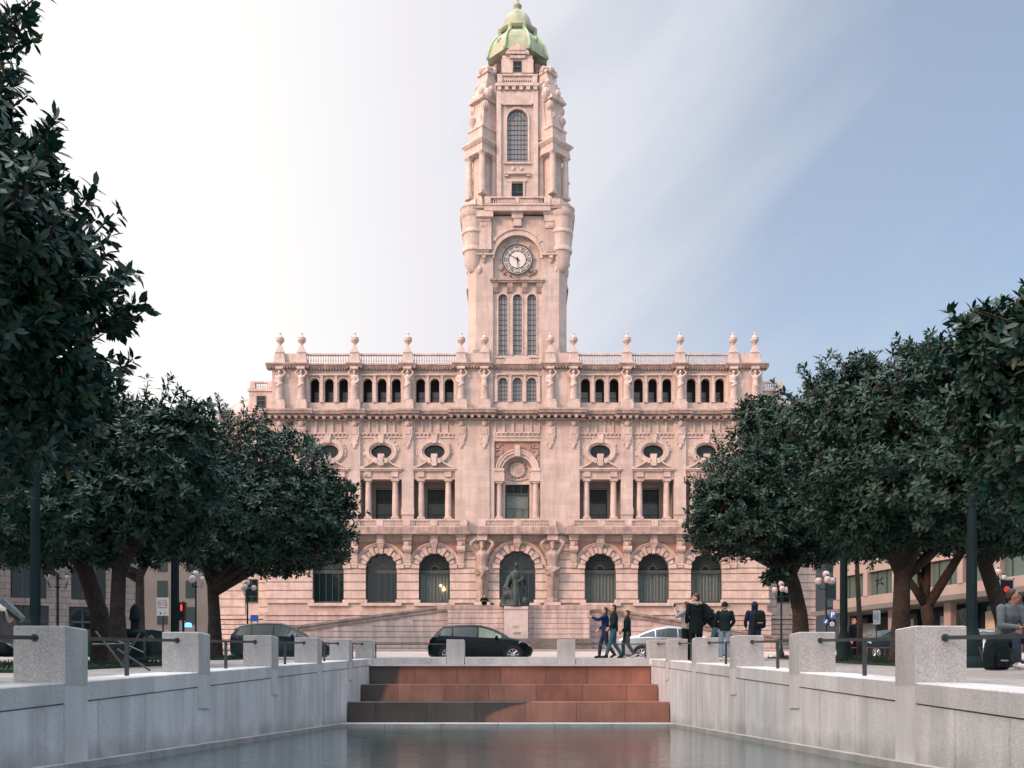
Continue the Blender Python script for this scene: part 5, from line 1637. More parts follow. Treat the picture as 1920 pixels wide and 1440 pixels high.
# statue on its pedestal in front of the terrace
st = thing('monument', 'dark bronze figure in flowing cloak on a pale stone pedestal before the central arch', 'statue', (BX, dT - 1.2, BZ))
KIDS[st.name] = []
P = MB()
sx0, sx1 = eu(945, -1.2), eu(990, -1.2)
zp = evv(1137, -1.2)
P.box(sx0, sx1, 0, 1.3, -2.0, zp - 0.25); P.box(sx0 - 0.0, sx1 + 0.0, -0.12, 1.35, zp - 0.249, zp)
P.build('pedestal', mat('pale_pedestal_stone', (0.50, 0.45, 0.43), 0.9, 0.12, 1.5, fine=0.1, fscale=12, streak=0.15), st)
P = MB()
cxm = (sx0 + sx1) / 2
for k_, (w_, zz) in enumerate(((0.8, 0.52), (0.55, 0.44), (0.7, 0.36))): P.box(cxm - w_ / 2, cxm + w_ / 2, -0.01, -0.001, evv(1186, -1.2) + zz * 1.2, evv(1186, -1.2) + zz * 1.2 + 0.05)
P.box(cxm - 0.3, cxm + 0.45, -0.06, -0.001, evv(1188, -1.2), evv(1185, -1.2))
build_split(P, 'inscription', M_WEATH, st, gap=0.01)
hs = evv(1047, -1.0) - zp
k = hs / 2.25; kx = k * 0.74
P = MB()
def PP(x, y, z): return (cxm + x * kx, 0.6 + y * k, zp + z * k)
P.tube([PP(0, 0, 0), PP(0.05, 0, 0.35), PP(0.0, 0, 0.75), PP(0.0, 0, 1.1)], [(0.55 * k, 0.35 * k), (0.45 * k, 0.3 * k), (0.32 * k, 0.24 * k), (0.24 * k, 0.18 * k)], 14)
rr = random.Random(8)
for q in range(20):
    a = rr.uniform(PI, 2 * PI); 
    P.tube([PP(0.6 * math.cos(a), 0.38 * math.sin(a), 0.0), PP(0.42 * math.cos(a) + rr.uniform(-.1, .1), 0.3 * math.sin(a), 0.6), PP(0.22 * math.cos(a), 0.17 * math.sin(a), 1.25)], [0.09 * k, 0.06 * k, 0.03 * k], 6)
P.tube([PP(0, 0, 1.0), PP(0.0, 0, 1.35), PP(0.0, 0, 1.62), PP(0.02, -0.02, 1.72), PP(0.02, -0.02, 1.82)], [(0.24 * k, 0.17 * k), (0.27 * k, 0.2 * k), (0.27 * k, 0.18 * k), (0.1 * k, 0.09 * k), (0.075 * k, 0.075 * k)], 12)
P.ball(PP(0.03, -0.04, 1.93), (0.12 * k, 0.14 * k, 0.16 * k), 12, 8)
P.tube([PP(0.25, 0, 1.58), PP(0.45, -0.1, 1.3), PP(0.2, -0.3, 1.15)], [0.1 * k, 0.08 * k, 0.06 * k], 8)
P.tube([PP(-0.25, 0, 1.58), PP(-0.42, -0.12, 1.25), PP(-0.55, -0.2, 0.95)], [0.1 * k, 0.08 * k, 0.06 * k], 8)
P.tube([PP(-0.4, 0.1, 1.5), PP(-0.6, 0.05, 1.0), PP(-0.75, 0.0, 0.3), PP(-0.8, 0, 0)], [0.1 * k, 0.14 * k, 0.18 * k, 0.2 * k], 8)
P.ball(PP(-0.55, -0.1, 0.55), (0.2 * k, 0.2 * k, 0.25 * k), 10, 6); P.ball(PP(0.55, -0.1, 0.2), (0.25 * k, 0.2 * k, 0.25 * k), 10, 6)
P.tube([PP(0.3, 0.1, 1.75), PP(0.55, 0.1, 1.5), PP(0.6, 0.1, 1.0), PP(0.65, 0.1, 0.4)], [0.05 * k, 0.08 * k, 0.1 * k, 0.12 * k], 8)
P.box(cxm - 0.9 * kx, cxm + 0.8 * kx, 0.1, 1.2, zp, zp + 0.06 * k)
P.box(cxm - 0.85 * kx, cxm - 0.45 * kx, 0.2, 0.8, zp, zp + 0.95 * k)
P.tube([PP(-0.65, -0.1, 1.0), PP(-0.3, -0.25, 0.6), PP(-0.15, -0.3, 0.1)], [0.1 * k, 0.12 * k, 0.1 * k], 8)
bake_remesh(P, 0.06, 'figure', M_BRONZE, st, 1)

# ================================================================== buildings on either side
def face_frame(p0, p1):
    p0 = Vector((*p0, 0)); p1 = Vector((*p1, 0)); d = (p1 - p0); L_ = d.length; d.normalize()
    return p0, math.atan2(d.y, d.x), L_
M_BLD1 = mat('soot_stone', (0.27, 0.23, 0.215), 0.9, 0.15, 0.4, fine=0.15, fscale=5, streak=0.3, brick=(1.3, 0.45, 0.03), brick_dark=0.8)
M_BLD2 = mat('tan_wood', (0.20, 0.09, 0.055), 0.7, 0.15)
M_BLD3 = mat('spandrel_panel', (0.29, 0.24, 0.225), 0.8, 0.1, 0.5)
M_BLD4 = mat('distant_render', (0.12, 0.12, 0.12), 0.9, 0.15, 0.3)
M_GGLS = glass('green_office_glass', (0.07, 0.11, 0.10), 0.15)
# left: stone block with arched shop windows
p0, rz, L_ = face_frame((-52, 64), (-27.6, 73))
bl = thing('stone_building', 'grey brown stone building with arched shop windows, behind the left trees', 'building', (p0.x, p0.y, gz(p0.y)), rz)
KIDS[bl.name] = []
W_ = MB(); bays = []
x = 1.5; ww = 2.4; pitch = 3.9
zlow, zarch = 4.0, 6.6
nb = int((L_ - 1.5) / pitch)
z3 = 8.6
W_.box(0, L_, 0.6, 14, z3, 18)
xprev = 0
for i in range(nb):
    c = 2.2 + pitch * i + 0.6
    bays.append(c)
    W_.box(xprev, c - 1.3, 0, 0.6, -0.5, z3); xprev = c + 1.3
W_.box(xprev, L_, 0, 0.6, -0.5, z3)
for c in bays:
    W_.box(c - 1.3, c + 1.3, 0, 0.6, 3.85, 4.35)
    W_.arch_wall(c - 1.3, c + 1.3, z3, c, 1.15, 6.3, 0, 0.6, 10); 
    W_.box(c - 1.3, c - 1.15, 0, 0.6, 4.35, 6.3); W_.box(c + 1.15, c + 1.3, 0, 0.6, 4.35, 6.3)
W_.box(0, L_, 0.601, 14, -0.5, z3)
for i in range(8):
    W_.box(0, L_, -0.05, -0.001, 9.4 + i * 1.05, 10.3 + i * 1.05)
W_.box(-0.2, L_ + 0.2, -0.5, 0.0, 8.6, 9.2); W_.box(-0.3, L_ + 0.3, -0.6, 0, 17.4, 18)
W_.build('wall', M_BLD1, bl)
for i, c in enumerate(bays):
    F = MB()
    for q in (-1.24, -0.42, 0.42, 1.24): F.box(c + q - 0.06, c + q + 0.06, 0.3, 0.4, 0, 3.8)
    F.box(c - 1.3, c + 1.3, 0.3, 0.4, 2.7, 2.85)
    for q in (-0.4, 0.4): F.box(c + q - 0.05, c + q + 0.05, 0.3, 0.4, 4.36, 7.2)
    fo = F.build('shop_window', M_BLD2 if i % 3 == 0 else M_FRAME, bl)
    P = MB(); P.box(c - 1.3, c + 1.3, 0.42, 0.46, 0, 3.85); P.box(c - 1.15, c + 1.15, 0.42, 0.46, 4.35, 7.45); P.build('pane', M_GLASS, fo)
# dark infill seen down the side streets
for bx_, lab_ in ((-48, 'dark plain building far down the side street, left of the city hall'), (46, 'dark plain building far behind, in the gap right of the city hall')):
  bg_ = thing('street_building', lab_, 'building', (bx_, 140, gz(118)))
  KIDS[bg_.name] = []
  W_ = MB(); W_.box(-14, 14, 0, 10, -1, 16); W_.build('wall', M_BLD4, bg_)
  for fl in range(4):
    for q in range(6):
        P = MB(); P.box(-11 + q * 4, -9.6 + q * 4, -0.1, -0.001, 1 + fl * 3.7, 3.4 + fl * 3.7); P.build('window', M_GLASS, bg_)
# right: modern office with ribbon windows
p0, rz, L_ = face_frame((29.3, 93), (50.0, 41.5))
br = thing('office_building', 'modern office building with ribbon windows and a projecting canopy, behind the right trees', 'building', (p0.x, p0.y, gz(92)), rz)
KIDS[br.name] = []
W_ = MB()
W_.box(0, L_, 1.2, 16, -3, 22)
W_.build('inner_walls', M_IN, br)
W_ = MB()
zc_ = at(1590, 1144, 90).z - gz(92)
lv = [zc_ + 3.25 * i for i in range(6)]
for z in lv: W_.box(0, L_, -0.05, 1.2, z, z + 1.15)
for i in range(int(L_ / 3.6)):
    x = 3.6 * i + 0.5
    W_.box(x, x + 0.55, -0.12, 1.2, lv[0] + 1.151, lv[-1] - 0.001)
W_.build('spandrels', M_BLD3, br)
for k_, z in enumerate(lv[:-1]):
    P = MB(); P.box(0.02, L_ - 0.02, 0.35, 0.4, z + 1.16, z + 3.24); po = P.build('window_ribbon', M_GGLS, br)
    P = MB()
    x = 0.6
    while x < L_: P.box(x - 0.04, x + 0.04, 0.25, 0.349, z + 1.16, z + 3.24); x += 1.2
    P.build('mullions', M_FRAME, po)
P = MB(); P.box(0, L_, -2.6, 1.19, zc_ - 0.4, zc_ - 0.002); P.build('canopy', M_BLD4, br)
P = MB(); P.box(0, L_, 0.9, 1.19, -3, zc_ - 0.41); P.build('shop_front', M_GLASS, br)
for i in range(8):
    P = MB(); P.box(2 + i * 6.2, 2.7 + i * 6.2, -1.0, -0.4, -3, zc_ - 0.401); P.build('pillar', M_BLD3, br)
for i in range(10):
    P = MB(); x = 3 + i * 4.6; P.box(x, x + 1.6, 0.82, 0.899, 0.6, 2.4); P.build('shop_poster', mat('shop_display_%d' % i, random.choice(((0.4, 0.45, 0.3), (0.25, 0.28, 0.3), (0.45, 0.4, 0.3))), 0.8, 0.2), br)


# unseen tall row added left of the square, heights set to shade the pool
def block_building(label, p0, p1, h, depth, floors, seed=1):
    p0_, rz, L_ = face_frame(p0, p1)
    b_ = thing('added_shade_house', label, 'building', (p0_.x, p0_.y, gz(p0_.y) - 1.5), rz, 'unseen tall houses added to shade the pool')
    KIDS[b_.name] = []
    W_ = MB(); W_.box(0, L_, 0, depth, -1, h)
    W_.build('wall', M_BLD1, b_)
    W_ = MB(); W_.box(-0.1, L_ + 0.1, -0.6, -0.001, h - 1.0, h - 0.3); W_.build('cornice', M_BLD3, b_)
    n_ = int(L_ / 3.8)
    for fl in range(floors):
        for i in range(n_):
            x = (i + 0.5) * L_ / n_; z = fl * h / floors + 0.6
            F = MB(); F.box(x - 0.75, x + 0.75, -0.12, -0.001, z, z + 2.1); fo = F.build('window', M_BLD3, b_)
            P = MB(); P.box(x - 0.6, x + 0.6, -0.14, -0.121, z + 0.12, z + 2.0); P.build('pane', M_GLASS, fo)
    return b_
for i, (y0, y1, h) in enumerate(((40, 60, 23), (14, 40, 29), (-12, 14, 32), (-42, -12, 34))):
    block_building('unseen tall stone house added to shade the pool, %s' % ('nearest the city hall', 'second from the city hall', 'level with the pool', 'farthest behind the viewer')[i], (-44, y0 + 0.05), (-44, y1 - 0.05), h, 16, 6)
# ================================================================== trees
def leaf_mat(name, c1, c2, c3):
    m, t, b, o = mat_new(name)
    n = t.nodes; L = t.links.new
    at_ = n.new('ShaderNodeAttribute'); at_.attribute_name = 'tint'
    cr_ = n.new('ShaderNodeValToRGB')
    cr_.color_ramp.elements[0].color = (*c1, 1); cr_.color_ramp.elements[0].position = 0.0
    cr_.color_ramp.elements[1].color = (*c2, 1); cr_.color_ramp.elements[1].position = 0.75
    e_ = cr_.color_ramp.elements.new(0.97); e_.color = (*c3, 1)
    L(at_.outputs['Fac'], cr_.inputs[0])
    # undersides of the leaves are dull brown-green
    ge = n.new('ShaderNodeNewGeometry')
    mx_ = n.new('ShaderNodeMix'); mx_.data_type = 'RGBA'; mx_.inputs[7].default_value = (0.030, 0.050, 0.042, 1)
    mm = n.new('ShaderNodeMath'); mm.operation = 'MULTIPLY'; mm.inputs[1].default_value = 0.55
    L(ge.outputs['Backfacing'], mm.inputs[0]); L(mm.outputs[0], mx_.inputs[0]); L(cr_.outputs[0], mx_.inputs[6])
    L(mx_.outputs[2], b.inputs['Base Color'])
    b.inputs['Roughness'].default_value = 0.45
    b.inputs['Specular IOR Level'].default_value = 0.22
    return m
M_LEAF = leaf_mat('glossy_leaf', (0.004, 0.034, 0.032), (0.018, 0.068, 0.038), (0.14, 0.13, 0.05))

def make_leaves(rng, pos, axis, size, nleaf=8, fine=False):
    """rosettes: pos (n,3), axis (n,3) -> verts, faces(list of arrays), tint per vertex"""
    n = len(pos)
    ax = axis / np.linalg.norm(axis, axis=1, keepdims=True)
    ref = np.where(np.abs(ax[:, 2:3]) < 0.9, np.array([[0, 0, 1.0]]), np.array([[1.0, 0, 0]]))
    u = np.cross(ax, ref); u /= np.linalg.norm(u, axis=1, keepdims=True)
    v = np.cross(ax, u)
    ph = rng.uniform(0, 2 * np.pi, (n, 1)) + np.arange(nleaf)[None, :] * 2.4
    el = rng.uniform(-0.15, 1.15, (n, nleaf))          # elevation towards the axis
    ln = size * rng.uniform(0.65, 1.15, (n, nleaf))
    wd = ln * rng.uniform(0.17, 0.23, (n, nleaf))
    d = (np.cos(ph) * np.cos(el))[..., None] * u[:, None] + (np.sin(ph) * np.cos(el))[..., None] * v[:, None] + np.sin(el)[..., None] * ax[:, None]
    # side vector and leaf normal
    up = ax[:, None] * np.ones_like(d) + rng.normal(0, 0.25, d.shape)
    s = np.cross(d, up); s /= np.linalg.norm(s, axis=2, keepdims=True) + 1e-9
    nn = np.cross(s, d)
    base = pos[:, None] + d * (0.10 * ln)[..., None] + ax[:, None] * (rng.uniform(-0.5, 0.3, (n, nleaf)) * size * 0.6)[..., None]
    droop = -nn * (ln * rng.uniform(0.02, 0.22, (n, nleaf)))[..., None]
    def pt(t, w, f=0.0, dr=0.0):
        return base + d * (t * ln)[..., None] + s * (w * wd)[..., None] + nn * (f * ln)[..., None] + droop * dr
    tint = np.clip(rng.normal(0.38, 0.22, (n, nleaf)), 0, 0.8)
    tint = np.where(rng.uniform(0, 1, (n, nleaf)) < 0.018, 1.0, tint)
    if fine:
        P = [pt(0, 0), pt(.28, -.85, .04, .1), pt(.28, .85, .04, .1), pt(.28, 0, 0, .1), pt(.66, -.9, .04, .5), pt(.66, .9, .04, .5), pt(.66, 0, 0, .5), pt(1, 0, 0, 1.0)]
        F3 = [(0, 1, 3), (0, 3, 2), (4, 7, 6), (6, 7, 5)]; F4 = [(1, 4, 6, 3), (3, 6, 5, 2)]
    else:
        P = [pt(0, 0), pt(.5, -1, .04, .3), pt(1, 0, 0, 1.0), pt(.5, 1, .04, .3), pt(.5, 0, 0, .3)]
        F3 = []; F4 = [(0, 1, 2, 4), (0, 4, 2, 3)]
    k = len(P)
    V_ = np.stack(P, 2).reshape(-1, 3)
    T_ = np.repeat(tint.reshape(-1), k)
    nl = n * nleaf
    off = (np.arange(nl) * k)[:, None]
    f3 = np.concatenate([off + np.array(f)[None] for f in F3]) if F3 else np.zeros((0, 3), int)
    f4 = np.concatenate([off + np.array(f)[None] for f in F4])
    return V_, f3, f4, T_

def leaf_object(parts, name, parent):
    vs = []; f3s = []; f4s = []; ts = []; o_ = 0
    for V_, f3, f4, T_ in parts:
        vs.append(V_); f3s.append(f3 + o_); f4s.append(f4 + o_); ts.append(T_); o_ += len(V_)
    V_ = np.concatenate(vs); f3 = np.concatenate(f3s); f4 = np.concatenate(f4s); T_ = np.concatenate(ts)
    me = bpy.data.meshes.new(name)
    me.vertices.add(len(V_)); me.vertices.foreach_set('co', V_.astype(np.float32).ravel())
    nl = len(f3) * 3 + len(f4) * 4
    me.loops.add(nl); me.loops.foreach_set('vertex_index', np.concatenate([f3.ravel(), f4.ravel()]).astype(np.int32))
    me.polygons.add(len(f3) + len(f4))
    st_ = np.concatenate([np.arange(len(f3)) * 3, len(f3) * 3 + np.arange(len(f4)) * 4]).astype(np.int32)
    me.polygons.foreach_set('loop_start', st_)
    me.update(calc_edges=True); me.validate()
    a = me.attributes.new('tint', 'FLOAT', 'POINT'); a.data.foreach_set('value', T_.astype(np.float32))
    me.materials.append(M_LEAF)
    ob = bpy.data.objects.new(name, me); COL.objects.link(ob); ob.parent = parent
    return ob

def tree(label, base, trunk, lobes, n, leaf=0.16, seed=1, fine=False, nleaf=8, twigs=60, r0=0.2, forks=None, low=None, gaps=0.5, sizes=None):
    """base: world foot; trunk: list of world points; lobes: (centre world, (rx,ry,rz)); n rosettes"""
    rng = np.random.default_rng(seed); rr = random.Random(seed)
    root = thing('magnolia_tree', label, 'tree', base, 0, 'broad-leaved evergreen trees of the plaza')
    KIDS[root.name] = []
    b = Vector(base)
    # trunk and limbs
    T_ = MB()
    pts = [Vector(p) - b for p in trunk]
    m_ = len(pts)
    T_.tube([pts[0] - Vector((0, 0, 0.1))] + pts, [r0 * 1.45] + [r0 * (1.25 if i == 0 else 1.0) * (1 - 0.22 * i / max(1, m_ - 1)) for i in range(m_)], 12)
    T_.build('trunk', M_BARK, root, smooth=True)
    tip = pts[-1]
    tw = MB()
    for ci, (c, r_) in enumerate(lobes):
        c = Vector(c) - b
        lb = MB()
        for q in range(2):
            e_ = c + Vector((rr.uniform(-.4, .4) * r_[0], rr.uniform(-.4, .4) * r_[1], rr.uniform(-.1, .5) * r_[2]))
            st2 = tip.lerp(pts[-2], rr.uniform(0, 0.4)) if m_ > 1 else tip
            mid = st2.lerp(e_, 0.5) + Vector((rr.uniform(-.3, .3), rr.uniform(-.3, .3), rr.uniform(-0.1, .4)))
            lb.tube([st2, st2.lerp(mid, 0.5), mid, e_], [r0 * 0.62, r0 * 0.5, r0 * 0.36, r0 * 0.12], 8)
            for z in range(5):
                e2 = c + Vector((rr.uniform(-.9, .9) * r_[0], rr.uniform(-.9, .9) * r_[1], rr.uniform(-.7, .9) * r_[2]))
                s2 = mid.lerp(e_, rr.random())
                lb.tube([s2, s2.lerp(e2, .5) + Vector((0, 0, rr.uniform(-.1, .2))), e2], [r0 * 0.16, r0 * 0.1, 0.012], 5)
        lb.build('limb', M_BARK, root, smooth=True)
    # rosettes spread over the shells of the lobes
    vol = np.array([r_[0] * r_[1] + r_[1] * r_[2] + r_[0] * r_[2] for _, r_ in lobes]); vol = vol / vol.sum()
    parts = []
    cen = np.array([list(Vector(c) - b) for c, _ in lobes]); rad = np.array([r_ for _, r_ in lobes])
    idx = rng.choice(len(lobes), int(n * 1.7), p=vol)
    d = rng.normal(0, 1, (len(idx), 3)); d /= np.linalg.norm(d, axis=1, keepdims=True)
    # sub-bumps: quantise the direction to make clumps
    rr_ = rng.uniform(0.35, 1.0, (len(idx), 1)) ** 0.45
    bump = 1 + 0.13 * np.sin(d[:, :1] * 9 + idx[:, None] * 2.1) * np.sin(d[:, 1:2] * 8 + 1.3 * idx[:, None]) + 0.12 * np.sin(d[:, 2:3] * 11 + idx[:, None] * 0.7 + d[:, :1] * 5)
    p = cen[idx] + d * rad[idx] * rr_ * bump
    # holes by noise rejection
    h = np.sin(p[:, 0] * 3.1 + seed) * np.sin(p[:, 1] * 2.7 + 1.1 * seed) * np.sin(p[:, 2] * 3.4 + 2.3) + 0.5 * np.sin(p[:, 0] * 7.3 + p[:, 2] * 6.1) * np.sin(p[:, 2] * 8.7 + p[:, 1] * 5)
    keep = h > -gaps * rng.uniform(0.3, 1.6, len(p))
    if low is not None: keep &= (p[:, 2] + b.z) > (low + 0.25 * np.sin(p[:, 0] * 2.3) + 0.2 * np.sin(p[:, 0] * 6.1 + p[:, 1] * 3))
    p = p[keep][:n]; d = d[keep][:n]
    axis = d * 0.8 + np.array([[0, 0, 0.55]]) + rng.normal(0, 0.35, d.shape)
    parts.append(make_leaves(rng, p, axis, leaf, nleaf, fine))
    # twigs that stick out of the outline
    tp = []; ta = []
    for k_ in range(twigs):
        i = int(rng.choice(len(lobes), p=vol))
        dd = rng.normal(0, 1, 3); dd[2] = abs(dd[2]) * 0.9 + (-0.1); dd /= np.linalg.norm(dd)
        s_ = cen[i] + dd * rad[i] * 0.8; ext = rng.uniform(0.2, 0.42) if fine else rng.uniform(0.2, 0.62)
        g_ = dd * 0.75 + np.array([0, 0, 0.6]); g_ /= np.linalg.norm(g_)
        e1 = cen[i] + dd * rad[i] * 1.02; e2 = e1 + g_ * ext
        if low is not None and e2[2] + b.z < low: continue
        tw.tube([tuple(s_), tuple(e1), tuple(e2)], [0.016, 0.012, 0.007], 5)
        nn_ = max(2, int(ext / (leaf * 0.62)))
        for z in range(nn_ + 1):
            q_ = e1 + (e2 - e1) * z / nn_
            tp.append(q_ + rng.normal(0, 0.02, 3)); ta.append(g_ + rng.normal(0, 0.25, 3))
    if tp: parts.append(make_leaves(rng, np.array(tp), np.array(ta), leaf, nleaf, fine))
    leaf_object(parts, 'crown', root)
    if tw.v: tag(tw.build('twigs', M_BARK, root), kind='stuff')
    return root

def L_(px, py, d, rx, rz, ry=None):
    """lobe by its place in the photograph: radii given in photo pixels, ry in metres"""
    k = d / FPX
    return (at(px, py, d), (rx * k, ry if ry else rx * k, rz * k))
def foot(px, d): return tuple(on_ground(px, d))

# left row, near to far
tree('tall near tree at the left edge with large leaves, filling the upper left corner', foot(-300, 9.6), [foot(-300, 9.6), at(-290, 1000, 9.6), at(-250, 800, 9.6)],
     [L_(-120, 640, 9.6, 230, 200, 1.3), L_(40, 600, 9.8, 150, 165, 1.1), L_(40, 480, 9.4, 125, 110, .9), L_(-60, 340, 9.5, 115, 160, 1.0), L_(-30, 470, 10, 180, 210, 1.2), L_(-60, 760, 9.8, 200, 150, 1.2), L_(90, 700, 10.2, 110, 100, 0.9), L_(-110, 50, 9.4, 115, 75, .5), L_(-70, 210, 9.5, 70, 60, .5)],
     2500, 0.155, 11, True, 7, 240, 0.2, low=None, gaps=0.20)
tree('leafy tree behind the nearest left pier, straight trunk in the gap between two piers', foot(222, 19), [foot(222, 19), at(220, 1150, 19), at(224, 1040, 19)],
     [L_(240, 840, 19, 125, 95), L_(335, 840, 18.6, 85, 80), L_(130, 850, 19.5, 140, 120), L_(300, 920, 19, 145, 95), L_(150, 960, 19, 150, 95), L_(375, 790, 18.5, 34, 36), L_(270, 1000, 19.2, 110, 60)],
     5200, 0.155, 5, False, 8, 120, 0.16, low=at(0, 1058, 19).z, gaps=0.6)
tree('dark leaning tree at the left behind the first pier, its trunk bending to the left', foot(192, 23), [foot(192, 23), at(186, 1150, 23), at(165, 1085, 23), at(140, 1020, 23)],
     [L_(60, 900, 22, 190, 120), L_(-60, 880, 22, 160, 140), L_(120, 990, 22.5, 150, 75), L_(10, 1000, 21.5, 140, 70), L_(40, 780, 22, 170, 120)],
     4200, 0.17, 6, False, 8, 50, 0.22, low=at(0, 1068, 23).z, gaps=0.9)
tree('round spreading tree whose forked trunk stands left of the dark estate car', foot(403, 32), [foot(403, 32), at(402, 1160, 32), at(398, 1085, 32)],
     [L_(455, 860, 31.5, 95, 85), L_(550, 880, 31, 75, 75), L_(400, 920, 32, 110, 90), L_(500, 960, 31, 120, 80), L_(595, 960, 30.5, 75, 75), L_(560, 1010, 31, 80, 60), L_(430, 1010, 32, 120, 60), L_(350, 980, 32.5, 90, 80), L_(480, 1048, 31.5, 110, 34), L_(640, 930, 30.5, 30, 40), L_(630, 1020, 30.5, 35, 38)],
     8200, 0.17, 9, False, 7, 120, 0.22, low=at(0, 1078, 31).z, gaps=0.6)
tree('dim tree far back on the left in front of the stone building', foot(262, 41), [foot(262, 41), at(262, 1130, 41), at(262, 1070, 41)],
     [L_(262, 980, 41, 110, 80), L_(120, 990, 42, 130, 80), L_(20, 990, 42, 110, 80), L_(330, 940, 41, 70, 70)], 3200, 0.22, 19, False, 7, 10, 0.2, low=at(0, 1070, 41).z, gaps=0.9)
# right row
tree('near tree at the right edge with large yellowish green leaves, trunk out of picture', foot(2150, 12.5), [foot(2150, 12.5), at(2140, 1050, 12.5), at(2100, 900, 12.5)],
     [L_(1960, 700, 12.5, 150, 140, 1.1), L_(1880, 660, 12.3, 90, 85, .8), L_(1975, 625, 12.5, 70, 65, .7), L_(1990, 850, 12.5, 160, 120, 1.1), L_(2080, 730, 12.5, 170, 140, 1.2), L_(1900, 790, 12.8, 70, 90, .8)],
     2500, 0.155, 21, True, 8, 130, 0.2, gaps=0.35)
tree('big dark tree on the right with a forked trunk behind the second pier', foot(1688, 21), [foot(1688, 21), at(1690, 1150, 21), at(1692, 1050, 21)],
     [L_(1700, 775, 20, 110, 90), L_(1800, 780, 20, 120, 120), L_(1620, 790, 21, 110, 105), L_(1880, 880, 20, 150, 130), L_(1740, 900, 20, 160, 110), L_(1640, 920, 21, 130, 100), L_(1800, 970, 20, 170, 65), L_(1620, 700, 20.5, 38, 34), L_(1800, 672, 20, 45, 45), L_(1660, 980, 21, 130, 60), L_(1720, 680, 20, 35, 45)],
     8600, 0.155, 23, False, 8, 170, 0.2, low=at(0, 1050, 21).z, gaps=0.6)
tree('spreading tree whose thick trunk rises behind the boy in the hood, overhanging the facade', foot(1503, 31), [foot(1503, 31), at(1500, 1150, 31), at(1488, 1095, 31), at(1480, 1070, 31)],
     [L_(1470, 830, 30.5, 85, 80), L_(1400, 900, 30, 90, 70), L_(1540, 830, 31, 85, 90), L_(1350, 950, 29.5, 55, 55), L_(1460, 960, 30.5, 120, 75), L_(1570, 950, 31, 110, 90), L_(1400, 1000, 30, 105, 48), L_(1320, 990, 29.5, 35, 42), L_(1520, 1010, 31, 100, 50), L_(1420, 780, 30.5, 40, 38), L_(1540, 745, 31, 40, 40), L_(1460, 1075, 30, 18, 14), L_(1440, 1085, 30, 12, 14)],
     8600, 0.17, 29, False, 7, 150, 0.25, gaps=0.62)
tree('tree with a Y-shaped pale trunk low behind the nearest right pier', foot(1742, 27), [foot(1742, 27), at(1742, 1170, 27), at(1735, 1125, 27)],
     [L_(1680, 1010, 27, 60, 40), L_(1830, 990, 27, 90, 60), L_(1760, 960, 27, 120, 60)], 2400, 0.18, 31, False, 7, 6, 0.19, low=at(0, 1040, 27).z, gaps=0.9)
tree('tree leaning left behind the seated man, trunk half hidden by the dark lamp post', foot(1895, 24), [foot(1895, 24), at(1880, 1160, 24), at(1858, 1090, 24), at(1840, 1040, 24)],
     [L_(1850, 950, 24, 120, 70), L_(1930, 960, 24, 130, 80), L_(1760, 930, 24, 90, 60)], 2800, 0.18, 37, False, 7, 6, 0.2, low=at(0, 1050, 24).z, gaps=0.9)
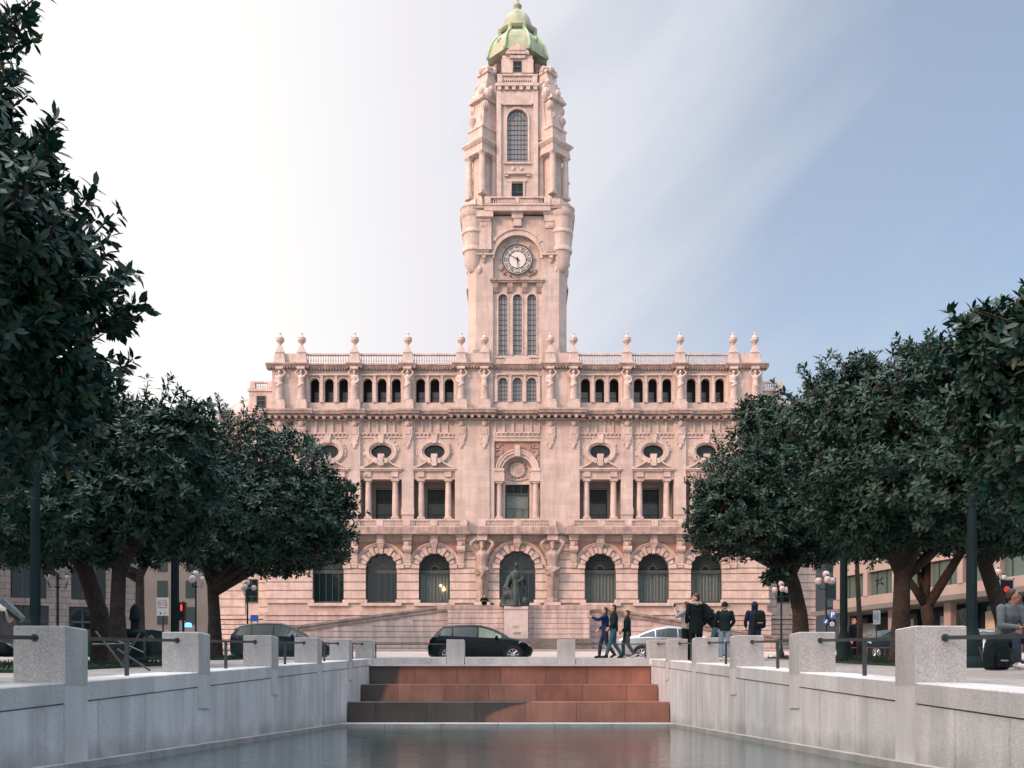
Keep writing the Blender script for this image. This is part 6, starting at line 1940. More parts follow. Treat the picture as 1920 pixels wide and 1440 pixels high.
# ================================================================== cars
def car(name, label, cat, loc, rz, L=4.0, Hc=1.46, Wd=1.74, paint=None, kind='hatch', tail=True, head=False, group='cars on the street before the hall', wheel=0.31, lightwin=None):
    root = thing(name, label, cat, loc, rz, group)
    KIDS[root.name] = []
    # local: x forward, y left. side profile stations: x, z_low, z_belt, z_top, halfwidth
    if kind == 'hatch':
        st_ = [(-2.0, .40, .60, .62, .70), (-1.97, .28, .66, .68, .78), (-1.90, .24, .86, .88, .82), (-1.80, .22, .96, 1.00, .84), (-1.62, .22, .99, 1.18, .85), (-1.40, .2, .99, 1.385, .86), (-1.32, .2, .99, 1.41, .865), (-0.8, .19, .96, 1.45, .87), (-0.4, .19, .94, 1.46, .87), (0.0, .19, .92, 1.44, .87), (0.40, .19, .91, 1.34, .87), (0.80, .19, .90, 1.14, .87), (1.10, .2, .89, .97, .86), (1.45, .22, .82, .86, .84), (1.75, .24, .70, .74, .79), (1.93, .30, .55, .60, .70), (1.99, .40, .5, .52, .62)]
        gh = [(-1.50, -1.08), (-1.02, -0.12), (-0.06, 0.80)]
    elif kind == 'coupe':
        st_ = [(-2.3, .42, .66, .68, .70), (-2.27, .28, .80, .88, .78), (-2.1, .24, .88, .96, .82), (-1.6, .22, .92, 1.03, .85), (-1.2, .2, .93, 1.20, .87), (-0.8, .19, .93, 1.33, .88), (-0.3, .19, .92, 1.40, .88), (0.15, .19, .91, 1.38, .88), (0.60, .19, .90, 1.26, .88), (1.0, .19, .89, 1.06, .87), (1.3, .2, .87, .93, .86), (1.75, .22, .76, .80, .83), (2.1, .26, .64, .68, .77), (2.27, .32, .5, .54, .66)]
        gh = [(-1.45, -0.85), (-0.8, 0.05), (0.1, 0.95)]
    else:   # estate / suv
        st_ = [(-2.3, .46, .80, .82, .74), (-2.26, .30, .98, 1.08, .82), (-2.15, .26, 1.02, 1.25, .86), (-1.9, .24, 1.04, 1.46, .88), (-1.4, .22, 1.03, 1.56, .90), (-0.6, .22, 1.02, 1.60, .90), (0.0, .22, 1.0, 1.58, .90), (0.40, .22, .99, 1.48, .90), (0.85, .22, .98, 1.22, .90), (1.15, .23, .97, 1.04, .89), (1.6, .25, .90, .95, .87), (2.0, .28, .78, .82, .82), (2.22, .34, .6, .64, .70), (2.28, .42, .54, .56, .62)]
        gh = [(-2.0, -1.3), (-1.25, -0.3), (-0.24, 0.75)]
    sx = L / (st_[-1][0] - st_[0][0]); sz = Hc / max(s[3] for s in st_); sw = Wd / 2 / max(s[4] for s in st_)
    st2 = [(x * sx, zl * sz, zb * sz, zt * sz, w_ * sw) for x, zl, zb, zt, w_ in st_]
    def interp(x):
        for a, b_ in zip(st2[:-1], st2[1:]):
            if a[0] <= x <= b_[0]:
                t_ = (x - a[0]) / (b_[0] - a[0]); return tuple(a[i] + (b_[i] - a[i]) * t_ for i in range(5))
        return st2[0] if x < st2[0][0] else st2[-1]
    def side_y(x, z):    # half width of the shell at height z
        _, zl, zb, zt, w_ = interp(x)
        if z <= zb: return w_ * (0.985 if z > zb - 0.05 else 1.0)
        t_ = (z - zb) / max(zt - zb, 1e-3); return w_ * (0.985 - 0.24 * min(t_, 1) * min(1.0, (zt - zb) / 0.3))
    Bm = MB(); rings = []
    for x, zl, zb, zt, w_ in st2:
        g_ = min(1.0, (zt - zb) / 0.3); wt = w_ * (0.985 - 0.24 * g_)
        half = [(0.0, zl), (w_ * .80, zl), (w_ * .97, zl + .07), (w_, zl + (zb - zl) * .45), (w_ * .995, zl + (zb - zl) * .8), (w_ * .985, zb), (w_ * (.985 - .16 * g_), zb + (zt - zb) * .55), (wt, zt - 0.045 * g_), (wt * .86, zt), (0.0, zt + 0.015 * g_)]
        ring_ = [(x, -y, z) for y, z in half] + [(x, y, z) for y, z in half[-2:0:-1]]
        rings.append(ring_)
    Bm.loft(rings)
    body = Bm.build('body', paint, root, smooth=True, angle=32)
    # side glass
    for s in SG:
        for gi, (a, b_) in enumerate(gh):
            a *= sx; b_ *= sx
            G = MB(); nx_ = 5; top = []; bot = []
            for k in range(nx_ + 1):
                x = a + (b_ - a) * k / nx_
                _, zl, zb, zt, w_ = interp(x)
                z0 = zb + 0.035; z1 = max(z0 + 0.02, zt - 0.10)
                if gi == 0: z1 = min(z1, z0 + (zt - zb) * 0.85)
                bot.append((x, s * (side_y(x, z0) + 0.008), z0)); top.append((x, s * (side_y(x, z1) + 0.01), z1))
            G.add(bot + top, [(k, k + 1, nx_ + 2 + k, nx_ + 1 + k) for k in range(nx_)])
            G.build('side_window', lightwin if (lightwin and gi == 2) else M_CARGLASS, root)
    # windscreen and rear window
    ws = [s for s in st2 if s[0] > 0.0 and s[3] - s[2] > 0.06 * sz][-1]; wt_ = [s for s in st2 if s[0] > -0.05][0]
    def cross_glass(xa, xb, nm):
        G = MB(); P_ = []
        for x in (xa, (xa + xb) / 2, xb):
            _, zl, zb, zt, w_ = interp(x)
            g_ = min(1.0, (zt - zb) / 0.3)
            for y in (-.80, -.4, 0, .4, .80): P_.append((x + (0.012 if xb > xa else -0.012), y * w_ * (0.985 - 0.24 * g_) * 1.0, zt + 0.012 + (0.015 * g_ if y == 0 else 0)))
        G.add(P_, [(i * 5 + j, i * 5 + j + 1, i * 5 + j + 6, i * 5 + j + 5) for i in range(2) for j in range(4)])
        G.build(nm, M_CARGLASS, root)
    fr_ = 0.22 * sx if kind != 'coupe' else 0.42 * sx
    fe = {'hatch': 1.02, 'coupe': 1.15, 'suv': 1.02}[kind] * sx
    cross_glass(fr_, fe, 'windscreen')
    re_ = {'hatch': (-1.40, -1.80), 'coupe': (-0.95, -1.5), 'suv': (-1.98, -2.2)}[kind]
    cross_glass(re_[0] * sx, re_[1] * sx, 'rear_window')
    # wheels with arches
    wx = (-1.22 * sx, 1.24 * sx) if kind == 'hatch' else (-1.38 * sx, 1.40 * sx)
    for x in wx:
        for s in SG:
            yy = interp(x)[4]
            A = MB()
            A.lathe(0, 0, [(wheel * 1.20, 0.0), (wheel * 1.20, 0.012)], 24)
            A.xf(Matrix.Translation((x, s * (yy - 0.002), wheel)) @ Matrix.Rotation(-s * PI / 2, 4, 'X'))
            A.build('wheel_arch', M_BLACK, root)
            T_ = MB(); T_.lathe(0, 0, [(wheel * .70, 0.0), (wheel * .95, 0.0), (wheel, 0.03), (wheel, 0.17), (wheel * .95, 0.2), (wheel * .72, 0.2), (wheel * 0.70, 0.17)], 26)
            T_.xf(Matrix.Translation((x, s * (yy - 0.17), wheel)) @ Matrix.Rotation(-s * PI / 2, 4, 'X'))
            ty = T_.build('wheel', M_BLACK, root, smooth=True, angle=40)
            Rm = MB()
            for q in range(8):
                a = 2 * PI * q / 8
                Rm.tube([(0.03 * math.cos(a), 0.03 * math.sin(a), 0.205), (wheel * .66 * math.cos(a), wheel * .66 * math.sin(a), 0.19)], [0.034, 0.026], 5)
            Rm.lathe(0, 0, [(wheel * .64, 0.16), (wheel * .70, 0.19), (wheel * .715, 0.205), (wheel * .64, 0.195)], 24, cap=False)
            Rm.lathe(0, 0, [(0.06, 0.16), (0.055, 0.21), (0.01, 0.215)], 10)
            Rm.xf(Matrix.Translation((x, s * (yy - 0.17), wheel)) @ Matrix.Rotation(-s * PI / 2, 4, 'X'))
            Rm.build('rim', M_RIM, ty, smooth=True, angle=40)
    # lamps, mirror, handles, sills, number plate
    for s in SG:
        x = st2[1][0]; zb = st2[2][2]
        Lm = MB(); yl = interp(st2[2][0])[4]
        Lm.loft([[(x - 0.03, s * yl * .55, zb - .16), (x + .30, s * (yl + .012), zb - .12), (x + .30, s * (yl + .012), zb + .0), (x - 0.01, s * yl * .6, zb - .02)],
                 [(x + 0.0, s * yl * .5, zb - .16), (x + .30, s * (yl - .03), zb - .12), (x + .30, s * (yl - .03), zb + .0), (x + 0.02, s * yl * .5, zb - .02)]])
        Lm.build('tail_lamp', M_TAIL if tail else M_TAILOFF, root)
        Lm = MB(); e_ = st2[-3]; x = e_[0]; zb = e_[2]; yl = e_[4]
        Lm.loft([[(x - .30, s * (interp(x - .3)[4] + .01), zb + .05), (x + .13, s * yl * .72, zb - .12), (x + .16, s * yl * .72, zb - .02), (x - .25, s * (interp(x - .3)[4] + .008), zb + .12)],
                 [(x - .30, s * (yl - .05), zb + .05), (x + .08, s * yl * .6, zb - .12), (x + .1, s * yl * .6, zb - .02), (x - .25, s * (yl - .1), zb + .10)]])
        Lm.build('headlight', M_HEADLIT if head else M_WHITE, root)
        mx_ = {'hatch': 0.62, 'coupe': .85, 'suv': .62}[kind] * sx
        zz = interp(mx_)[2] + 0.06
        Mi = MB(); Mi.ball((mx_, s * (interp(mx_)[4] + 0.09), zz), (0.06, 0.11, 0.07), 10, 7); Mi.build('mirror', paint, root, smooth=True)
        for hx in ((-0.55, 0.25) if kind != 'coupe' else (-0.2,)):
            zz = interp(hx * sx)[2] - 0.13
            Hn = MB(); Hn.box(hx * sx - .08, hx * sx + .08, s * (side_y(hx * sx, zz) + .001), s * (side_y(hx * sx, zz) + .03), zz - .015, zz + .015); Hn.build('door_handle', paint, root)
        Dl = MB()
        for xs_ in ((-0.92, -0.1, 0.95) if kind != 'coupe' else (-0.6, 0.9)):
            x = xs_ * sx * (0.93); _, zl, zb, zt, w_ = interp(x)
            Dl.box(x - 0.006, x + 0.006, s * (w_ - 0.02), s * (w_ + 0.004), zl + .12, zb)
        x0_, x1_ = wx[0] + wheel * 1.25, wx[1] - wheel * 1.25
        Dl.box(x0_, x1_, s * (interp(0)[4] - .05), s * (interp(0)[4] + 0.012), st2[6][1] - .01, st2[6][1] + .07)
        Dl.build('door_seams', M_BLACK, root)
    Pl = MB(); Pl.box(st2[0][0] - 0.03, st2[0][0] + .02, -.26, .26, .52 * sz, .63 * sz); Pl.build('number_plate', M_WHITE, root)
    return root
M_TAIL = emis('lit_tail_lamp', (1.0, 0.04, 0.05), 1.3, (0.5, 0.02, 0.02))
M_TAILOFF = mat('red_lamp_plastic', (0.35, 0.02, 0.02), 0.25, 0.02, coat=0.5)
def paint(name, c, metallic=0.0, coat=0.1): return mat(name, c, 0.2, 0.02, 2, metallic=metallic, coat=coat, spec=0.22)
M_PBLK = paint('black_car_paint', (0.0015, 0.006, 0.009), 0.0, 0.0); M_PSIL = paint('silver_car_paint', (0.42, 0.44, 0.47), 0.5)
M_PNAVY = paint('dark_blue_grey_car_paint', (0.008, 0.022, 0.03)); M_PGRN = paint('dark_green_car_paint', (0.01, 0.09, 0.06)); M_PWHT = paint('white_car_paint', (0.6, 0.6, 0.6), 0.0)
M_LWIN = glass('light_painted_window', (0.16, 0.19, 0.12), 0.15)  # opaque pane; brightness of the street beyond is put into its colour
def place_car(px, d, rz, *a, **k):
    p = on_ground(px, d, 0.004)
    r_ = car(a[0], a[1], a[2], p, rz, *a[3:], **k)
    return r_
place_car(902, 38.6, 0.0, 'parked_car', 'black five-door hatchback facing right in front of the dark stone planter', 'car', 4.0, 1.47, 1.74, M_PBLK, 'hatch', lightwin=M_LWIN)
place_car(1262, 40.3, 0.0, 'parked_car', 'silver coupe behind the three walkers, rounded roof and dark alloy wheel', 'car', 4.55, 1.46, 1.78, M_PSIL, 'coupe')
place_car(533, 40.6, 0.0, 'parked_car', 'dark blue grey tall estate car at the left, mostly behind the left piers', 'car', 4.0, 1.60, 1.76, M_PNAVY, 'suv', wheel=0.32)
place_car(186, 43.5, PI, 'parked_car', 'dark green roofed small car between the first left pier and the tree trunk', 'car', 3.9, 1.44, 1.7, M_PGRN, 'hatch', tail=False)
place_car(285, 44.5, PI, 'parked_car', 'dark low car behind the litter bin on the left', 'car', 4.2, 1.42, 1.74, M_PNAVY, 'coupe', tail=False)
place_car(-60, 42.0, 0, 'parked_car', 'black car at the left edge under the mixer drum, half out of the picture', 'car', 4.4, 1.55, 1.76, M_PBLK, 'suv', tail=False)
place_car(1838, 44.0, R(-100), 'parked_car', 'pale silver car with lit headlamps behind the seated man', 'car', 4.1, 1.45, 1.72, M_PSIL, 'hatch', head=True)
place_car(1662, 46.5, R(200), 'parked_car', 'dark car with a pale windscreen behind the blue and white notice', 'car', 4.2, 1.45, 1.74, M_PNAVY, 'hatch')
place_car(345, 70, R(90), 'parked_car', 'red car far down the side street under the blue light', 'car', 4.2, 1.45, 1.74, paint('red_car_paint', (0.4, 0.02, 0.02)), 'hatch')

# cement mixer lorry at the left edge
lp = on_ground(-40, 52, 0.0)
lor = thing('mixer_lorry', 'cement mixer lorry at the left edge, pale drum above the parked black car', 'lorry', lp, 0)
KIDS[lor.name] = []
k_ = 52 / FPX
dz_ = (1308 - 1155) * k_ + CAMZ - lp.z
dx_ = (8 - (-40)) * k_
D_ = MB(); D_.lathe(0, 0, [(0.2, -2.4), (0.5, -1.9), (0.95, -0.9), (0.98, -0.3), (0.62, 0.55), (0.42, 0.75), (0.42, 0.8)], 22)
D_.xf(Matrix.Translation((dx_ - 0.5, 0, dz_)) @ Matrix.Rotation(R(80), 4, 'Y'))
M_DRUM = mat('cream_drum', (0.48, 0.44, 0.38), 0.6, 0.2, 2, streak=0.3)
D_.build('drum', M_DRUM, lor, smooth=True, angle=40)
D_ = MB(); D_.lathe(0, 0, [(1.0, -0.05), (1.04, 0.0), (1.0, 0.12)], 22); D_.xf(Matrix.Translation((dx_ - 0.75, 0, dz_)) @ Matrix.Rotation(R(80), 4, 'Y')); D_.build('drum_ring', M_METAL, lor, smooth=True, angle=40)
D_ = MB(); D_.box(-5.5, 2.2, -0.5, 0.5, 0.85, 1.1); D_.box(1.3, 1.6, -0.7, 0.7, 1.1, dz_ + 0.2); D_.tube([(1.2, 0, dz_ + 0.7), (2.3, 0, dz_ - 0.2)], [0.35, 0.2], 8); D_.build('chassis', M_METAL, lor)
D_ = MB(); D_.loft([[(-5.5, -1.2, .7), (-5.5, 1.2, .7), (-5.5, 1.2, 2.7), (-5.5, -1.2, 2.7)], [(-3.6, -1.2, .7), (-3.6, 1.2, .7), (-3.6, 1.2, 2.9), (-3.6, -1.2, 2.9)]]); D_.build('cab', M_PWHT, lor)
for x in (-4.6, -0.6, 0.7):
    for s in SG:
        T_ = MB(); T_.lathe(0, 0, [(0.3, 0), (0.5, 0.0), (0.52, 0.05), (0.52, 0.3), (0.3, 0.3)], 20); T_.xf(Matrix.Translation((x, s * 1.2, 0.52)) @ Matrix.Rotation(s * PI / 2, 4, 'X')); T_.build('wheel', M_BLACK, lor, smooth=True, angle=40)

# ================================================================== street furniture
def post(name, label, px, d, r0, h, base=None, group=None, cat='lamp post'):
    p = on_ground(px, d)
    t_ = thing(name, label, cat, p, 0, group)
    KIDS[t_.name] = []
    return t_
def tall_post(label, px, d, r, h, base_px_w=None):
    t_ = post('lamp_post', label, px, d, r, h, group='tall dark green lamp posts of the plaza')
    B = MB(); B.lathe(0, 0, [(r * 2.6, 0), (r * 2.6, 0.12), (r * 2.0, 0.2), (r * 2.1, 0.45), (r * 1.5, 0.62), (r * 1.35, 0.7)], 16); B.build('base', M_IRON, t_, smooth=True, angle=35)
    B = MB(); B.lathe(0, 0, [(r * 1.15, 0.7), (r, 0.9), (r * 0.98, h * 0.5), (r * 0.8, h)], 16)
    for q in range(8):
        a = 2 * PI * q / 8; B.tube([(r * 1.02 * math.cos(a), r * 1.02 * math.sin(a), 0.85), (r * .95 * math.cos(a), r * .95 * math.sin(a), h * 0.55)], r * 0.13, 4)
    B.build('shaft', M_IRON, t_, smooth=True, angle=35)
    B = MB(); B.lathe(0, 0, [(r * 0.9, h), (r * 1.3, h + .06), (r * .7, h + .12), (r * 0.6, h + 0.2), (r * 1.5, h + 0.45), (r * 1.4, h + 0.6), (r * 0.3, h + 0.75)], 12)
    B.build('lantern_head', M_IRON, t_, smooth=True, angle=35)
    return t_
M_GLOBE = mat('frosted_globe', (0.36, 0.32, 0.31), 0.35, 0.25, 6)
tall_post('thick dark post at the far left behind the first granite pier', 66, 15.5, 0.072, 4.3)
tall_post('dark post next to the red-lettered placard on the left', 328, 24, 0.090, 4.6)
tall_post('dark post with a heavy round foot between the second and third right piers', 1582, 23.5, 0.082, 4.4)
tall_post('thickest dark post with a flared foot, beside the seated man on the right', 1822, 18.2, 0.090, 4.3)
def globe_lamp(label, px, pytop, d, n=3, rg=0.2):
    rg *= 0.78
    p = on_ground(px, d)
    t_ = thing('street_lamp', label, 'street lamp', p, 0, 'small lamps with clustered globes')
    KIDS[t_.name] = []
    h = CAMZ + (1308 - pytop) * d / FPX - p.z
    B = MB(); B.lathe(0, 0, [(0.16, 0), (0.16, 0.3), (0.09, 0.5), (0.055, 0.7), (0.045, h - 0.9), (0.09, h - .85), (0.05, h - 0.75), (0.04, h - 0.3)], 12)
    for q in range(n):
        a = 2 * PI * q / n + 0.4; B.tube([(0, 0, h - 0.8), (0.3 * math.cos(a), 0.3 * math.sin(a), h - 0.85), (0.36 * math.cos(a), 0.36 * math.sin(a), h - 0.6)], 0.025, 6)
    B.build('pole', M_IRON, t_, smooth=True, angle=40)
    for q in range(n + 1):
        a = 2 * PI * q / n + 0.4
        c_ = (0.36 * math.cos(a), 0.36 * math.sin(a), h - 0.42) if q < n else (0, 0, h - 0.12)
        B = MB(); B.ball(c_, (rg, rg, rg * 1.05), 12, 8); go_ = B.build('globe', M_GLOBE, t_, smooth=True)
        B = MB(); B.lathe(c_[0], c_[1], [(0.09, c_[2] + rg * .92), (0.05, c_[2] + rg * 1.2), (0.02, c_[2] + rg * 1.5)], 8); B.build('finial', M_IRON, go_)
    return t_
globe_lamp('small lamp with pale globes just left of the forked tree trunk', 367, 1072, 55, 3, 0.24)
globe_lamp('small lamp with pale globes right of the forked tree, above the blue sign', 464, 1088, 58, 3, 0.2)
globe_lamp('small lamp with pale globes before the right end of the city hall', 1465, 1090, 52, 3, 0.2)
globe_lamp('small lamp with pinkish globes above the parking sign', 1549, 1072, 48, 3, 0.22)
globe_lamp('single slim lamp at the far left in front of the arched shop windows', 108, 1062, 40, 2, 0.14)
globe_lamp('small lamp with a globe at the right edge before the office', 1872, 1068, 52, 2, 0.22)

def stick(mb, x, y, z0, z1, r=0.03, n=8): mb.lathe(x, y, [(r, z0), (r, z1)], n)
# signal lamps
def signal(label, px, py, d, man=True, frame=False):
    p = on_ground(px, d)
    t_ = thing('traffic_light', label, 'traffic light', p, 0, 'red traffic lights')
    KIDS[t_.name] = []
    zc_l = CAMZ + (1308 - py) * d / FPX - p.z
    B = MB(); stick(B, 0, 0.12, 0, zc_l + 0.3, 0.05); B.build('pole', M_IRON, t_)
    B = MB(); rough_block(B, -0.16, 0.16, -0.14, 0.08, zc_l - 0.55, zc_l + 0.25)
    hb = B.build('lamp_housing', M_BLACKINK, t_)
    B = MB()
    if man:
        B.ball((0, -0.15, zc_l + 0.11), (0.035, 0.01, 0.035), 8, 5); B.box(-0.035, 0.035, -0.16, -0.141, zc_l - 0.03, zc_l + 0.065); B.box(-0.03, -0.006, -0.16, -0.141, zc_l - 0.13, zc_l - 0.031); B.box(0.006, 0.03, -0.16, -0.141, zc_l - 0.13, zc_l - 0.031)
    else: B.disc(0, zc_l, 0.085, -0.16, -0.141, 14)
    B.build('red_lamp', M_REDLIT if man else M_REDDIM, t_)
    B = MB(); B.disc(0, zc_l - 0.32, 0.085, -0.15, -0.141, 14); B.build('green_lamp', M_IRON, t_)
    if frame:
        B = MB(); B.box(-0.2, -0.17, -0.15, -0.1, zc_l - 0.6, zc_l + 0.3); B.box(0.17, 0.2, -0.15, -0.1, zc_l - 0.6, zc_l + 0.3); B.box(-0.2, 0.2, -0.15, -0.1, zc_l + 0.26, zc_l + 0.29); B.build('backboard_edge', M_WHITE, t_)
signal('pedestrian signal showing a red standing figure, right of the placard on the left', 342, 1140, 44, True)
signal('traffic light with a white edged board and faint red lamp above the seated man', 1883, 1106, 27, False, True)
# text helper
def text(body, size, loc, mat_, parent, name='lettering', align='CENTER', rz=0, ext=0.002, bold=0.0):
    cu = bpy.data.curves.new(name, 'FONT'); cu.body = body; cu.size = size; cu.align_x = align; cu.align_y = 'CENTER'; cu.extrude = ext; cu.offset = bold; cu.resolution_u = 2
    o_ = bpy.data.objects.new(name, cu); COL.objects.link(o_)
    dg = bpy.context.evaluated_depsgraph_get()
    me = bpy.data.meshes.new_from_object(o_.evaluated_get(dg)); me.materials.clear(); me.materials.append(mat_)
    bpy.data.objects.remove(o_)
    o_ = bpy.data.objects.new(name, me); COL.objects.link(o_); o_.parent = parent; o_.location = loc; o_.rotation_euler = (PI / 2, 0, rz)
    KIDS.setdefault(parent.name, []).append(o_)
    return o_
# placard on the left
d_ = 26.0; p = on_ground(305, d_)
t_ = thing('placard', 'white placard on a short post with rows of red lettering, left of the dark post', 'placard', p, R(4))
KIDS[t_.name] = []
kk = d_ / FPX; zc_p = CAMZ + (1308 - 1137.5) * kk - p.z
B = MB(); B.box(-11 * kk, 11 * kk, -0.012, 0.0, zc_p - 17 * kk, zc_p + 17 * kk); pb = B.build('board', M_WHITE, t_)
B = MB(); stick(B, 0, 0.03, 0, zc_p + 10 * kk, 0.022); B.build('pole', M_METAL, t_)
def scribble(par, rows, m, seed, x0, x1, y=-0.0135):
    # lettering too small to read: rows of upright strokes and bars
    rr = random.Random(seed); B = MB()
    for z, h in rows:
        x = x0
        while x < x1 - 0.01:
            w_ = h * rr.uniform(.45, .75)
            if rr.random() < .15: x += w_ * .5; continue
            B.box(x, x + h * .16, y, -0.0121, z - h / 2, z + h / 2)
            if rr.random() < .6: B.box(x + w_ * .7 - h * .16, x + w_ * .7, y, -0.0121, z - h / 2, z + h / 2)
            zz = z + rr.choice((-.42, 0, .42)) * h; B.box(x + h * .161, x + w_ * .6, y, -0.0121, zz - h * .08, zz + h * .08)
            x += w_
    return B.build('lettering', m, par)
scribble(pb, ((zc_p + .165, .028), (zc_p + .105, .058), (zc_p + .04, .05)), M_REDINK, 1, -.125, .125)
scribble(pb, ((zc_p - .022, .026),), M_BLACKINK, 2, -.12, .12)
B = MB(); B.disc(-0.055, zc_p - 0.17, 0.026, -0.016, -0.0121, 14); B.build('round_emblem', M_REDINK, pb)
scribble(pb, ((zc_p - .17, .02),), M_BLACKINK, 3, .02, .09)
# blue and white notice on the right
d_ = 33.0; p = on_ground(1644, d_)
t_ = thing('notice_board', 'small white notice with blue lettering on a post, right of the round-footed post', 'notice', p, R(-5))
KIDS[t_.name] = []
kk = d_ / FPX; zc_p = CAMZ + (1308 - 1157.5) * kk - p.z
B = MB(); B.box(-6.5 * kk, 6.5 * kk, -0.012, 0.0, zc_p - 13 * kk, zc_p + 13 * kk); pb = B.build('board', M_WHITE, t_)
B = MB(); stick(B, 0, 0.03, 0, zc_p + 16 * kk, 0.02); B.build('pole', M_METAL, t_)
scribble(pb, ((zc_p + .17, .025), (zc_p + .10, .055), (zc_p + .035, .06), (zc_p - .03, .05), (zc_p - .08, .03)), M_BLUEINK, 5, -.095, .08)
scribble(pb, ((zc_p - .15, .03),), M_REDINK, 6, -.08, .08)
# parking sign
d_ = 46.0; p = on_ground(1561, d_)
t_ = thing('parking_sign', 'blue square sign with a white P, right of the globe lamp on the right', 'sign', p)
KIDS[t_.name] = []
kk = d_ / FPX; zc_p = CAMZ + (1308 - 1153) * kk - p.z
B = MB(); B.box(-5.5 * kk, 5.5 * kk, -0.02, 0.0, zc_p - 7 * kk, zc_p + 7 * kk); pb = B.build('board', M_BLUE, t_)
B = MB(); stick(B, 0, 0.04, 0, zc_p, 0.03); B.build('pole', M_METAL, t_)
text('P', .34, (0, -0.0205, zc_p), M_WHITE, pb, bold=0.006)
B = MB(); B.disc(-0.02, zc_p - 17 * kk, 4 * kk, -0.02, 0.0, 16); B.build('round_plate', M_WHITE, t_)
B = MB(); B.ering(-0.02, zc_p - 17 * kk, 1.2 * kk, 1.2 * kk, 2.6 * kk, 2.6 * kk, -0.025, -0.0201, 14); B.build('ring_mark', M_BLACKINK, t_)
# round blue sign beside it
p = on_ground(1548, 45.0); t_ = thing('road_sign', 'small round blue road sign low beside the parking sign', 'sign', p); KIDS[t_.name] = []
kk = 45.0 / FPX; zc_p = CAMZ + (1308 - 1165) * kk - p.z
B = MB(); B.disc(0, zc_p, 5 * kk, -0.02, 0.0, 18); B.build('board', M_BLUE, t_)
B = MB(); B.prism_y([(-0.06, zc_p - 0.06), (0.0, zc_p - 0.08), (0.08, zc_p + 0.06), (0.03, zc_p + 0.07)], -0.024, -0.0201); B.build('arrow', M_WHITE, t_)
B = MB(); stick(B, 0, 0.04, 0, zc_p + 0.6, 0.025); B.build('pole', M_METAL, t_)
# blue sign by the left lamp
d_ = 57; p = on_ground(477, d_); t_ = thing('blue_sign', 'plain blue rectangular sign above the dark estate car on the left', 'sign', p); KIDS[t_.name] = []
kk = d_ / FPX; zc_p = CAMZ + (1308 - 1159) * kk - p.z
B = MB(); B.box(-7.5 * kk, 7.5 * kk, -0.02, 0.0, zc_p - 6 * kk, zc_p + 6 * kk); B.build('board', M_BLUE, t_)
B = MB()
for x in (-6 * kk, 6 * kk): stick(B, x, 0.03, 0, zc_p, 0.03)
B.build('posts', M_METAL, t_)
# lit blue beacon on the red car's roof
p = on_ground(353, 69); kk = 69 / FPX
B = MB(); B.lathe(0, 0, [(0.25, -0.05), (0.22, 0.18), (0.1, 0.24)], 12); o_ = B.build('blue_beacon', M_BLUELIT); o_.location = (p.x, p.y, CAMZ + (1308 - 1174) * kk)
tag(o_, 'lit blue beacon lamp above the red car down the side street', 'beacon')
# litter bin on the left
p = on_ground(253, 22.5); t_ = thing('litter_bin', 'dark round litter bin on a foot behind the left rail, beside the straight trunk', 'bin', p); KIDS[t_.name] = []
B = MB(); B.lathe(0, 0, [(0.26, 0), (0.26, 0.08), (0.2, 0.14), (0.21, 0.62), (0.25, 0.64), (0.25, 0.7), (0.18, 0.78)], 16); B.build('drum', M_IRON, t_, smooth=True, angle=35)
B = MB(); B.lathe(0, 0, [(0.1, 0.78), (0.09, 0.95), (0.13, 1.0), (0.1, 1.25), (0.03, 1.35)], 12); B.build('lid', M_IRON, t_, smooth=True, angle=35)
# folding rack of crossed bars
p = on_ground(222, 15.2); t_ = thing('folding_stand', 'low folding stand of crossed dark bars on the paving behind the left rail', 'stand', p); KIDS[t_.name] = []
B = MB()
B.tube([(-0.35, 0, 0.62), (0.15, 0, 0.0)], 0.016, 6); B.tube([(0.25, 0.2, 0.60), (-0.05, 0.2, 0.1)], 0.016, 6); B.tube([(-0.40, 0, 0.42), (0.12, 0.2, 0.44)], 0.016, 6); B.tube([(-0.02, 0.0, 0.35), (0.45, 0.1, 0.02)], 0.016, 6); B.tube([(-0.1, 0.1, 0.5), (0.35, 0.1, 0.3), (0.36, 0.1, 0.55)], 0.014, 6)
B.build('bars', M_METAL, t_)
# thin staked sapling and hoop barriers by the right trunks
p = on_ground(1611, 36); t_ = thing('slim_tree', 'slim bare pale trunk between the posts on the right', 'tree', p); KIDS[t_.name] = []
B = MB(); B.tube([(0, 0, 0), (0.02, 0, 1.3), (-0.06, 0, 2.8), (-0.1, 0, 4.4)], [0.11, 0.095, 0.085, 0.06], 8); B.build('trunk', M_BARK, t_, smooth=True)
kids = leaf_object([make_leaves(np.random.default_rng(50), np.random.default_rng(51).normal(0, 1, (500, 3)) * np.array([[0.8, 0.8, 0.5]]) + np.array([[0, 0, 4.4]]), np.random.default_rng(52).normal(0, 1, (500, 3)) + np.array([[0, 0, 0.6]]), 0.18, 7)], 'crown', t_)
p = on_ground(1640, 37.0); t_ = thing('hoop_fence', 'low fence of thin reddish hoops at the kerb beyond the right piers', 'fence', p); KIDS[t_.name] = []
B = MB()
for i in range(7):
    x = -0.9 + i * 0.32; B.tube([(x, 0, 0), (x, 0, 0.62)], 0.014, 5)
B.tube([(-0.9, 0, 0.62), (1.02, 0, 0.62)], 0.014, 5)
B.build('bars', mat('rusty_red_metal', (0.18, 0.07, 0.06), 0.7, 0.2), t_)
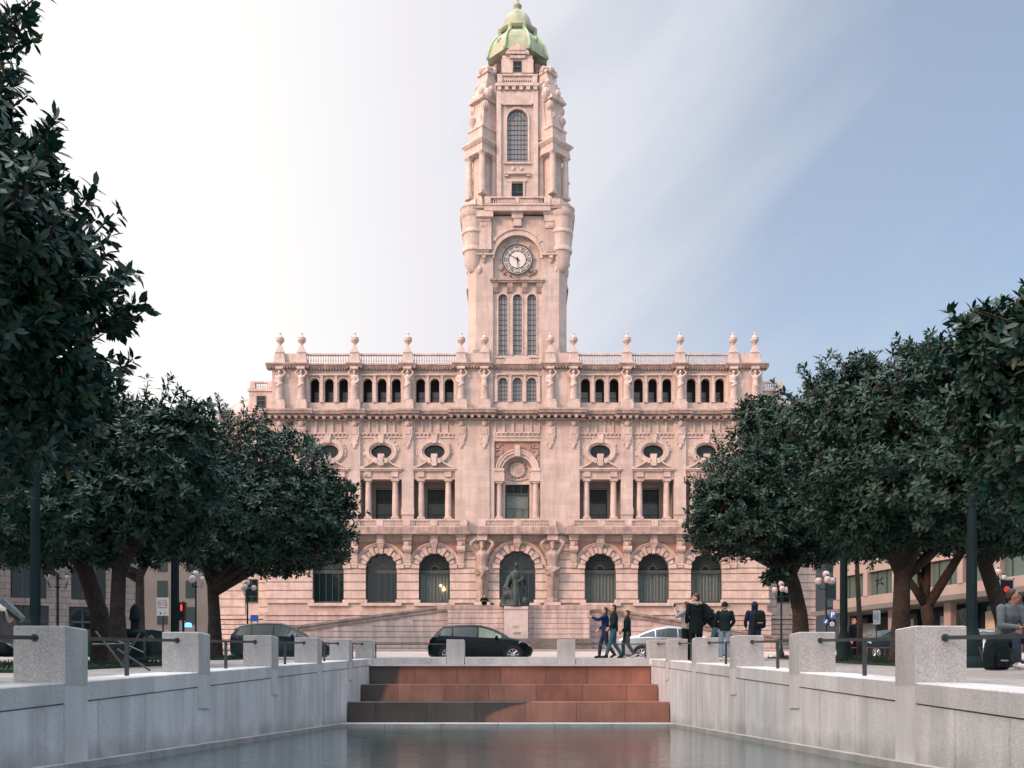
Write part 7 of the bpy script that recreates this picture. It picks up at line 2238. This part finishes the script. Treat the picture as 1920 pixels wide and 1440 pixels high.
# parapet lamp-shaped finial
# ================================================================== people
M_SKIN = mat('skin', (0.50, 0.29, 0.21), 0.6, 0.08, 8)
M_SKIND = mat('tanned_skin', (0.30, 0.17, 0.12), 0.6, 0.08, 8)
M_HAIR = mat('dark_hair', (0.022, 0.016, 0.013), 0.6, 0.3, 20)
M_HAIRB = mat('brown_hair', (0.035, 0.020, 0.016), 0.6, 0.3, 20)
def cloth(name, c): return mat(name, c, 0.9, 0.18, 6, bump=0.5, bscale=14, spec=0.2)
C_BLUE = cloth('dark_blue_jacket', (0.012, 0.024, 0.085)); C_GRN = cloth('dark_green_jacket', (0.008, 0.018, 0.018)); C_BLK = cloth('black_cloth', (0.003, 0.008, 0.010))
C_JEAN = cloth('blue_jeans', (0.035, 0.10, 0.15)); C_LJEAN = cloth('light_jeans', (0.18, 0.27, 0.34)); C_DJEAN = cloth('dark_jeans', (0.02, 0.03, 0.055))
C_GREY = cloth('grey_sweater', (0.27, 0.26, 0.27)); C_OLIVE = cloth('olive_trousers', (0.05, 0.07, 0.06)); C_TEAL = cloth('teal_coat', (0.005, 0.016, 0.020)); C_HOOD = cloth('navy_hood', (0.008, 0.014, 0.042))
C_SHOE = cloth('dark_shoe', (0.02, 0.02, 0.022)); C_WSHOE = cloth('white_shoe', (0.5, 0.5, 0.5)); C_TGREY = cloth('blue_grey_hoodie', (0.085, 0.11, 0.125)); C_SCARF = cloth('pale_collar', (0.30, 0.27, 0.27))

STAND = dict(arms=(((-.25, .01, 1.15), (-.26, -.06, .90)), ((.25, .01, 1.15), (.26, -.06, .90))),
             legs=(((-.10, -.02, .49), (-.11, .02, .08)), ((.10, -.02, .49), (.11, .02, .08))), hip=(0, 0, .95), chest=(0, 0, 1.34), head=(0, -.02, 1.63))
def person(label, base, rz, h, pose, top, bottom, hair, shoe=None, skin=None, coat=0.0, hairstyle='short', hood=False, headyaw=0.0, group=None, fin=True, curl=0.5):
    P = dict(STAND); P.update(pose)
    k = h / 1.76
    skin = skin or M_SKIN; shoe = shoe or C_SHOE
    S = lambda p: (p[0] * k, p[1] * k, p[2] * k)
    hip, ch, hd = Vector(P['hip']), Vector(P['chest']), Vector(P['head'])
    up = (ch - hip).normalized()
    sho = [ch + Vector((s * .185, 0, 0)) + up * .09 for s in (-1, 1)]
    if 'shoulder_yaw' in P:
        a = P['shoulder_yaw']; sho = [ch + Vector((s * .185 * math.cos(a), s * .185 * math.sin(a), 0)) + up * .09 for s in (-1, 1)]
    hips = [hip + Vector((s * .095, 0, -.03)) for s in (-1, 1)]
    if 'hip_yaw' in P:
        a = P['hip_yaw']; hips = [hip + Vector((s * .095 * math.cos(a), s * .095 * math.sin(a), -.03)) for s in (-1, 1)]
    sv = (sho[1] - sho[0]).normalized()
    neck = ch + up * .17
    B = MB()
    B.tube([S(hip - up * .06), S(hip + up * .05), S(hip.lerp(ch, .45)), S(ch), S(ch + up * .10), S(neck), S(hd - Vector((0, 0, .06)))],
           [(.15 * k, .105 * k), (.16 * k, .11 * k), (.135 * k, .10 * k), (.165 * k, .115 * k), (.15 * k, .09 * k), (.058 * k, .06 * k), (.055 * k, .058 * k)], 14, side=sv)
    # head with jaw, nose, ears
    cy, sy = math.cos(headyaw), math.sin(headyaw)
    def H_(x, y, z): return S((hd.x + x * cy - y * sy, hd.y + x * sy + y * cy, hd.z + z))
    B.ball(H_(0, .005, .02), (.078 * k, .092 * k, .105 * k), 14, 10)
    B.ball(H_(0, -.035, -.055), (.052 * k, .05 * k, .06 * k), 10, 8)
    B.tube([H_(0, -.085, .03), H_(0, -.113, -.012), H_(0, -.09, -.02)], [.010 * k, .016 * k, .012 * k], 6)
    for s in SG: B.ball(H_(s * .078, .01, 0), (.012 * k, .02 * k, .03 * k), 6, 5)
    B.tube([H_(-.022, -.088, -.05), H_(0, -.094, -.05), H_(.022, -.088, -.05)], .008 * k, 5)
    hands = []
    for i, s in enumerate((-1, 1)):
        el, wr = Vector(P['arms'][i][0]), Vector(P['arms'][i][1])
        B.tube([S(sho[i]), S(sho[i].lerp(el, .5)), S(el)], [.056 * k, .048 * k, .038 * k], 8)
        B.tube([S(el), S(el.lerp(wr, .35)), S(wr)], [.040 * k, .038 * k, .026 * k], 8)
        # palm and five fingers
        d = (wr - el).normalized()
        pn = P.get('palm', {}).get(i)
        sd_ = Vector(pn) if pn else Vector((0, 1, 0))
        sd_ = (sd_ - d * sd_.dot(d)).normalized(); nrm = d.cross(sd_) * (-s)
        pc = wr + d * .045
        B.tube([S(wr), S(pc), S(wr + d * .09)], [(.026 * k, .02 * k), (.040 * k, .016 * k), (.040 * k, .014 * k)], 8, side=tuple(sd_))
        if fin:
            for f in range(4):
                o_ = sd_ * (-.030 + .020 * f) ; ln = (.068, .078, .074, .06)[f]
                cc = P.get('curl', curl)
                p0_ = wr + d * .085 + o_; p1_ = p0_ + d * ln * .5 + nrm * ln * .25 * cc; p2_ = p1_ + d * ln * .45 * (1 - cc * .8) + nrm * ln * .5 * cc
                B.tube([S(p0_), S(p1_), S(p2_)], [.0105 * k, .0098 * k, .0085 * k], 6)
            t0 = wr + d * .03 - sd_ * .036; t1 = t0 + d * .03 - sd_ * .026 + nrm * .01; B.tube([S(t0), S(t1), S(t1 + d * .03 + nrm * .006)], [.013 * k, .0115 * k, .0095 * k], 6)
        kn, an = Vector(P['legs'][i][0]), Vector(P['legs'][i][1])
        B.tube([S(hips[i]), S(hips[i].lerp(kn, .5)), S(kn)], [.088 * k, .074 * k, .054 * k], 10)
        B.tube([S(kn), S(kn.lerp(an, .35)), S(an)], [.052 * k, .053 * k, .034 * k], 10)
        toe = Vector(P.get('toes', {}).get(i, (0, -1, 0)))
        B.tube([S(an + Vector((0, 0, -.03)) - toe * .05), S(an + toe * .06 + Vector((0, 0, -.045))), S(an + toe * .15 + Vector((0, 0, -.055)))], [.035 * k, .033 * k, .022 * k], 8)
    body = bake_remesh(B, 0.0105, 'person', skin, None, 1)
    tag(body, label, 'person', group)
    body.location = base; body.rotation_euler = (0, 0, rz)
    KIDS[body.name] = []
    # trousers
    C = MB()
    for i, s in enumerate((-1, 1)):
        kn, an = Vector(P['legs'][i][0]), Vector(P['legs'][i][1])
        C.tube([S(hips[i] + up * .03), S(hips[i].lerp(kn, .5)), S(kn)], [.102 * k, .090 * k, .070 * k], 10)
        C.tube([S(kn), S(kn.lerp(an, .5)), S(an + (kn - an).normalized() * .02)], [.070 * k, .064 * k, .058 * k], 10)
    C.tube([S(hip - up * .09), S(hip), S(hip + up * .10)], [(.15 * k, .11 * k), (.175 * k, .125 * k), (.15 * k, .11 * k)], 12, side=sv)
    bake_remesh(C, 0.014, 'trousers', bottom, body, 2)
    # jacket
    C = MB()
    lo = hip - up * (0.02 + coat)
    C.tube([S(lo), S(hip + up * .05), S(hip.lerp(ch, .45)), S(ch), S(ch + up * .10), S(neck + up * 0.0)],
           [(.185 * k, .145 * k), (.185 * k, .14 * k), (.168 * k, .13 * k), (.195 * k, .14 * k), (.165 * k, .105 * k), (.078 * k, .075 * k)], 14, side=sv)
    for i in (0, 1):
        el, wr = Vector(P['arms'][i][0]), Vector(P['arms'][i][1])
        C.tube([S(sho[i]), S(sho[i].lerp(el, .5)), S(el)], [.080 * k, .068 * k, .058 * k], 8)
        C.tube([S(el), S(el.lerp(wr, .5)), S(wr - (wr - el).normalized() * .01)], [.058 * k, .052 * k, .042 * k], 8); C.ball(S(sho[i]), .08 * k, 8, 6); C.ball(S(el), .058 * k, 8, 6)
    if hood:
        C.ball(S((hd.x, hd.y + .035, hd.z + .005)), (.105 * k, .115 * k, .135 * k), 12, 8); C.tube([S(neck), S(hd + Vector((0, .04, -.05)))], [.10 * k, .095 * k], 10)
    else:
        C.tube([S(neck - sv * .07 + Vector((0, -.03, .02))), S(neck + Vector((0, .06, .05))), S(neck + sv * .07 + Vector((0, -.03, .02)))], .026 * k, 6)
    bake_remesh(C, 0.014, 'jacket', top, body, 2)
    # shoes
    for i in (0, 1):
        an = Vector(P['legs'][i][1]); toe = Vector(P.get('toes', {}).get(i, (0, -1, 0)))
        C = MB(); C.tube([S(an + Vector((0, 0, -.035)) - toe * .07), S(an + toe * .05 + Vector((0, 0, -.04))), S(an + toe * .13 + Vector((0, 0, -.05))), S(an + toe * .175 + Vector((0, 0, -.055)))], [.045 * k, .046 * k, .042 * k, .025 * k], 8)
        C.tube([S(an + Vector((0, 0, .03))), S(an + Vector((0, 0, -.04)))], .043 * k, 8)
        bake_remesh(C, 0.012, 'shoe', shoe, body, 1)
    # hair
    if not hood:
        C = MB()
        C.ball(H_(0, .022, .045), (.086 * k, .092 * k, .092 * k), 14, 8)
        if hairstyle == 'short': C.ball(H_(0, .04, .0), (.08 * k, .07 * k, .07 * k), 10, 8)
        if hairstyle == 'bun': C.ball(H_(0, .12, .06), .035 * k, 8, 6); C.ball(H_(0, .05, .0), (.08 * k, .06 * k, .08 * k), 10, 8)
        if hairstyle == 'long': C.tube([H_(0, .06, .05), H_(0, .085, -.08), H_(0, .09, -.24)], [(.08 * k, .05 * k), (.085 * k, .045 * k), (.05 * k, .03 * k)], 10)
        if hairstyle == 'beanie': C.ball(H_(0, .015, .06), (.098 * k, .104 * k, .088 * k), 12, 8); C.tube([H_(0, .015, -.01), H_(0, .015, .05)], [(.095 * k, .104 * k), (.10 * k, .106 * k)], 14)
        bake_remesh(C, 0.012, 'beanie' if hairstyle == 'beanie' else 'hair', hair, body, 1)
    C = MB()
    for s in SG: C.ball(H_(s * .03, -.083, .022), (.010 * k, .006 * k, .006 * k), 6, 4)
    C.build('eyes', M_BLACKINK, body)
    return body
def backpack(label, loc, rz, s=1.0, m=None, lean=0.0):
    B = MB()
    B.loft([[(x * s, y * s, z * s) for x, y in ((-.15 * a, -.08 * b_), (.15 * a, -.08 * b_), (.17 * a, 0), (.15 * a, .09 * b_), (-.15 * a, .09 * b_), (-.17 * a, 0))] for z, a, b_ in ((0, .8, .8), (.03, 1, 1.1), (.22, 1.03, 1.15), (.38, .95, .95), (.46, .7, .6), (.48, .3, .3))])
    B.loft([[(x * s, y * s, z * s) for x, y in ((-.10 * a, .08), (.10 * a, .08), (.09 * a, .15), (-.09 * a, .15))] for z, a in ((.04, .9), (.2, 1.0), (.24, .7))])
    o_ = B.build('backpack', m or C_BLK, None, smooth=True, angle=40)
    tag(o_, label, 'backpack'); o_.location = loc; o_.rotation_euler = (lean, 0, rz); KIDS[o_.name] = []
    for q in SG:
        St = MB(); St.tube([(q * .09 * s, -.07 * s, .42 * s), (q * .1 * s, -.14 * s, .48 * s), (q * .11 * s, -.2 * s, .34 * s), (q * .12 * s, -.1 * s, .08 * s)], 0.014 * s, 5); St.build('strap', M_BLACKINK, o_)
    St = MB(); St.box(-.07 * s, .07 * s, .1505 * s, .155 * s, .12 * s, .14 * s); St.build('pocket_strip', C_GREY, o_)
    return o_
G_W = 'three people walking past behind the steps'
G_R = 'group standing beyond the right piers'
# walkers, all heading left
person('person in a blue jacket, arm stretched out, leading the three walkers', on_ground(1135, 33.9), R(-90), 1.74,
       dict(arms=(((-.27, -.02, 1.15), (-.24, -.2, 1.0)), ((.24, -.27, 1.30), (.20, -.50, 1.40))), legs=(((-.10, -.16, .50), (-.10, -.20, .09)), ((.10, .04, .50), (.10, .30, .14))), palm={1: (0, 0, 1)}, curl=0.1, toes={1: (0, -.85, -.4)}),
       C_BLUE, C_DJEAN, M_HAIR, group=G_W)
person('person in a dark green jacket and blue jeans in mid-stride, middle of the three walkers', on_ground(1151, 33.2), R(-90), 1.80,
       dict(arms=(((-.25, .06, 1.16), (-.24, -.06, .94)), ((.25, -.02, 1.15), (.24, -.18, .98))), legs=(((-.10, .02, .50), (-.10, .26, .12)), ((.10, -.12, .51), (.10, -.26, .09))), toes={0: (0, -.85, -.4)}),
       C_GRN, C_JEAN, M_HAIRB, coat=.03, group=G_W)
person('person in a short dark coat with a hair bun, last of the three walkers', on_ground(1176, 33.4), R(-90), 1.62,
       dict(arms=(((-.22, -.02, 1.15), (-.16, -.18, .98)), ((.22, -.04, 1.16), (.14, -.20, .97))), legs=(((-.09, -.14, .50), (-.09, -.12, .09)), ((.09, .02, .50), (.09, .26, .13))), toes={1: (0, -.85, -.4)}),
       C_TEAL, C_OLIVE, M_HAIRB, coat=.14, hairstyle='bun', shoe=C_WSHOE, group=G_W)
# group on the right
person('person in a grey sweater holding a phone up, beside the tall one in black', on_ground(1287, 27.6), R(-128), 1.64,
       dict(arms=(((-.24, -.20, 1.28), (-.06, -.34, 1.52)), ((.28, -.16, 1.30), (.06, -.36, 1.52))), palm={0: (0, 0, 1), 1: (0, 0, 1)}, curl=.8),
       C_GREY, C_BLK, M_HAIRB, hairstyle='long', group=G_R)
pb_ = on_ground(1287, 27.6)
ph = MB(); rough_block(ph, -0.04, 0.04, -0.005, 0.005, 0, 0.15, 0.003); o_ = ph.build('phone', M_BLACKINK); tag(o_, 'dark phone held up by the person in the grey sweater', 'phone')
_k = 1.64 / 1.76; _v = Matrix.Rotation(R(-128), 3, 'Z') @ Vector((0.0, -.40 * _k, 1.55 * _k)); o_.location = (pb_.x + _v.x, pb_.y + _v.y, pb_.z + _v.z); o_.rotation_euler = (0, 0, R(-128))
person('tall person in a long black coat with a pale hood down, seen from behind', on_ground(1305, 26.6), R(-168), 1.82,
       dict(arms=(((-.26, .03, 1.16), (-.22, -.10, .98)), ((.26, .03, 1.16), (.22, -.10, .98)))), C_BLK, C_BLK, M_HAIRB, coat=.22, headyaw=R(50), group=G_R)
hd_ = MB(); pp = on_ground(1305, 26.6); k_ = 1.82 / 1.76
hd_.tube([(-.11, .02, 1.50), (-.08, .11, 1.49), (0, .14, 1.47), (.08, .11, 1.49), (.11, .02, 1.50)], [.03, .045, .05, .045, .03], 8)
o_ = bake_remesh(hd_, 0.012, 'hood_lining', C_SCARF, None, 1); o_.parent = [x for x in COL.objects if x.get('label', '').startswith('tall person in a long black')][0]; o_.scale = (k_, k_, k_)
person('person in a black jacket and blue jeans bent forward under a big backpack, face hidden', on_ground(1336, 27.9), R(-118), 1.72,
       dict(hip=(0, .16, .93), chest=(0, -.16, 1.25), head=(0, -.36, 1.43), arms=(((-.24, -.30, 1.10), (-.14, -.44, .98)), ((.24, -.30, 1.10), (.14, -.44, .98))), legs=(((-.10, -.02, .50), (-.11, .06, .08)), ((.10, -.02, .50), (.11, .10, .08)))),
       C_BLK, C_JEAN, M_HAIR, group=G_R)
_p = on_ground(1332, 27.9); backpack('big dark backpack with a grey strip, on the bent person at the right', (_p.x + 0.02, _p.y - 0.02, _p.z + 1.12), R(-118), 1.15, lean=R(28))
person('person in a knitted beanie, dark teal coat and pale jeans, seen from behind', on_ground(1359, 27.0), R(172), 1.60,
       dict(arms=(((-.27, -.02, 1.17), (-.18, -.16, 1.02)), ((.27, -.02, 1.17), (.20, -.14, 1.0)))), C_TEAL, C_LJEAN, C_GRN, coat=.04, hairstyle='beanie', shoe=C_WSHOE, group=G_R)
person('person in a navy hood standing apart behind the third right pier', on_ground(1415, 27.2), R(176), 1.62,
       dict(arms=(((-.27, .0, 1.16), (-.24, -.12, 1.0)), ((.27, .0, 1.16), (.24, -.12, 1.0)))), C_HOOD, C_DJEAN, M_HAIR, hood=True, group=G_R)
_p = on_ground(1421, 27.0); backpack('black backpack on the back of the hooded person', (_p.x, _p.y - .17, _p.z + .88), R(180 + 176) - PI, 1.0)
bpy.data.objects['backpack.001'].rotation_euler = (0, 0, R(176)); 
# seated man on a folding stool
_b = on_ground(1886, 16.7)
person('person in a blue grey hoodie sitting on a folding stool at the right edge', _b, R(16), 1.80,
       dict(hip=(0, .05, .50), chest=(0, -.08, .90), head=(0, -.16, 1.18), arms=(((-.24, -.16, .70), (-.07, -.40, .66)), ((.24, -.16, .70), (.07, -.40, .66))),
            legs=(((-.16, -.40, .52), (-.18, -.46, .08)), ((.12, -.40, .50), (.10, -.56, .08)))), C_TGREY, C_DJEAN, M_HAIR, shoe=C_WSHOE, skin=M_SKIND, headyaw=R(58), curl=.8)
st_ = thing('folding_stool', 'thin-legged folding stool under the seated person', 'stool', (_b.x, _b.y, _b.z), R(16)); KIDS[st_.name] = []
B = MB(); B.box(-.2, .2, -.12, .24, .36, .385); B.build('seat', C_BLK, st_)
for i, (x, s) in enumerate(((-.18, 1), (-.18, -1), (.18, 1), (.18, -1))):
    B = MB(); B.tube([(x, .06 + s * .17, 0.0), (x, .06 - s * .15, .365)], .012, 6); B.build('leg', M_METAL, st_)
_p = on_ground(1868, 16.0); backpack('large black backpack standing on the paving at the feet of the seated person', tuple(_p + Vector((0, 0, 0.01))), R(200), 1.12)
# phone in his hands
B = MB(); rough_block(B, -.035, .035, -.075, .075, 0, .009, .003); o_ = B.build('phone', M_BLACKINK); tag(o_, 'dark phone in the hands of the seated person', 'phone')
_v = Matrix.Rotation(R(16), 3, 'Z') @ Vector((0, -.45, .68)); o_.location = (_b.x + _v.x, _b.y + _v.y, _b.z + _v.z); o_.rotation_euler = (R(25), 0, R(16))
# distant figures
person('person in dark clothes standing beside the dark estate car, left of the globe lamps', on_ground(443, 53), R(120), 1.66, dict(), C_BLK, C_BLK, M_HAIR, fin=True, shoe=C_WSHOE)
person('person far behind the black hatchback, only the head showing above its roof', on_ground(888, 60), R(90), 1.72, dict(), C_BLK, C_DJEAN, M_HAIR)
person('person in dark clothes standing near the round-footed post on the right', on_ground(1600, 37.5), R(40), 1.74, dict(), C_BLK, C_BLK, M_HAIR)
_q = (eu(908) + BX, dT + 0.1, BZ + zt_terr)
_h = person('small dark hunched figure sitting on the terrace edge, left of the bronze monument', _q, 0, 1.7,
       dict(hip=(0, .10, .14), chest=(0, -.06, .52), head=(0, -.14, .76), arms=(((-.26, -.16, .40), (-.12, -.38, .36)), ((.26, -.16, .40), (.12, -.38, .36))), legs=(((-.12, -.34, .38), (-.12, -.24, .08)), ((.12, -.34, .38), (.12, -.24, .08)))), C_BLK, C_BLK, M_HAIR, hood=True)
_h.scale = (1.45, 1.2, 1.12)
